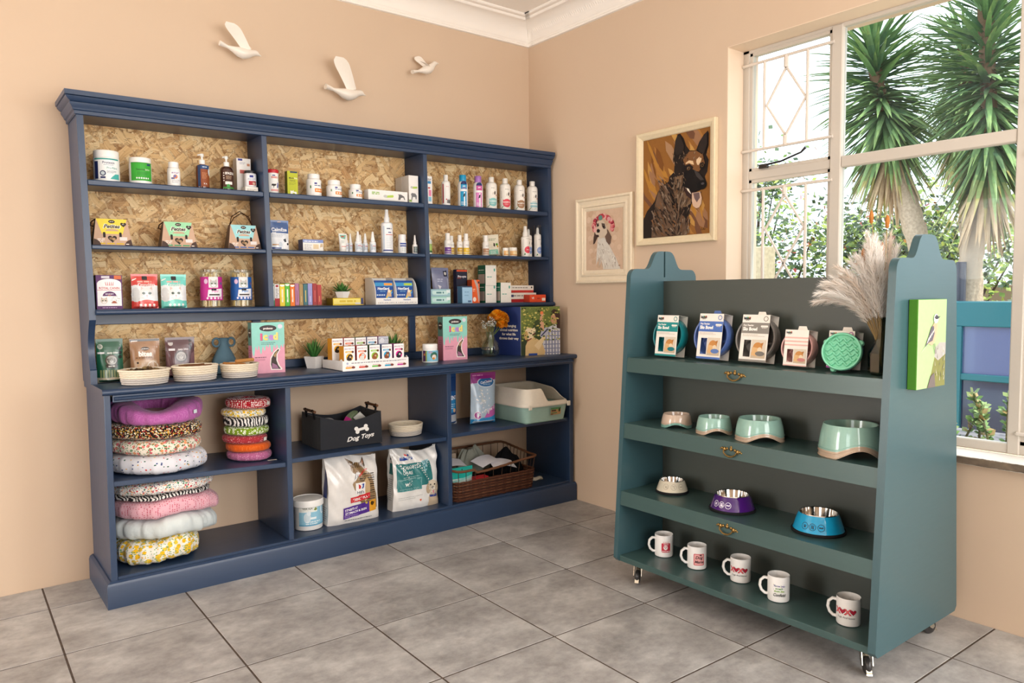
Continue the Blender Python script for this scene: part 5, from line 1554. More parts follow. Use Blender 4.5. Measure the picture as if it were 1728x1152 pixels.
for row, (yf, zz, hh, x0, st) in enumerate(((-.432, ZC + .0034, .120, -1.530, .0705), (-.318, ZC + .0034, .155, -1.5412, .0660))):
    for k in range(5):
        cc, nm, fur = cols[k]
        grey = row == 1 and k == 4
        p = Print().rect(-.030, 0, .030, hh, '#f6f4f4' if not grey else '#c8ccd8').text('BRAVECTO', 0, hh - .017, .0075, '#8a6a84' if not grey else '#7a7f90', .01, wmax=.052)
        if grey:
            p.ell(-.008, hh - .022, .014, .014, '#dfe2ea', 16).rect(-.014, hh - .050, .018, hh - .042, '#2f7ac0')
        else:
            p.rrect(-.022, hh - .033, .014, hh - .024, .003, cc).ell(.018, hh - .029, .006, .006, '#6a3428', 12).text('CHEWY', -.004, hh - .0315, .005, '#fbf6f0', .02, wmax=.03)
        if not grey:
            v0 = hh - .0555
            p.ell(0, v0, .019, .019, cc, 24)
            p.poly([(-.016, v0 - .013), (-.013, v0 + .002), (-.002, v0 + .006), (.011, v0 - .002), (.011, v0 - .015), (-.003, v0 - .019)], fur)
            dog_face(p, .004, v0 + .005, .010, fur, tuple(c * .6 for c in C(fur)), '#d8b48a' if k in (0, 2, 3) else '#f0eeea', floppy=k % 2 == 0)
        carton('tablet_carton', '%s-circle tablet carton in the %s row of the white tray' % (nm if not grey else 'grey', ('front', 'back')[row]) if not grey else 'pale grey tablet carton in the back row of the white tray', x0 + k * st, yf, zz, .0600, .055, hh, '#f6f4f4', p, sidecol=sides[k], group='tablet cartons in the white tray')
p = Print().rect(-.05, .008, .062, .068, '#7fc0d8').rect(-.05, .008, -.030, .068, '#4a2a5a').rect(-.030, .008, -.022, .068, '#8aa04a').rect(-.042, .040, -.034, .052, '#d8862c').ell(.020, .040, .022, .020, '#2f6a58', 20).ell(.020, .032, .014, .014, '#e6dcd0', 16).ell(.016, .024, .008, .007, '#d88a30', 12).lines(-.012, .01, .06, 2, .006, .003, '#d06a80')
jar('supplement_jar', 'white jar with a light blue label beside the pink carton', -.976, -.300, ZC, .0455, .104, .030, '#f3f3f1', '#f5f4f2', p, lidr=.93, sh=.012, rz=-.45)

# glass vase with orange blooms and small white flowers
t = thing('flower_vase', 'clear glass vase with orange blooms and small white flowers', 'vase', (-.505, -.232, ZC))
pv = [(.0001, .004), (.030, .002), (.048, .010), (.058, .034), (.058, .058), (.046, .086), (.030, .106), (.026, .120), (.028, .146), (.029, .150), (.026, .148), (.023, .120), (.027, .104), (.043, .084), (.054, .058), (.054, .034), (.044, .013), (.0001, .008)]
MB('#e6ecea').lathe(pv, 40, caps=False).build('glass', GLASS, t)
MB('#a9a49c').lathe([(.0001, .009), (.043, .014), (.0525, .034), (.0528, .046), (.0001, .046)], 32, caps=False).build('water', GLASS, t)
rn = random.Random(4)
for k, (dx, dy, dz, s) in enumerate(((.038, -.02, .236, .044), (.070, -.020, .222, .046), (.060, -.036, .186, .034), (.082, -.01, .190, .034), (.02, .0, .225, .034))):
    MB('#5f7a3a').tube([(dx * .1, dy * .1, .02), (dx * .3, dy * .3, .13), (dx, dy, dz)], .0022, 6).build('stem', LEAF, t)
    b = MB()
    d = Vector((dx, dy - .02, .06)).normalized()
    for i in range(90):
        # crinkled petals over a dome
        g_ = i / 90
        az = i * 2.399
        el = pi / 2 * (1 - g_ * 1.25)
        q = Vector((cos(az) * cos(el), sin(az) * cos(el), sin(el)))
        o_ = Vector((dx, dy, dz)) + q * s * .55
        tip = o_ + q * s * .5 + Vector((0, 0, .004))
        sd = q.cross(Vector((0, 0, 1)))
        sd = sd.normalized() if sd.length > .01 else Vector((1, 0, 0))
        w2 = s * .22
        nn = q.cross(sd) * w2 * .35
        b.add([o_ - sd * w2 * .5, o_ + sd * w2 * .5, tip + sd * w2 + nn, tip + q * .002, tip - sd * w2 - nn], [(0, 1, 2, 3, 4)], ['#f0a01c', '#e88c0c', '#f6b436', '#dc8008'][i % 4])
    b.lathe([(.0001, -.5 * s), (.5 * s, -.2 * s), (.55 * s, .2 * s), (.0001, .6 * s)], 10, '#e08c10', c=(dx, dy, dz))
    b.build('bloom', LEAF, t, smooth=0)
for k in range(13):
    a = rn.uniform(0, 6.28)
    dx, dy, dz = -.045 + rn.uniform(-.030, .06), -.02 + rn.uniform(-.03, .03), .205 + rn.uniform(-.025, .028)
    MB('#7a8a5a').tube([(dx * .1, dy * .1, .05), (dx * .4, dy * .4, .14), (dx, dy, dz)], .0012, 5).build('stem', LEAF, t)
    b = MB('#d8d4c8')
    for i in range(16):
        q = Vector((rn.uniform(-1, 1), rn.uniform(-1, 1), rn.uniform(-.6, 1))).normalized() * .011
        b.lathe([(.0001, -.003), (.003, -.001), (.0032, .001), (.0001, .003)], 5, rn.choice(['#e2e0d6', '#bdbcb0', '#8f8e86', '#f0eee6']), c=(dx + q.x, dy + q.y, dz + q.z))
    b.build('flower_head', MATTE, t)

# open standing brochure
t = thing('brochure', 'open standing brochure, navy page and photo of woman with dog', 'brochure', (-.329, -.310, ZC))
H_ = .300
Ld = Vector((-.060, .200, 0))
Rd = Vector((.262, -.064, 0))
for nm, D, ln in (('left_page', Ld, Ld.length), ('right_page', Rd, Rd.length)):
    n_ = Vector((-D.y, D.x, 0)).normalized() * .0012
    b = MB('#f2efe8')
    vs = [Vector((0, 0, 0)) - n_, Vector((0, 0, 0)) + n_, D + n_, D - n_]
    b.add([tuple(v_) for v_ in vs] + [tuple(v_ + Vector((0, 0, H_))) for v_ in vs], [(0, 1, 2, 3), (7, 6, 5, 4), (0, 4, 5, 1), (1, 5, 6, 2), (2, 6, 7, 3), (3, 7, 4, 0)])
    b.build(nm, PAPER, t, smooth=0)
lw = Ld.length
p = Print().rect(0, 0, lw, H_, '#1a2f6a')
for i, s_ in enumerate(('Life-changing', 'clinical nutrition', 'for what life', 'throws their way')):
    p.text(s_, lw * .57, .176 - i * .026, .0145, '#efe9dc', .035, wmax=lw * .86)
stick(p, 'left_print', flat(tuple(Ld + Vector((-.002, -.001, 0))), -Ld.normalized(), (0, 0, 1)), t)
rw = Rd.length
p = Print().rect(0, 0, rw, H_, '#6a7a3a')
rn = random.Random(8)
for k in range(220):
    u, v = rn.uniform(.004, rw - .004), rn.uniform(.09, H_ - .004)
    s_ = rn.uniform(.003, .009)
    p.ell(min(max(u, s_), rw - s_), min(v, H_ - s_), s_, s_ * .7, rn.choice(['#c0b458', '#d8cc7a', '#8a9440', '#4f5f2a', '#37451f', '#a8a850']), 7)
p.k = 60
p.rect(0, 0, .04, .13, '#2c3a20').ell(.12, .17, .04, .05, '#3c4c28', 18).rect(.09, 0, rw * .6, .12, '#33431f')
# woman in a plaid shirt, arm raised
p.poly([(.150, .0), (.148, .09), (.165, .14), (.176, .165), (.205, .178), (.235, .19), (rw, .17), (rw, 0)], '#cfd2da')
for k in range(5):
    p.rect(.168 + k * .021, 0, .174 + k * .021, .15, '#5a618c')
for k in range(6):
    p.rect(.155, .01 + k * .026, rw - .001, .016 + k * .026, '#7f86a8')
p.poly([(.128, .120), (.150, .096), (.186, .128), (.196, .168), (.170, .172), (.14, .15)], '#b8bccc').poly([(.134, .12), (.14, .115), (.19, .16), (.18, .165)], '#3a416c')
p.poly([(.132, .150), (.128, .215), (.132, .240), (.150, .244), (.156, .215), (.158, .150)], '#d8a888').ell(.144, .252, .012, .011, '#d8a888', 12).ell(.142, .262, .011, .010, '#e8824a', 12)
p.ell(.226, .222, .022, .032, '#c99a78', 18).poly([(.206, .268), (.226, .285), (.252, .275), (rw, .25), (rw, .16), (.246, .165), (.246, .215), (.232, .252), (.214, .256)], '#3c2620').ell(.207, .215, .004, .005, '#b87868', 8)
# golden dog
p.poly([(.028, .0), (.030, .06), (.050, .10), (.080, .115), (.118, .096), (.150, .06), (.165, .02), (.16, 0)], '#d8ba86')
p.poly([(.09, .06), (.12, .09), (.158, .12), (.168, .11), (.14, .06), (.12, .03)], '#e6cfa2')
p.ell(.058, .136, .034, .036, '#e9d6b0', 20).poly([(.070, .16), (.092, .172), (.102, .162), (.096, .14), (.076, .12)], '#ecdcb8').ell(.098, .164, .006, .006, '#231c1a', 10).poly([(.074, .128), (.096, .142), (.098, .132), (.08, .118)], '#5a2e2a').ell(.034, .124, .014, .028, '#c8a468', 14).ell(.072, .152, .003, .003, '#231c1a', 8).poly([(.036, .092), (.07, .108), (.072, .102), (.04, .085)], '#7a2a26').rect(.05, .0, .11, .012, '#2a4a9a')
stick(p, 'right_print', flat((-.001, -.0015, 0), Rd.normalized(), (0, 0, 1)), t, dh=.00003)

# ================================================================== PATTERNED FABRICS
def fabric(name, base, layers, rough=0.9, wrinkle=1.0, base2=None):
    """layers: (scale, threshold, colours, ring?, stretch)"""
    m, nt, out = newmat(name)
    v = objco(nt)
    col = None
    if base2:
        col = mixc(nt, noise(nt, v, 9, 3), base, base2)
    for i, (scale, thr, cols_, ring, st) in enumerate(layers):
        wob = noise(nt, v, scale * 1.6, 2, out=1)
        vv = N(nt, 'ShaderNodeVectorMath', {0: v, 1: N(nt, 'ShaderNodeVectorMath', {0: wob, 1: (.35 / scale,) * 3}, operation='MULTIPLY').outputs[0]}, operation='ADD').outputs[0]
        mp = N(nt, 'ShaderNodeMapping', {0: vv})
        mp.inputs['Location'].default_value = (i * 2.3, i * 1.7, i * .9)
        mp.inputs['Scale'].default_value = st
        mp.inputs['Rotation'].default_value = (i * .7, i * .4, i * 1.1)
        vo = N(nt, 'ShaderNodeTexVoronoi', {'Vector': mp.outputs[0], 'Scale': scale, 'Randomness': .8 if ring != 'regular' else .25})
        d = vo.outputs['Distance']
        mask = math_(nt, 'LESS_THAN', d, thr)
        if ring is True:
            mask = math_(nt, 'MULTIPLY', mask, math_(nt, 'GREATER_THAN', d, thr * .5))
        rv = N(nt, 'ShaderNodeSeparateColor', {0: vo.outputs['Color']}).outputs[0]
        stops = [(k / len(cols_), c_) for k, c_ in enumerate(cols_)]
        cc = ramp(nt, rv, stops, 'CONSTANT') if len(cols_) > 1 else None
        col = mixc(nt, mask, col if col is not None else base, cc if cc is not None else cols_[0])
    if col is None:
        col = mixc(nt, noise(nt, v, 9, 3), base, base2 or base)
    wv = noise(nt, v, 28, 3, .6)
    weave = noise(nt, v, 500, 2)
    hh = math_(nt, 'MULTIPLY_ADD', weave, .06, wv)
    bsdf(nt, out, col=col, rough=rough, spec=.15, sheen=.15, normal=bump(nt, hh, .35 * wrinkle, .006))
    return m

ONE = (1, 1, 1)
F_PINK = fabric('pink_check_cotton', '#b765a8', [(260, .30, ['#cf8fc4'], 'regular', ONE)], base2='#a9559a')
F_RED_IN = fabric('crimson_cotton', '#9c1830', [])
F_BLACK = fabric('black_fleck_cotton', '#1c1512', [(85, .44, ['#d8c8a0', '#b8322c', '#d8a83c', '#1c1512', '#efe6d0'], False, (1, 1, 2.0)), (100, .38, ['#c8a040', '#f0e4cc', '#a02a26'], False, (2.0, 1, 1))])
F_FLORAL = fabric('coral_floral_cotton', '#ece2d2', [(58, .44, ['#e8837a', '#e89a6a', '#d86070'], False, ONE), (95, .36, ['#4a8a50', '#3a7a48'], False, (1, 2, 1))])
F_DOTS = fabric('dotted_white_cotton', '#dcdde4', [(58, .26, ['#2f5f4a', '#c83a3c', '#e0a83a', '#3a4a80', '#dcdde4'], False, (1, 1, 1.5))])
F_POLKA = fabric('red_polka_cotton', '#a81826', [(120, .38, ['#f2e6e0'], 'regular', ONE)])
F_LEMONS = fabric('small_lemon_cotton', '#ece6d6', [(66, .46, ['#e8b828', '#eccb50'], False, ONE), (110, .32, ['#5a8a4a', '#7a9ab0'], False, ONE)])
m, nt, out = newmat('zebra_cotton')
wv = N(nt, 'ShaderNodeTexWave', {'Vector': objco(nt), 'Scale': 22, 'Distortion': 7, 'Detail': 2, 'Detail Scale': 1.2}, wave_type='BANDS', bands_direction='X')
bsdf(nt, out, col=ramp(nt, wv.outputs[1], [(0, '#17161a'), (.5, '#e9e6e2')], 'CONSTANT'), rough=.9, normal=bump(nt, noise(nt, objco(nt), 28), .3, .006))
F_ZEBRA = m
F_GREEN = fabric('lime_ring_cotton', '#7a9a1e', [(72, .46, ['#eef2dc'], True, ONE)])
F_REDP = fabric('red_scroll_cotton', '#a8323c', [(120, .34, ['#e2b0b0', '#a8323c', '#d88a8c'], False, (1, 1, 2))])
F_ORANGE = fabric('orange_rib_cotton', '#d85a18', [(160, .3, ['#e88a44'], 'regular', (1, 1, 2.5))])
F_MAUVE = fabric('mauve_scroll_cotton', '#b4648e', [(130, .34, ['#e0b4cc', '#b4648e', '#cc8cac'], False, (1, 1, 2))])
F_WFLOR = fabric('tiny_floral_cotton', '#ebe8e2', [(85, .40, ['#c8384c', '#efb08a', '#3a8a5a', '#e6a87c', '#ebe8e2'], False, ONE), (130, .36, ['#24385c', '#2c4a72', '#e0a878'], False, (1, 1, 2))])
F_PDASH = fabric('pink_dash_cotton', '#e4b0bc', [(105, .30, ['#b8324e'], 'regular', (1, 1, 1.3))])
F_GREY = fabric('pale_grey_cotton', '#d3dad8', [], base2='#c6d0d2', wrinkle=1.6)
F_LEMON2 = fabric('big_lemon_cotton', '#ebe6da', [(44, .47, ['#eab61c', '#e8c23c'], False, ONE), (75, .32, ['#6a9a58', '#7fa87a'], False, (1, 1, 2))])

def pet_bed(name, label, x, y, z, rx, ry, h, mat, inner=None, droop=None, seed=0, group=None, wrinkle=1.0, tilt=(0, 0), a=None, tagcol=None, tagang=-1.1, square=2.0, clampz=False, dip=0.0, dipang=-1.75):
    """round bolstered pet bed lying flat: plump ring with a cushion inside"""
    t = thing(name, label, 'pet bed', (x, y, z), 0, group)
    rn = random.Random(seed)
    ph = [rn.uniform(0, 6.28) for _ in range(8)]
    a = a or min(rx, ry) * .42
    dr = droop or (lambda X, Y: 0.0)
    def wrk(A, B):
        w_ = (sin(A * 17 + ph[0]) * .5 + sin(A * 29 + ph[1] + 2 * sin(B)) * .35 + sin(A * 43 + ph[2]) * .25)
        big = sin(A * 3 + ph[3]) * .6 + sin(A * 5 + ph[4]) * .4
        return (w_ * .0022 + big * .0035) * wrinkle
    def ring(u, v):
        A, B = 2 * pi * u, 2 * pi * v
        ca, sa = cos(A), sin(A)
        sq = (abs(ca) ** square + abs(sa) ** square) ** (-1 / square)
        k = wrk(A, B)
        cb, sb = cos(B), sin(B)
        ex = (abs(cb) ** .62) * (1 if cb > 0 else -1)
        ez = (abs(sb) ** .72) * (1 if sb > 0 else -1)
        R = a * (1 + 0 * k)
        X = (rx - a + R * ex + k * 1.2) * ca * sq
        Y = (ry - a + R * ex + k * 1.2) * sa * sq
        Z = min(max(h / 2 + (h / 2) * ez * (1 + 8 * k), .0006), h)
        Z *= 1 - dip * exp(-((A - 2 * pi - dipang if A > pi else A - dipang) / .75) ** 2) if dip else 1
        Z += dr(X, Y) + tilt[0] * X + tilt[1] * Y
        return (X, Y, Z)
    MB().surf(ring, 120, 22, wrapu=True, wrapv=True).build('bolster', mat, t, smooth=1.5)
    def cush(u, v):
        A = 2 * pi * u
        q = v * .99
        X, Y = (rx - a * .9) * q * cos(A), (ry - a * .9) * q * sin(A)
        Z = h * .16 + h * .34 * (1 - q ** 3) + dr(X, Y) + tilt[0] * X + tilt[1] * Y
        return (X, Y, Z)
    MB().surf(cush, 40, 8, wrapu=True).build('inner_cushion', inner or mat, t, smooth=1.5)
    if tagcol:
        A = tagang
        X, Y = (rx + .0025) * cos(A), (ry + .0025) * sin(A)
        n_ = Vector((cos(A), sin(A), 0))
        u_ = Vector((-sin(A), cos(A), 0))
        c_ = Vector((X, Y, h * .5 + tilt[0] * X + tilt[1] * Y)) + n_ * .003
        MB(tagcol).add([tuple(c_ + u_ * sx * .011 + Vector((0, 0, sz * .008)) + n_ * d_) for d_ in (0, .001) for sx, sz in ((-1, -1), (1, -1), (1, 1), (-1, 1))], [(0, 1, 2, 3), (7, 6, 5, 4), (0, 4, 5, 1), (1, 5, 6, 2), (2, 6, 7, 3), (3, 7, 4, 0)]).build('cloth_tag', PAPER, t, smooth=0)
    return t

G1, G2, G3 = 'large round pet beds on the upper base shelf', 'small round pet beds stacked by the divider', 'folded pet beds at the bottom of the unit'
pet_bed('pet_bed', 'white pet bed with scattered coloured dots, bottom of its stack', -2.395, -.225, .5236, .204, .200, .084, F_DOTS, seed=1, group=G1, wrinkle=1.6, tilt=(-.035, 0))
pet_bed('pet_bed', 'cream pet bed with coral flowers in the large stack', -2.402, -.222, .6085, .196, .195, .066, F_FLORAL, seed=2, group=G1, wrinkle=1.2, tilt=(-.035, 0))
pet_bed('pet_bed', 'black pet bed with red and gold flecks', -2.402, -.222, .6755, .198, .195, .067, F_BLACK, seed=3, group=G1, wrinkle=1.2, tilt=(-.035, 0))
pet_bed('pet_bed', 'pink checked pet bed with crimson inside, on top of its stack', -2.395, -.222, .7445, .196, .195, .094, F_PINK, F_RED_IN, seed=4, group=G1, wrinkle=2.2, a=.056, tilt=(-.030, .01), dip=.42, tagcol='#d8e4e6', tagang=-.85)
sz_ = [(0.5090, 0.043, F_MAUVE, -1.978, 'mauve patterned small pet bed at the bottom of its stack'), (0.5523, 0.042, F_ORANGE, -1.985, 'orange small pet bed'), (0.5946, 0.039, F_REDP, -1.998, 'red and pink patterned small pet bed'), (0.6339, 0.042, F_GREEN, -1.990, 'lime green small pet bed with white rings'), (0.6762, 0.046, F_ZEBRA, -1.990, 'zebra striped small pet bed'), (0.7225, 0.039, F_LEMONS, -2.002, 'white small pet bed with yellow blooms'), (0.7618, 0.050, F_POLKA, -1.978, 'red polka dot small pet bed on top of its stack')]
for k, (zz, hh, mt, xx, lb) in enumerate(sz_):
    pet_bed('small_pet_bed', lb, xx, -.235, zz, .104 if k != 5 else .102, .104, hh, mt, F_RED_IN if k == 6 else None, seed=20 + k, group=G2, a=.042, wrinkle=.7, tilt=(-.035, 0), tagcol='#e6e2da' if k in (2, 4, 6) else None, tagang=-.9)
bmp = lambda X, Y, k=1.0: k * .018 * max(0, 1 - ((X - .06) / .09) ** 2) * (1 if Y < 0 else .3)
sag = lambda X: -1.7 * max(0, X - .12) ** 2
pet_bed('pet_bed', 'yellow lemon print pet bed at the very bottom', -2.410, -.235, .1262, .176, .195, .102, F_LEMON2, seed=31, group=G3, wrinkle=2.4, a=.085, droop=lambda X, Y: bmp(X, Y))
pet_bed('pet_bed', 'plain pale grey pet bed in the bottom stack', -2.370, -.225, .2320, .222, .200, .090, F_GREY, seed=32, group=G3, wrinkle=2.4, a=.09, droop=lambda X, Y: bmp(X + .04, Y, .85) + 1.8 * sag(X))
pet_bed('pet_bed', 'pink pet bed with dark pink dashes', -2.366, -.225, .3250, .226, .200, .082, F_PDASH, seed=33, group=G3, wrinkle=1.2, a=.085, droop=lambda X, Y: bmp(X + .044, Y, .7) + 1.6 * sag(X))
pet_bed('pet_bed', 'zebra striped pet bed squeezed below the tiny floral one', -2.380, -.225, .4095, .207, .190, .019, F_ZEBRA, seed=34, group=G3, wrinkle=1.0, a=.06, droop=lambda X, Y: bmp(X + .03, Y, .55) + .8 * sag(X))
pet_bed('pet_bed', 'white pet bed with tiny flowers under the shelf', -2.372, -.225, .4325, .216, .200, .056, F_WFLOR, seed=35, group=G3, wrinkle=1.4, a=.085, droop=lambda X, Y: bmp(X + .04, Y, .4) + .5 * sag(X) - .5 * max(0, -X - .08) ** 2)

# ================================================================== BASE, MIDDLE BAY
FELT = fabric('charcoal_felt', '#2f3136', [], base2='#26282d', wrinkle=.8)
ZB = .5155
t = thing('toy_basket', 'charcoal felt basket lettered Dog Toys with a bone', 'basket', (-1.480, -.215, ZB + .0022), -.02)
bw, bd = .345, .255
def hgt(s, along):
    # rim height: sags in the middle of each side
    return .170 - .034 * sin(pi * s) if along == 'x' else .170 - .006 * sin(pi * s)
b = MB()
def wall(P0, P1, along, inn=0.0):
    P0, P1 = Vector(P0), Vector(P1)
    def fn(u, v):
        s = u
        base = P0.lerp(P1, s)
        z_ = hgt(s, along) * v
        k = 1.0 - .018 * v + .012 * sin(pi * s) * sin(pi * v)
        return (base.x * k, base.y * k, z_)
    return fn
cs = [(-bw / 2, -bd / 2, 0), (bw / 2, -bd / 2, 0), (bw / 2, bd / 2, 0), (-bw / 2, bd / 2, 0)]
for i in range(4):
    A, B = cs[i], cs[(i + 1) % 4]
    al = 'x' if i % 2 == 0 else 'y'
    b.surf(wall(A, B, al), 14, 8)
    k = .972
    A2, B2 = (A[0] * k, A[1] * k, 0), (B[0] * k, B[1] * k, 0)
    f2 = wall(B2, A2, al)
    b.surf(f2, 14, 8)
    f1 = wall(A, B, al)
    b.surf(lambda u, v, f1=f1, f2=f2: Vector(f1(u, 1)).lerp(Vector(f2(1 - u, 1)), v), 14, 1)
b.add([(x_, y_, .003) for x_, y_, _ in cs], [(0, 1, 2, 3)])
b.build('felt_body', FELT, t, smooth=1.0)
for sg in (-1, 1):
    MB('#17171a').tube([(sg * bw / 2 * .98, -.055, .150), (sg * (bw / 2 + .004), -.052, .185), (sg * (bw / 2 + .008), -.048, .196), (sg * (bw / 2 - .006), -.046, .180)], .006, 8).build('handle_loop', CLOTH, t)
    MB('#17171a').tube([(sg * bw / 2 * .98, .055, .150), (sg * (bw / 2 + .004), .052, .185), (sg * (bw / 2 + .008), .048, .196), (sg * (bw / 2 - .006), .046, .180)], .006, 8).build('handle_loop', CLOTH, t)
    MB('#6a4226').tube([(sg * (bw / 2 + .003), -.070, .190), (sg * (bw / 2 + .003), .070, .190)], .0075, 10).build('wooden_handle', WOODP, t)
p = Print()
bo = []
for i in range(36):
    pass
for (u, v) in ((-.034, .012), (-.030, -.010), (.030, .010), (.034, -.012)):
    p.ell(.055 + u * .85 + v * -.12, .086 + v * .8 + u * .16, .0115, .0105, '#e8e6e2', 16)
p.poly([(.055 - .032, .086 - .008 - .004), (.055 + .032, .086 - .008 + .006), (.055 + .032, .086 + .006 + .006), (.055 - .032, .086 + .006 - .004)], '#e8e6e2')
p.text('Dog Toys', .046, .034, .022, '#efece8', .03, .38, w=.158, rot=.09)
stick(p, 'lettering', lambda u, v, h: (u * (1 - .018 * v / .17), -(bd / 2) * (1 - .018 * v / .17 + .012 * sin(pi * (u / bw + .5)) * sin(pi * min(1, v / .14))) - h, v), t, PAPER, du=.012, dv=.02, h0=.0012)
def plush(name, label, loc, sc_, rot, col, col2):
    b = MB(col)
    b.surf(lambda u, v: (cos(2 * pi * u) * sin(pi * v) * sc_[0] * (1 + .12 * sin(5 * u * 6.28)), sin(2 * pi * u) * sin(pi * v) * sc_[1], cos(pi * v) * sc_[2]), 20, 12, col=lambda u, v: col2 if v > .62 else col, wrapu=True)
    return tag(b.build(name, CLOTH, loc=loc, rot=rot), label, 'dog toy', 'toys in the felt basket')
plush('plush_toy', 'mottled green and magenta plush toy in the felt basket', (-1.418, -.195, ZB + .125), (.024, .024, .058), (0, 1.0, .3), '#7a8a6a', '#c83a8c')
plush('toy_ball', 'grey ball at the near end of the felt basket', (-1.560, -.215, ZB + .105), (.048, .042, .040), (0, 0, 0), '#8a8a8c', '#7a7a7e')
plush('plush_toy', 'pink plush toy lying at the basket rim', (-1.452, -.300, ZB + .112), (.034, .017, .018), (0, 0, .2), '#d070a0', '#c85a94')
plush('plush_toy', 'dark grey plush toy at the bottom of the felt basket', (-1.43, -.20, ZB + .055), (.10, .07, .045), (0, 0, .2), '#3a3a40', '#2a2a30')
tag(MB('#d8d8d2').box(-.030, .030, -.002, .002, -.024, .024).build('toy_card', PAPER, loc=(-1.385, -.240, ZB + .128), rot=(.5, .75, .2)), 'pale square card tilted inside the felt basket', 'card')
rope_basket('rope_basket', 'empty rope bowl beside the felt toy basket', -1.092, -.215, ZB, .098, .088, .064, .2, False)

# bottom shelf of the middle bay
ZF = .1254
p = Print().rect(-.075, .030, .10, .116, '#8fc4dc').rect(-.075, .094, .02, .126, '#e6e9e4').text('VERTEX', -.030, .108, .010, '#55584a', .02).poly([(.0, .104), (.012, .118), (.02, .106), (.012, .1)], '#7a8a3a').text('U', .060, .076, .038, '#d8e6ee', .03).text('E', .092, .072, .040, '#d8e6ee', .03).ell(-.032, .066, .018, .026, '#cfe0e8', 18).ell(-.024, .088, .010, .012, '#dfeaf0', 14).rect(-.018, .058, .014, .068, '#e8f0f4').lines(-.04, .04, .042, 2, .010, .005, '#e6f0f4').rect(-.075, .024, .1, .032, '#6aa8c8')
t = jar('food_bucket', 'white plastic bucket with a sky blue label', -1.712, -.295, ZF, .071, .150, .006, '#e6e6e4', '#efefed', None, lidr=1.06, cat='bucket')
stick(p, 'label_print', cyl(.071), t, PAPER, du=.012)
MB('#ececea').lathe([(.0755, .118), (.0775, .120), (.0775, .146), (.0755, .152), (.072, .152), (.0715, .140)], 32, caps=False).build('rim', PLASTIC, t)

def food_bag(name, label, x, yf, z, w, d, h, col, pr, sidepr=None, rz=0.0, seed=0, crumple=1.0, ear=0.0, cat='pet food bag'):
    t = thing(name, label, cat, (x, yf + d / 2, z), rz)
    rn = random.Random(seed)
    ph = [rn.uniform(0, 6.28) for _ in range(6)]
    def yk(u, v):
        q = v / h
        full_ = (1 - max(0, (q - .55) / .45) ** 1.8 * .93) * (min(1, .82 + q * 2.4))
        s = 1 - abs(2 * u / w) ** 7 * .32
        wr = .0045 * crumple * (sin(u * 60 + ph[0] + v * 20) * sin(v * 26 + ph[1]) + .6 * sin(u * 110 + v * 70 + ph[2]))
        return d / 2 * full_ * s + wr * (.3 + q)
    def xk(u, v):
        q = v / h
        return u * (1 - .05 * sin(pi * q)) + ear * max(0, q - .75) * (u / w + .5) * w
    def zk(u, v):
        q = v / h
        return v - .020 * crumple * max(0, q - .7) / .3 * (.5 + .5 * sin(u / w * 5 + ph[3])) + ear * .0
    b = MB(col)
    b.surf(lambda uu, vv: (xk((uu - .5) * w, vv * h), -yk((uu - .5) * w, vv * h), zk((uu - .5) * w, vv * h)), 26, 26)
    b.surf(lambda uu, vv: (xk((.5 - uu) * w, vv * h), yk((.5 - uu) * w, vv * h), zk((.5 - uu) * w, vv * h)), 26, 26)
    for sg in (-1, 1):
        def sidef(uu, vv, sg=sg):
            v = vv * h
            fold = .020 * sin(pi * uu) * max(0, (vv - .25)) * 1.2
            return (sg * (xk(w / 2, v) - fold) if sg > 0 else xk(-w / 2, v) + fold, (uu - .5) * 2 * yk(sg * w / 2, v) * sg, zk(sg * w / 2, v))
        b.surf(sidef, 6, 26)
    b.surf(lambda uu, vv: ((uu - .5) * w, (vv - .5) * 2 * yk((uu - .5) * w, 0), .0006), 26, 1)
    b.surf(lambda uu, vv: (xk((uu - .5) * w, h), (.5 - vv) * 2 * yk((uu - .5) * w, h), zk((uu - .5) * w, h)), 26, 1)
    b.build('bag', FOIL, t, smooth=0.9)
    stick(pr, 'front_print', lambda u, v, hh: (xk(u, v), -yk(u, v) - hh, zk(u, v)), t, FOIL, du=w / 26, dv=h / 26, h0=.0012, dh=.00006)
    if sidepr:
        stick(sidepr, 'side_print', lambda u, v, hh: (xk(-w / 2, v) + .02 * sin(pi * .5) * max(0, v / h - .25) * 1.2 - .003 - hh, -u * .8, zk(-w / 2, v)), t, FOIL, du=.02, dv=h / 20)
    return t

W_, H2 = .288, .350
p = Print()
# tabby cat sitting, seen from behind its shoulder
p.poly([(.03, .105), (.02, .15), (.0, .17), (-.01, .20), (.012, .24), (.03, .262), (.07, .27), (.10, .24), (.116, .19), (.128, .13), (.132, .06), (.10, .05), (.05, .08)], '#9a7f5c')
for k in range(16):
    a0 = .25 + k * .017
    p.poly([(.02 + .006 * (k % 3), .25 - k * .011), (.118, .245 - k * .011), (.12, .240 - k * .011), (.03 + .01 * (k % 2), .243 - k * .011)], ['#4a3826', '#6f5638', '#2e2418'][k % 3])
p.poly([(.045, .20), (.075, .23), (.09, .20), (.09, .13), (.06, .10), (.045, .14)], '#c8ab80')
p.ell(.030, .280, .040, .034, '#8a6f4c', 20).poly([(-.008, .288), (-.036, .338), (.006, .316)], '#6a5238').poly([(.04, .306), (.066, .346), (.07, .29)], '#4f3c2a').poly([(.046, .306), (.062, .334), (.064, .296)], '#c08a70')
for k in range(6):
    p.poly([(-.002 + k * .012, .286), (.002 + k * .012, .314), (.005 + k * .012, .314), (.004 + k * .012, .286)], '#3a2a1c')
p.poly([(.02, .245), (.074, .278), (.082, .272), (.03, .236)], '#b8402c')
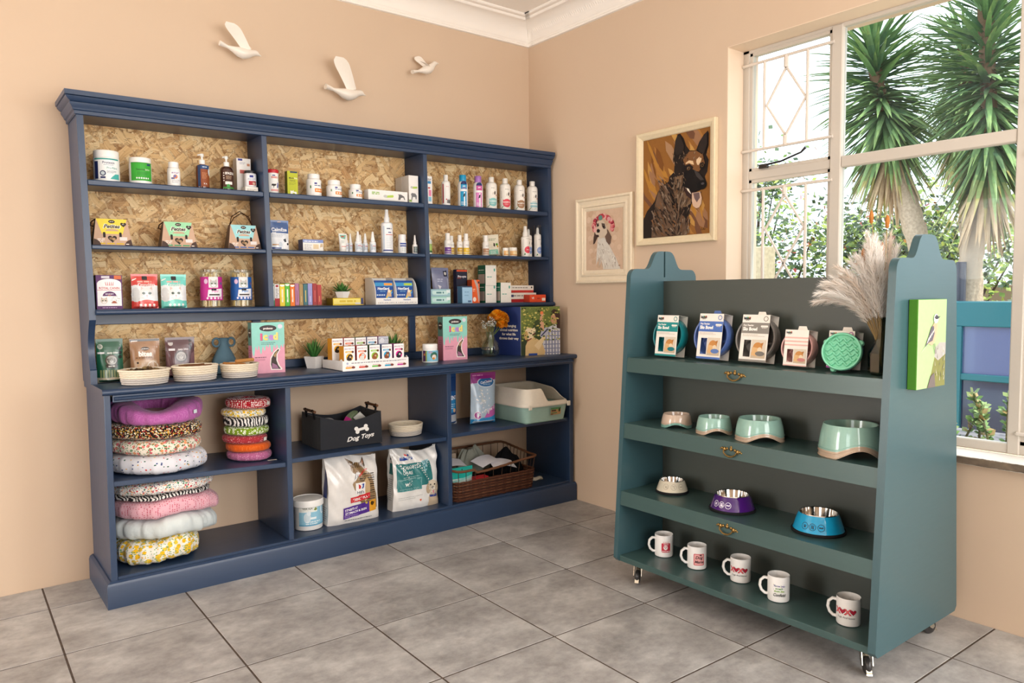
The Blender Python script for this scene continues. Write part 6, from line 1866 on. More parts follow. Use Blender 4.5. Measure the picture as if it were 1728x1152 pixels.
p.poly([(-.004, .21), (.016, .262), (.036, .256), (.012, .222)], '#e6e8ea').poly([(.0, .222), (.02, .248), (.026, .24)], '#7a8a94').poly([(.006, .23), (.012, .252), (.018, .244)], '#2c3a44')
p.rect(.006, .142, .062, .205, '#f2f1f0').poly([(.022, .172), (.022, .198), (.034, .190), (.040, .172)], '#c8302c').poly([(.036, .172), (.042, .198), (.056, .198), (.054, .172)], '#24489a').poly([(.03, .172), (.046, .198), (.048, .184), (.04, .172)], '#f2f1f0').text("Hill's", .034, .147, .015, '#23304a', .02, wmax=.046)
p.poly([(-.024, .104), (.090, .116), (.090, .146), (-.024, .132)], '#cc2a34').text('SCIENCE PLAN', .033, .117, .0125, '#f6f2f0', .03, wmax=.104, rot=.10)
p.poly([(-.068, .026), (.082, .044), (.082, .100), (-.068, .084)], '#4f2a8c').poly([(.082, .044), (.122, .049), (.122, .106), (.082, .100)], '#e0a02c').text('SENSITIVE', -.022, .068, .0115, '#f2eef6', .03, wmax=.078, rot=.11).text('STOMACH & SKIN', .004, .054, .0105, '#f2eef6', .03, wmax=.124, rot=.11).lines(-.062, .02, .042, 2, .008, .003, '#a890c8').ell(.100, .086, .010, .011, '#4a3416', 14).poly([(.108, .088), (.114, .1), (.112, .082)], '#4a3416').ell(.066, .094, .007, .006, '#c8b048', 10)
p.lines(-.06, .10, .016, 1, .006, .004, '#8a8c90')
sp = Print().rect(-.035, .14, .02, .30, '#24408a').lines(-.03, .04, .09, 7, .011, .004, '#9a9ca2')
food_bag('cat_food_bag', 'white cat food bag with tabby cat and purple band', -1.490, -.378, ZF, W_, .115, .352, '#e9e7e4', p, sp, -.02, 5)
p = Print()
p.rect(-.125, .125, .085, .258, '#2f7a7c').poly([(.085, .258), (.085, .125), (.105, .15), (.10, .22), (.09, .258)], '#2f7a7c').poly([(.03, .27), (.085, .27), (.058, .19)], '#a8d0d8').poly([(.036, .264), (.078, .264), (.058, .204)], '#4f98a4').text('DIABETES', -.028, .226, .0175, '#eef4f2', .015, wmax=.126).text('CARE', -.058, .197, .0175, '#eef4f2', .015).lines(-.09, .02, .180, 2, .009, .003, '#a8c8c8').rrect(-.122, .105, .030, .172, .004, '#74a8a8').rrect(-.119, .108, .027, .169, .004, '#3f8688').text('w/d', -.052, .134, .024, '#f0f6f4', .03).lines(-.11, .02, .115, 1, .006, .003, '#9ac0c0')
p.rect(-.108, .275, -.004, .308, '#f0f0ee').poly([(-.098, .276), (-.010, .282), (-.010, .302), (-.098, .296)], '#24489a').text('PRESCRIPTION', -.054, .289, .007, '#f0f2f6', .02, wmax=.080).text('DIET', -.054, .281, .006, '#f0f2f6', .02).poly([(-.066, .304), (-.066, .318), (-.054, .314), (-.048, .304)], '#c8302c').poly([(-.052, .304), (-.046, .318), (-.034, .316), (-.036, .304)], '#24489a')
p.poly([(.070, .0), (.076, .05), (.092, .09), (.132, .09), (.142, .04), (.144, .0)], '#c8b49a').ell(.104, .105, .036, .040, '#d8ccb8', 22).ell(.074, .100, .014, .030, '#b8a488', 14).ell(.136, .100, .012, .030, '#c4b094', 14).ell(.106, .090, .017, .020, '#ece4d6', 16).ell(.106, .102, .008, .0065, '#1e1a18', 12).ell(.093, .118, .0045, .005, '#1e1a18', 10).ell(.118, .118, .0045, .005, '#1e1a18', 10).ell(.106, .078, .007, .009, '#d88a94', 12).poly([(.080, .062), (.130, .064), (.128, .050), (.084, .050)], '#2c3f86')
p.lines(-.12, .04, .07, 2, .01, .003, '#b8bab8').heart(.02, .045, .007, '#d8603c')
sp = Print().rect(-.04, .2, .04, .26, '#2f7a7c').rect(-.04, .28, .02, .30, '#23405a').lines(-.04, .04, .17, 11, .011, .004, '#9a9ca0')
food_bag('dog_food_bag', 'white dog food bag with teal panel lettered Diabetes Care', -1.108, -.360, ZF, .284, .105, .345, '#e8e7e4', p, sp, -.02, 12, 1.7, ear=.12)

# ================================================================== BASE, RIGHT BAY
ZR = .5255
p = Print().rect(-.075, .0, .075, .06, '#b9bcc2').poly([(-.075, .06), (.075, .08), (.075, .19), (-.075, .16)], '#2a86c0').rect(-.075, .16, .075, .2, '#1f5a9c').text('SCENT', .028, .150, .022, '#f0f4f8', .03, wmax=.09).lines(.0, .06, .12, 3, .012, .005, '#a8d0e8').ell(.045, .085, .012, .012, '#e8c09a', 14).poly([(-.075, .2), (.075, .2), (.075, .285), (-.075, .285)], '#23447a')
pouch('litter_bag', 'blue and grey litter bag half hidden by the divider', -.778, -.150, ZR, .150, .318, .07, '#2a4f86', p, cat='litter bag', rz=.05)
p = Print().poly([(-.092, .24), (.092, .26), (.092, .305), (-.092, .305)], '#9a2a84').lines(-.08, .0, .285, 1, .006, .008, '#d88ac0').ell(.015, .246, .066, .030, '#e6eef4', 24).ell(.015, .246, .061, .026, '#1f6aa8', 24).text('CatChoice', .015, .242, .014, '#eef4fa', .03, .15, wmax=.100, rot=.10).lines(-.01, .05, .232, 1, .006, .004, '#a8cce8')
p.poly([(-.092, .0), (.092, .0), (.092, .05), (-.092, .028)], '#2a8ac4').poly([(-.02, .028), (.092, .052), (.092, .112), (.02, .085)], '#c860b0').text('Litter Cr', .045, .080, .016, '#f6f0f6', .03, .1, wmax=.08, rot=.18).ell(-.058, .052, .021, .024, '#f2e8f0', 20).ell(-.058, .052, .018, .021, '#9c2a88', 20).text('1', -.058, .044, .020, '#f6eef4', .04)
for k in range(60):
    p.ell(-.02 + rn.gauss(0, .022), .12 + rn.gauss(0, .042), .006, .005, rn.choice(['#e6e8ec', '#c4ccd4', '#d8dad2', '#b8c4d0', '#f2f2f0']), 7)
pouch('litter_bag', 'pink and blue crystal litter bag beside the litter tray', -.578, -.245, ZR + .0025, .184, .305, .085, '#b4c8da', p, cat='litter bag', seed=3, ry=.02)

# litter tray with raised rim
t = thing('litter_tray', 'mint and cream litter tray jutting out over its shelf', 'litter tray', (-.255, -.290, ZR), 0)
tw, td = .185, .200
def rr_pt(s, hx, hy, r):
    """point on a rounded rectangle, s 0..1 counter-clockwise from the front left"""
    n4 = [(-hx + r, -hy, hx - r, -hy), (hx, -hy + r, hx, hy - r), (hx - r, hy, -hx + r, hy), (-hx, hy - r, -hx, -hy + r)]
    k = s * 4 % 4
    i = int(k)
    q = k - i
    x0, y0, x1, y1 = n4[i]
    if q < .8:
        return (x0 + (x1 - x0) * q / .8, y0 + (y1 - y0) * q / .8)
    a = (q - .8) / .2 * pi / 2
    cx, cy = [(hx - r, -hy + r), (hx - r, hy - r), (-hx + r, hy - r), (-hx + r, -hy + r)][i]
    st_ = [-pi / 2, 0, pi / 2, pi][i]
    return (cx + r * cos(st_ + a), cy + r * sin(st_ + a))
def rim_top(s):
    k = s * 4 % 4
    hi, lo = .205, .126
    sm = lambda a: a * a * (3 - 2 * a)
    if k < .22: return hi
    if k < .42: return hi - (hi - lo) * sm((k - .22) / .20)
    if k < .95: return lo
    if k < 1.35: return lo + (hi - .02 - lo) * sm((k - .95) / .40)
    return hi - .02 * (1 - min(1, (k - 1.35) / .6))
def shell(prof, name, col, mat, tops=None):
    b = MB(col)
    n_ = 100
    def fn(u, v):
        k = v * (len(prof) - 1)
        i = min(int(k), len(prof) - 2)
        f = k - i
        ins, z_ = prof[i][0] + (prof[i + 1][0] - prof[i][0]) * f, prof[i][1] + (prof[i + 1][1] - prof[i][1]) * f
        if tops is not None:
            z_ = .108 + (rim_top(u) - .108) * (z_ - .108) / (.2 - .108) if z_ > .108 else z_
        x_, y_ = rr_pt(u, tw - ins, td - ins, max(.02, .06 - ins))
        return (x_, y_, z_)
    b.surf(fn, n_, len(prof) - 1, wrapu=True)
    b.build(name, mat, t, smooth=0.8)
shell([(.040, 0), (.030, .004), (.018, .06), (.010, .104), (.014, .104), (.022, .06), (.034, .008), (.19, .008)], 'pan', '#9cbdb2', PLASTIC)
shell([(.002, .100), (.0, .108), (.002, .112), (.014, .2), (.018, .204), (.022, .2), (.014, .112)], 'rim', '#e2dacb', PLASTIC, True)
MB('#9cbdb2').add([(x_ * .86, y_ * .86, .0015) for x_, y_, _ in [(-tw, -td, 0), (tw, -td, 0), (tw, td, 0), (-tw, td, 0)]], [(3, 2, 1, 0)]).build('base', PLASTIC, t, smooth=0)
for u in (-.15, .155):
    MB('#e2dacb').box(u - .012, u + .012, -td - .006, -td + .004, .088, .118, b=.003).build('clip', PLASTIC, t)
p = Print().rect(-.040, .042, .040, .086, '#b0875a').rect(-.040, .074, .040, .086, '#4f8a5a').lines(-.034, .01, .062, 1, .004, .010, '#4a3426').rect(-.036, .05, .01, .056, '#3f7a50').ell(.028, .068, .007, .012, '#1e1a16', 12).rect(.016, .064, .022, .074, '#6aa84a').rect(-.04, .042, -.02, .048, '#7a4a30')
stick(p, 'sticker', lambda u, v, h: (.055 + u, -td + .030 - (v - 0) * .12 + .0 - h - .0165, v), t)

# wicker and wire basket
t = thing('wicker_basket', 'brown wicker basket with an open wire rim', 'basket', (-.606, -.245, ZF), 0)
hx, hy, zw = .286, .172, .115
n_ = 84
for row in range(14):
    b = MB(['#4a2a1e', '#5a3626', '#3c2219', '#6a4430'][row % 4])
    pts = []
    for i in range(n_ * 2):
        s = i / (n_ * 2)
        w_ = .0032 * (1 if (i // 2 + row) % 2 else -1)
        x_, y_ = rr_pt(s, hx + .012 * row / 14 - w_, hy + .010 * row / 14 - w_, .045)
        pts.append((x_, y_, .006 + row * zw / 14))
    b.tube(pts, .0047, 5, closed=True)
    b.build('wicker_strand', MATTE, t, smooth=1.0)
MB('#3a241a').add([(x_, y_, .004) for x_, y_ in [rr_pt(i / 40, hx - .003, hy - .003, .045) for i in range(40)]], [list(range(40))]).build('base', MATTE, t, smooth=0)
def rim_z(s):
    k = s * 4 % 4
    sm = lambda a: a * a * (3 - 2 * a)
    if k < .16: return .178 - .0 * k
    if k < .9: return .160 + .035 * sm((k - .16) / .74)
    if k < 1.1: return .195
    return .226 + (.195 - .226) * max(0, 1 - (k - 1.1) / .8) if k < 3.2 else .226 - .048 * (k - 3.2) / .8
pts = []
for i in range(120):
    x_, y_ = rr_pt(i / 120, hx + .022, hy + .018, .05)
    pts.append((x_ + .002 * sin(i * 1.9), y_ + .002 * cos(i * 1.9), rim_z(i / 120)))
MB('#6a4630').tube(pts, .0075, 7, closed=True).build('rim', MATTE, t, smooth=1.0)
b = MB('#4a3426')
for i in range(40):
    s = (i + .5) / 40
    x0, y0 = rr_pt(s, hx + .010, hy + .008, .045)
    x1, y1 = rr_pt(s, hx + .022, hy + .018, .05)
    b = MB('#3f2c20').tube([(x0, y0, .095), (x1, y1, rim_z(s))], .0020, 5)
    b.build('wire_stake', MATTE, t)
GB = 'goods lying in the wicker basket'
p = Print().rect(-.07, .09, .07, .15, '#1fb0a4').rect(-.07, .0, .07, .09, '#c8dcd8').poly([(-.07, .08), (.07, .1), (.07, .086), (-.07, .07)], '#8ad0c8').lines(-.05, .04, .06, 4, .014, .006, '#8aa8a4').ell(.0, .138, .010, .004, '#123a38', 10)
tag(pouch('wipes_pack', 'turquoise wipes pack in the wicker basket', -.802, -.345, ZF + .030, .150, .152, .035, '#1fb0a4', p, cat='pack', rz=.0)[0], group=GB)
carton('red_box', 'small red carton behind the wicker strands', -.690, -.392, ZF + .03, .090, .05, .085, '#b8242c', Print().ell(.0, .055, .022, .016, '#e8d8d4', 16).ell(.0, .055, .014, .010, '#b8242c', 14), group=GB)
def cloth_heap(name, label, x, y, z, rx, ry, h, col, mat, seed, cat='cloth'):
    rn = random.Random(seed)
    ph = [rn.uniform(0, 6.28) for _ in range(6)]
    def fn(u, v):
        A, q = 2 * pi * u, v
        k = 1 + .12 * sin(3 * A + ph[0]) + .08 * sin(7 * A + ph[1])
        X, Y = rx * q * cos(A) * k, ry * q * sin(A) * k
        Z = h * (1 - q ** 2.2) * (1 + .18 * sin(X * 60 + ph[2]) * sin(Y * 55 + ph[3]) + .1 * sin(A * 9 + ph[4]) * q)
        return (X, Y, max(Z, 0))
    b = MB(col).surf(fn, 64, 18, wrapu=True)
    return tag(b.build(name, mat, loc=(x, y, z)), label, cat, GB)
cloth_heap('grey_fleece', 'crumpled grey-green fleece at the back of the wicker basket', -.600, -.150, ZF + .10, .125, .056, .140, '#9a9d92', CLOTH, 3, 'fleece')
cloth_heap('black_jacket', 'black folded dog jacket in the wicker basket', -.440, -.285, ZF + .09, .115, .062, .140, '#101014', CLOTH, 5, 'dog jacket')
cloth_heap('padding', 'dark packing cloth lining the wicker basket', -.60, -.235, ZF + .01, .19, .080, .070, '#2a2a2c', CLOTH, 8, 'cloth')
for k, (dx, dy, dz, a, b_, lb) in enumerate(((-.600, -.305, .178, .12, -.10, 'white paper sheet lying across the wicker basket'), (-.800, -.240, .180, -.15, .06, 'white paper sheets at the divider end of the wicker basket'), (-.520, -.360, .160, -.3, .12, 'lower white paper sheet jutting toward the black jacket'))):
    m_ = MB('#e9e7ee').surf(lambda u, v: ((u - .5) * .15, (v - .5) * .11, .012 * sin(u * 3.0) + .006 * v), 8, 4)
    m_.merge(MB('#d8d6de').surf(lambda u, v: ((.5 - u) * .15, (v - .5) * .11, .012 * sin((1 - u) * 3.0) + .006 * v - .0012), 8, 4))
    tag(m_.build('paper_sheet', PAPER, loc=(dx, dy, ZF + dz), rot=(.15, b_, a)), lb, 'paper', GB)
p = Print().rect(-.05, 0, .05, .12, '#a99886')
for k in range(5):
    paw(p, -.03 + .03 * (k % 3), .025 + .045 * (k // 3) + .02 * (k % 2), .014, '#3a3430')
carton('paw_print_bag', 'taupe gift bag with dark paw prints', -.765, -.150, ZF + .07, .11, .03, .15, '#a99886', p, group=GB)
b = MB('#e6e2d4')
b.surf(lambda u, v: ((u - .5) * .11 + .02 * v, (v - .5) * .06, .004 + .014 * sin(pi * u) * sin(pi * v) + .006 * sin(9 * u)), 14, 8)
b.surf(lambda u, v: ((.5 - u) * .11 + .02 * v, (v - .5) * .06, .001), 14, 8)
tag(b.build('white_packet', FOIL, loc=(-.215, -.28, ZF + .0032), rot=(0, 0, -.25)), 'white crumpled packet beside the wicker basket', 'packet')
# hang tags on the left base shelf
tag(MB('#e4ddcc').box(-.022, .022, -.006, .006, 0, .0008).build('hang_tag', PAPER, loc=(-1.905, -.34, .5066), rot=(0, .035, .1)), 'cream hang tag lying beside the small bed stack', 'tag')
# ================================================================== ON THE STAND
SZ = (1.0135, .7205, .4155, .1235)
FW = -pi / 2      # goods on the stand face west

def slow_bowl(label, x, y, r, w, h, bowl, card, dark, rz=FW, lean=-.13, tab=0, style=0):
    t = thing('slow_feeder_bowl', label, 'slow feeder bowl', (x, y, SZ[0] + .0035), rz, 'boxed slow feeder bowls', rx=lean)
    dp = .052
    zc = h * .5
    # bowl standing on edge, its mouth to the front
    pr_ = [(.0001, -.004), (r * .60, -.004), (r * .78, -.010), (r * .86, -.030), (r * .90, -dp), (r * .97, -dp - .001), (r, -dp + .006), (r * .96, -dp + .020), (r * .93, -.006), (r * .86, 0), (.0001, 0)]
    b = MB(bowl).lathe([(a, -z) for a, z in pr_[::-1]], 40, caps=False)
    b.warp(lambda X, Y, Z: (X, -Z, Y + zc))
    b.build('bowl', PLASTIC, t)
    g_ = MB(bowl)
    for k in range(5):
        A = 2 * pi * k / 5 + .4
        pts = [(r * q * cos(A + .9 * q), -.012 - .012 * sin(pi * q), zc + r * q * sin(A + .9 * q)) for q in (.15, .28, .42, .56, .68)]
        g_.tube(pts, r * .065, 7)
    g_.tube([(r * .2 * cos(a), -.016, zc + r * .2 * sin(a)) for a in [2 * pi * i / 14 for i in range(14)]], r * .07, 7, closed=True)
    g_.build('maze_ridge', PLASTIC, t)
    # card sleeve with a die-cut window
    yf = -dp - .004
    sl = MB('#efe9e0')
    th = .0008
    wu0, wu1, wv0, wv1 = -w * .36, -w * .10, h * .10, h * .46
    for (u0, u1, v0, v1) in ((-w / 2, w / 2, wv1, h), (-w / 2, w / 2, 0, wv0), (-w / 2, wu0, wv0, wv1), (wu1, w / 2, wv0, wv1)):
        sl.box(u0, u1, yf - th, yf, v0, v1)
    sl.box(-w / 2, w / 2, yf, .004, h - th, h).box(-w / 2, w / 2, yf, .004, 0, th).box(-w / 2, w / 2, .003, .004, 0, h)
    sl.build('card_sleeve', PAPER, t, smooth=0)
    if tab:
        MB(bowl if tab == 2 else '#ece6dd').prism([(-.020, h), (.022, h), (.014, h + .017), (-.016, h + .017)], 1, -.020, -.019).build('hang_tab', PAPER, t, smooth=0)
    p = Print()
    if style == 0:
        p.rect(-w / 2, h * .60, w / 2, h * .83, card).rect(-w / 2, 0, w / 2, h * .045, card)
        p.text('Fun Feeder', -w * .44, h * .755, h * .038, '#f4f0ea', .03, align='LEFT', wmax=w * .42).text('Slo Bowl', -w * .45, h * .66, h * .068, '#fbf8f2', .045, align='LEFT', wmax=w * .56)
        p.rrect(w * .20, h * .735, w * .46, h * .775, h * .018, '#efe9e0').lines(w * .24, w * .42, h * .715, 1, .004, h * .012, '#e0dcd4')
        p.ell(w * .36, h * .915, w * .085, w * .085, card, 20).ell(w * .36, h * .915, w * .06, w * .06, '#e8e2d8', 18)
        p.lines(-w * .44, w * .42, h * .565, 2, h * .028, h * .012, '#c8c0b4', 2)
    else:
        for k in range(3):
            p.rect(-w / 2, h * (.56 + .10 * k), w / 2, h * (.60 + .10 * k), '#e6b8ae')
        p.rect(-w / 2, 0, w / 2, h * .03, '#e2b4ac')
    p.text('h', -w * .42, h * .895, h * .055, '#2a2622', .04, wmax=w).text('ound', -w * .31, h * .895, h * .05, '#2a2622', .045, wmax=w * .22)
    p.rect(-w * .385, h * .93, -w * .34, h * .945, '#3a9ac8').rect(-w * .33, h * .93, -w * .28, h * .948, '#5aa83c').ell(-w * .24, h * .937, w * .022, w * .022, '#d8402c', 10).lines(-w * .38, -w * .24, h * .873, 1, .003, h * .012, '#5a5450')
    # photo of a ginger puppy eating
    u0, u1, v0, v1 = -w * .06, w * .46, h * .08, h * .47
    cu = (u0 + u1) / 2
    p.rect(u0, v0, u1, v1, '#d8cbb8').rect(u0, v0, u1, v0 + (v1 - v0) * .3, '#c8b49a')
    p.ell(cu - w * .03, v0 + (v1 - v0) * .58, w * .17, (v1 - v0) * .28, '#c98a48', 18).poly([(u0 + w * .02, v0 + (v1 - v0) * .15), (u0 + w * .04, v0 + (v1 - v0) * .6), (cu, v0 + (v1 - v0) * .55), (cu - w * .05, v0 + (v1 - v0) * .1)], '#dcb07a')
    p.poly([(cu + w * .06, v0 + (v1 - v0) * .8), (cu + w * .17, v0 + (v1 - v0) * .86), (cu + w * .13, v0 + (v1 - v0) * .6)], '#b87838').ell(cu + w * .05, v0 + (v1 - v0) * .45, w * .08, (v1 - v0) * .15, '#e6d0b0', 14)
    p.ell(cu + w * .07, v0 + (v1 - v0) * .25, w * .17, (v1 - v0) * .13, dark, 18)
    stick(p, 'sleeve_print', front(yf - th), t)
    return t

slow_bowl('teal slow feeder bowl in its printed card sleeve', -.580, -1.715, .084, .118, .180, '#12757c', '#1f8a8a', '#1a7a80')
slow_bowl('blue slow feeder bowl in its printed card sleeve', -.580, -1.945, .088, .120, .190, '#4f6aa8', '#4f72b8', '#5a78b4', tab=2, lean=-.15)
slow_bowl('dark grey slow feeder bowl in its printed card sleeve', -.570, -2.150, .092, .124, .188, '#6c6763', '#8a857e', '#77726c', tab=1, lean=-.17)
slow_bowl('pale pink slow feeder bowl in a small card sleeve', -.585, -2.345, .066, .096, .136, '#cf9f9a', '#dca8a0', '#c8807a', tab=1, lean=-.13, style=1)
slow_bowl('blue slow feeder bowl in purple card behind the mint lick bowl', -.560, -2.505, .066, .096, .136, '#1f5f86', '#a83a9c', '#2a6a90', tab=1, lean=-.15)

t = thing('lick_bowl', 'mint green lick bowl with wavy ridges propped in front', 'lick bowl', (-.655, -2.535, SZ[0] + .0065), FW + .25, rx=-.25)
r = .068
b = MB('#86d6b2').lathe([(.0001, .006), (r * .88, .006), (r * .90, .020), (r * .96, .022), (r, .018), (r * .98, .0), (r * .92, -.016), (.0001, -.018)], 44, caps=False)
b.warp(lambda X, Y, Z: (X, -Z, Y + r))
b.build('bowl', PLASTIC, t)
for k in range(6):
    zz = (-.62 + k * .25) * r
    L = sqrt(max(1e-5, (.80 * r) ** 2 - zz * zz))
    pts = [(-L + 2 * L * i / 24, -.009, r + zz + .0055 * sin((-L + 2 * L * i / 24) * 250 + k * 1.5)) for i in range(25)]
    MB('#7acda8').tube(pts, .0042, 6).build('wavy_ridge', PLASTIC, t)
p = Print().lines(-.03, .03, .0, 2, .005, .002, '#c88a80')
for A in (.55, 2.6, 4.3):
    MB('#86d6b2').lathe([(.010, -.014), (.011, .0), (.008, .006)], 10).warp(lambda X, Y, Z, A=A: (X + r * .99 * cos(A), -Z, Y + r + r * .99 * sin(A))).build('foot', PLASTIC, t)

# smoky glass bottle with dried pampas
t = thing('pampas_bottle', 'faceted smoky glass bottle with dried pampas grass', 'vase', (-.612, -2.655, SZ[0]), .3)
def fac(prof, n):
    return MB('#9a9a80').lathe(prof, n, caps=False)
fac([(.0001, .004), (.036, .002), (.042, .008), (.043, .075), (.028, .100), (.019, .122), (.013, .150), (.012, .190), (.014, .198), (.011, .196), (.0095, .150), (.016, .120), (.024, .098), (.038, .074), (.038, .010), (.0001, .008)], 8).build('glass', SMOKE, t, smooth=0.2)
rn = random.Random(21)
def stem_curve(dx, dy, L, bendz):
    pts = []
    for i in range(9):
        s = i / 8
        q = s ** 1.6
        pts.append(Vector((dx * q, dy * q, .03 + L * (s - bendz * s ** 2.6))))
    return pts
def to_local(wx, wy):
    a = -.3
    return (wx * cos(a) - wy * sin(a), wx * sin(a) + wy * cos(a))
specs = []
# (world offset x, y at the tip, stem length, sag)
for k in range(24):
    f = k / 23
    specs.append((-.10 + .10 * rn.random(), .01 + .21 * f + rn.uniform(-.015, .015), .47 - .03 * f + rn.uniform(-.02, .02), .06 + .44 * f))
for k in range(14):
    specs.append((-.10 + .20 * rn.random(), -.02 + .10 * rn.random(), .42 + .06 * rn.random(), .05))
for k, (wx, wy, L, sag) in enumerate(specs):
    dx, dy = to_local(wx, wy)
    c_ = stem_curve(dx, dy, L, sag)
    MB('#9c8258').tube(c_[:7], .0011, 4).build('stem', MATTE, t)
    b = MB()
    tone = rn.choice(['#fbf8f4', '#f5efe8', '#fdfbf8', '#ece0d4'])
    for j in range(340):
        s = rn.uniform(.38, 1.0)
        i = min(int(s * 8), 7)
        f = s * 8 - i
        P0 = c_[i].lerp(c_[i + 1], f)
        tg = (c_[i + 1] - c_[i]).normalized()
        side = tg.cross(Vector((rn.uniform(-1, 1), rn.uniform(-1, 1), rn.uniform(-1, 1)))).normalized()
        ln = .058 * (1 - .75 * abs((s - .70) / .5)) * rn.uniform(.7, 1.1)
        P1 = P0 + (tg * .85 + side * .5).normalized() * ln + Vector((0, 0, -.004))
        w_ = tg.cross(side) * .0013
        b.add([P0 - w_, P0 + w_, P1], [(0, 1, 2)], tone)
    b.build('plume', PLUME, t, smooth=0)
for k, (wx, wy, L) in enumerate(((-.0, .045, .56), (.01, .035, .46), (.03, .02, .45), (.0, -.01, .54), (-.02, .06, .43))):
    dx, dy = to_local(wx, wy)
    c_ = stem_curve(dx, dy, L - .05, .0)
    MB('#a88a58').tube(c_, .0010, 4).build('stem', MATTE, t)
    e = c_[-1]
    MB('#b0743c').lathe([(.0001, -.022), (.0055, -.016), (.0075, 0), (.006, .018), (.0001, .028)], 8, c=tuple(e)).build('bunny_tail', CLOTH, t)

# plastic bowls with arched feet
def arch_bowl(label, x, y, r, h, top, foot, rz=0.0):
    t = thing('pet_bowl', label, 'pet bowl', (x, y, SZ[1] + .0004), rz, 'arched plastic pet bowls')
    rt = r * .86
    def zb(A, k):
        return max(0.0, (h * .30) * (max(0.0, cos(2 * (A + pi / 2))) ** 1.3)) * k
    def out_(u, v):
        A = 2 * pi * u
        z0 = zb(A, 1.0)
        q = v
        Z = z0 + (h - z0) * q
        R = r + (rt - r) * (Z / h) ** 2.2
        return (R * cos(A), R * sin(A), Z)
    b = MB()
    cols_ = lambda u, v: foot if v < .22 else top
    b.surf(out_, 72, 18, col=cols_, wrapu=True)
    b.build('shell', GLOSS, t, smooth=0.9)
    MB(top).lathe([(rt, h), (rt * .985, h + .0015), (rt * .95, h), (rt * .90, h * .7), (rt * .80, h * .42), (.0001, h * .38)], 48, caps=False).build('basin', GLOSS, t)
    for k_, (zz, cc) in enumerate(((.16, foot), (.28, top))):
        pts = []
        for i in range(72):
            A = 2 * pi * i / 72
            z0 = zb(A, 1.0)
            Z = z0 + (h - z0) * zz
            R = r + (rt - r) * (Z / h) ** 2.2 + .0004
            pts.append((R * cos(A), R * sin(A), Z))
        MB(cc).tube(pts, .0016, 5, closed=True).build('groove_line', GLOSS, t)
    pts = [((r + (rt - r) * (zb(2 * pi * i / 72, 1) / h) ** 2.2) * cos(2 * pi * i / 72), (r + (rt - r) * (zb(2 * pi * i / 72, 1) / h) ** 2.2) * sin(2 * pi * i / 72), zb(2 * pi * i / 72, 1) + .0018) for i in range(72)]
    MB(foot).tube(pts, .0022, 5, closed=True).build('foot_rim', GLOSS, t)

TEALP, TANP = '#93b9ad', '#bda792'
arch_bowl('small tan pet bowl with a teal foot', -.640, -1.786, .066, .055, '#c4ae9c', '#7aa89c', -.9)
arch_bowl('smallest teal pet bowl with a tan foot', -.645, -1.988, .073, .068, TEALP, TANP, -.75)
arch_bowl('middle-sized teal pet bowl with a tan foot', -.625, -2.190, .093, .085, TEALP, TANP, -.75)
arch_bowl('largest teal pet bowl with a tan foot', -.628, -2.560, .106, .112, TEALP, TANP, -.75)

# steel bowls with coloured skirts on rubber rings
def steel_bowl(label, x, y, r, h, col, mark, rz, icons):
    t = thing('steel_bowl', label, 'pet bowl', (x, y, SZ[2] + .0004), rz, 'steel pet bowls with coloured skirts')
    rt = r * .70
    MB('#161618').lathe([(r * .86, 0), (r * .99, .001), (r, .006), (r * .96, .011), (r * .86, .010)], 48, caps=False).build('rubber_ring', MATTE, t)
    MB(col).lathe([(r * .95, .009), (r * .92, .013), (r * .78, h * .80), (rt * 1.02, h * .97), (rt, h)], 48, caps=False).build('skirt', GLOSS, t)
    MB('#c8c6c2').lathe([(rt * 1.02, h * .97), (rt, h + .001), (rt * .95, h - .001), (rt * .88, h * .55), (rt * .74, h * .22), (.0001, h * .18)], 48, caps=False).build('steel_bowl', METAL, t)
    p = Print()
    for k, u in enumerate(icons):
        p.ell(u, .034, .0125, .0125, mark, 20).ell(u, .034, .0105, .0105, col, 20)
        if k % 3 == 0:
            paw(p, u, .032, .008, mark)
        elif k % 3 == 1:
            p.rect(u - .005, .027, u + .005, .036, mark).rect(u - .006, .037, u + .006, .040, mark)
        else:
            p.poly([(u - .008, .037), (u - .006, .031), (u - .002, .033), (u + .002, .031), (u + .006, .033), (u + .008, .031), (u + .007, .038), (u + .002, .036), (u - .002, .037)], mark)
    stick(p, 'print', lambda u, v, hh: ((r * .92 - (v - .013) / (h * .8 - .013) * r * .14 + hh) * sin(u / r / .86), -(r * .92 - (v - .013) / (h * .8 - .013) * r * .14 + hh) * cos(u / r / .86), v), t, PAPER, du=.01)

steel_bowl('small steel bowl with a cream skirt', -.605, -1.734, .074, .056, '#d2c9b4', '#a89f8c', -.85, (-.03, .005, .04))
steel_bowl('steel bowl with a shiny purple skirt', -.630, -2.070, .094, .066, '#43186a', '#e0d8e8', -1.5, (-.028, .0, .028))
steel_bowl('steel bowl with a bright blue skirt', -.618, -2.440, .097, .072, '#1a9ccc', '#16384a', -1.35, (-.024, .004, .034))

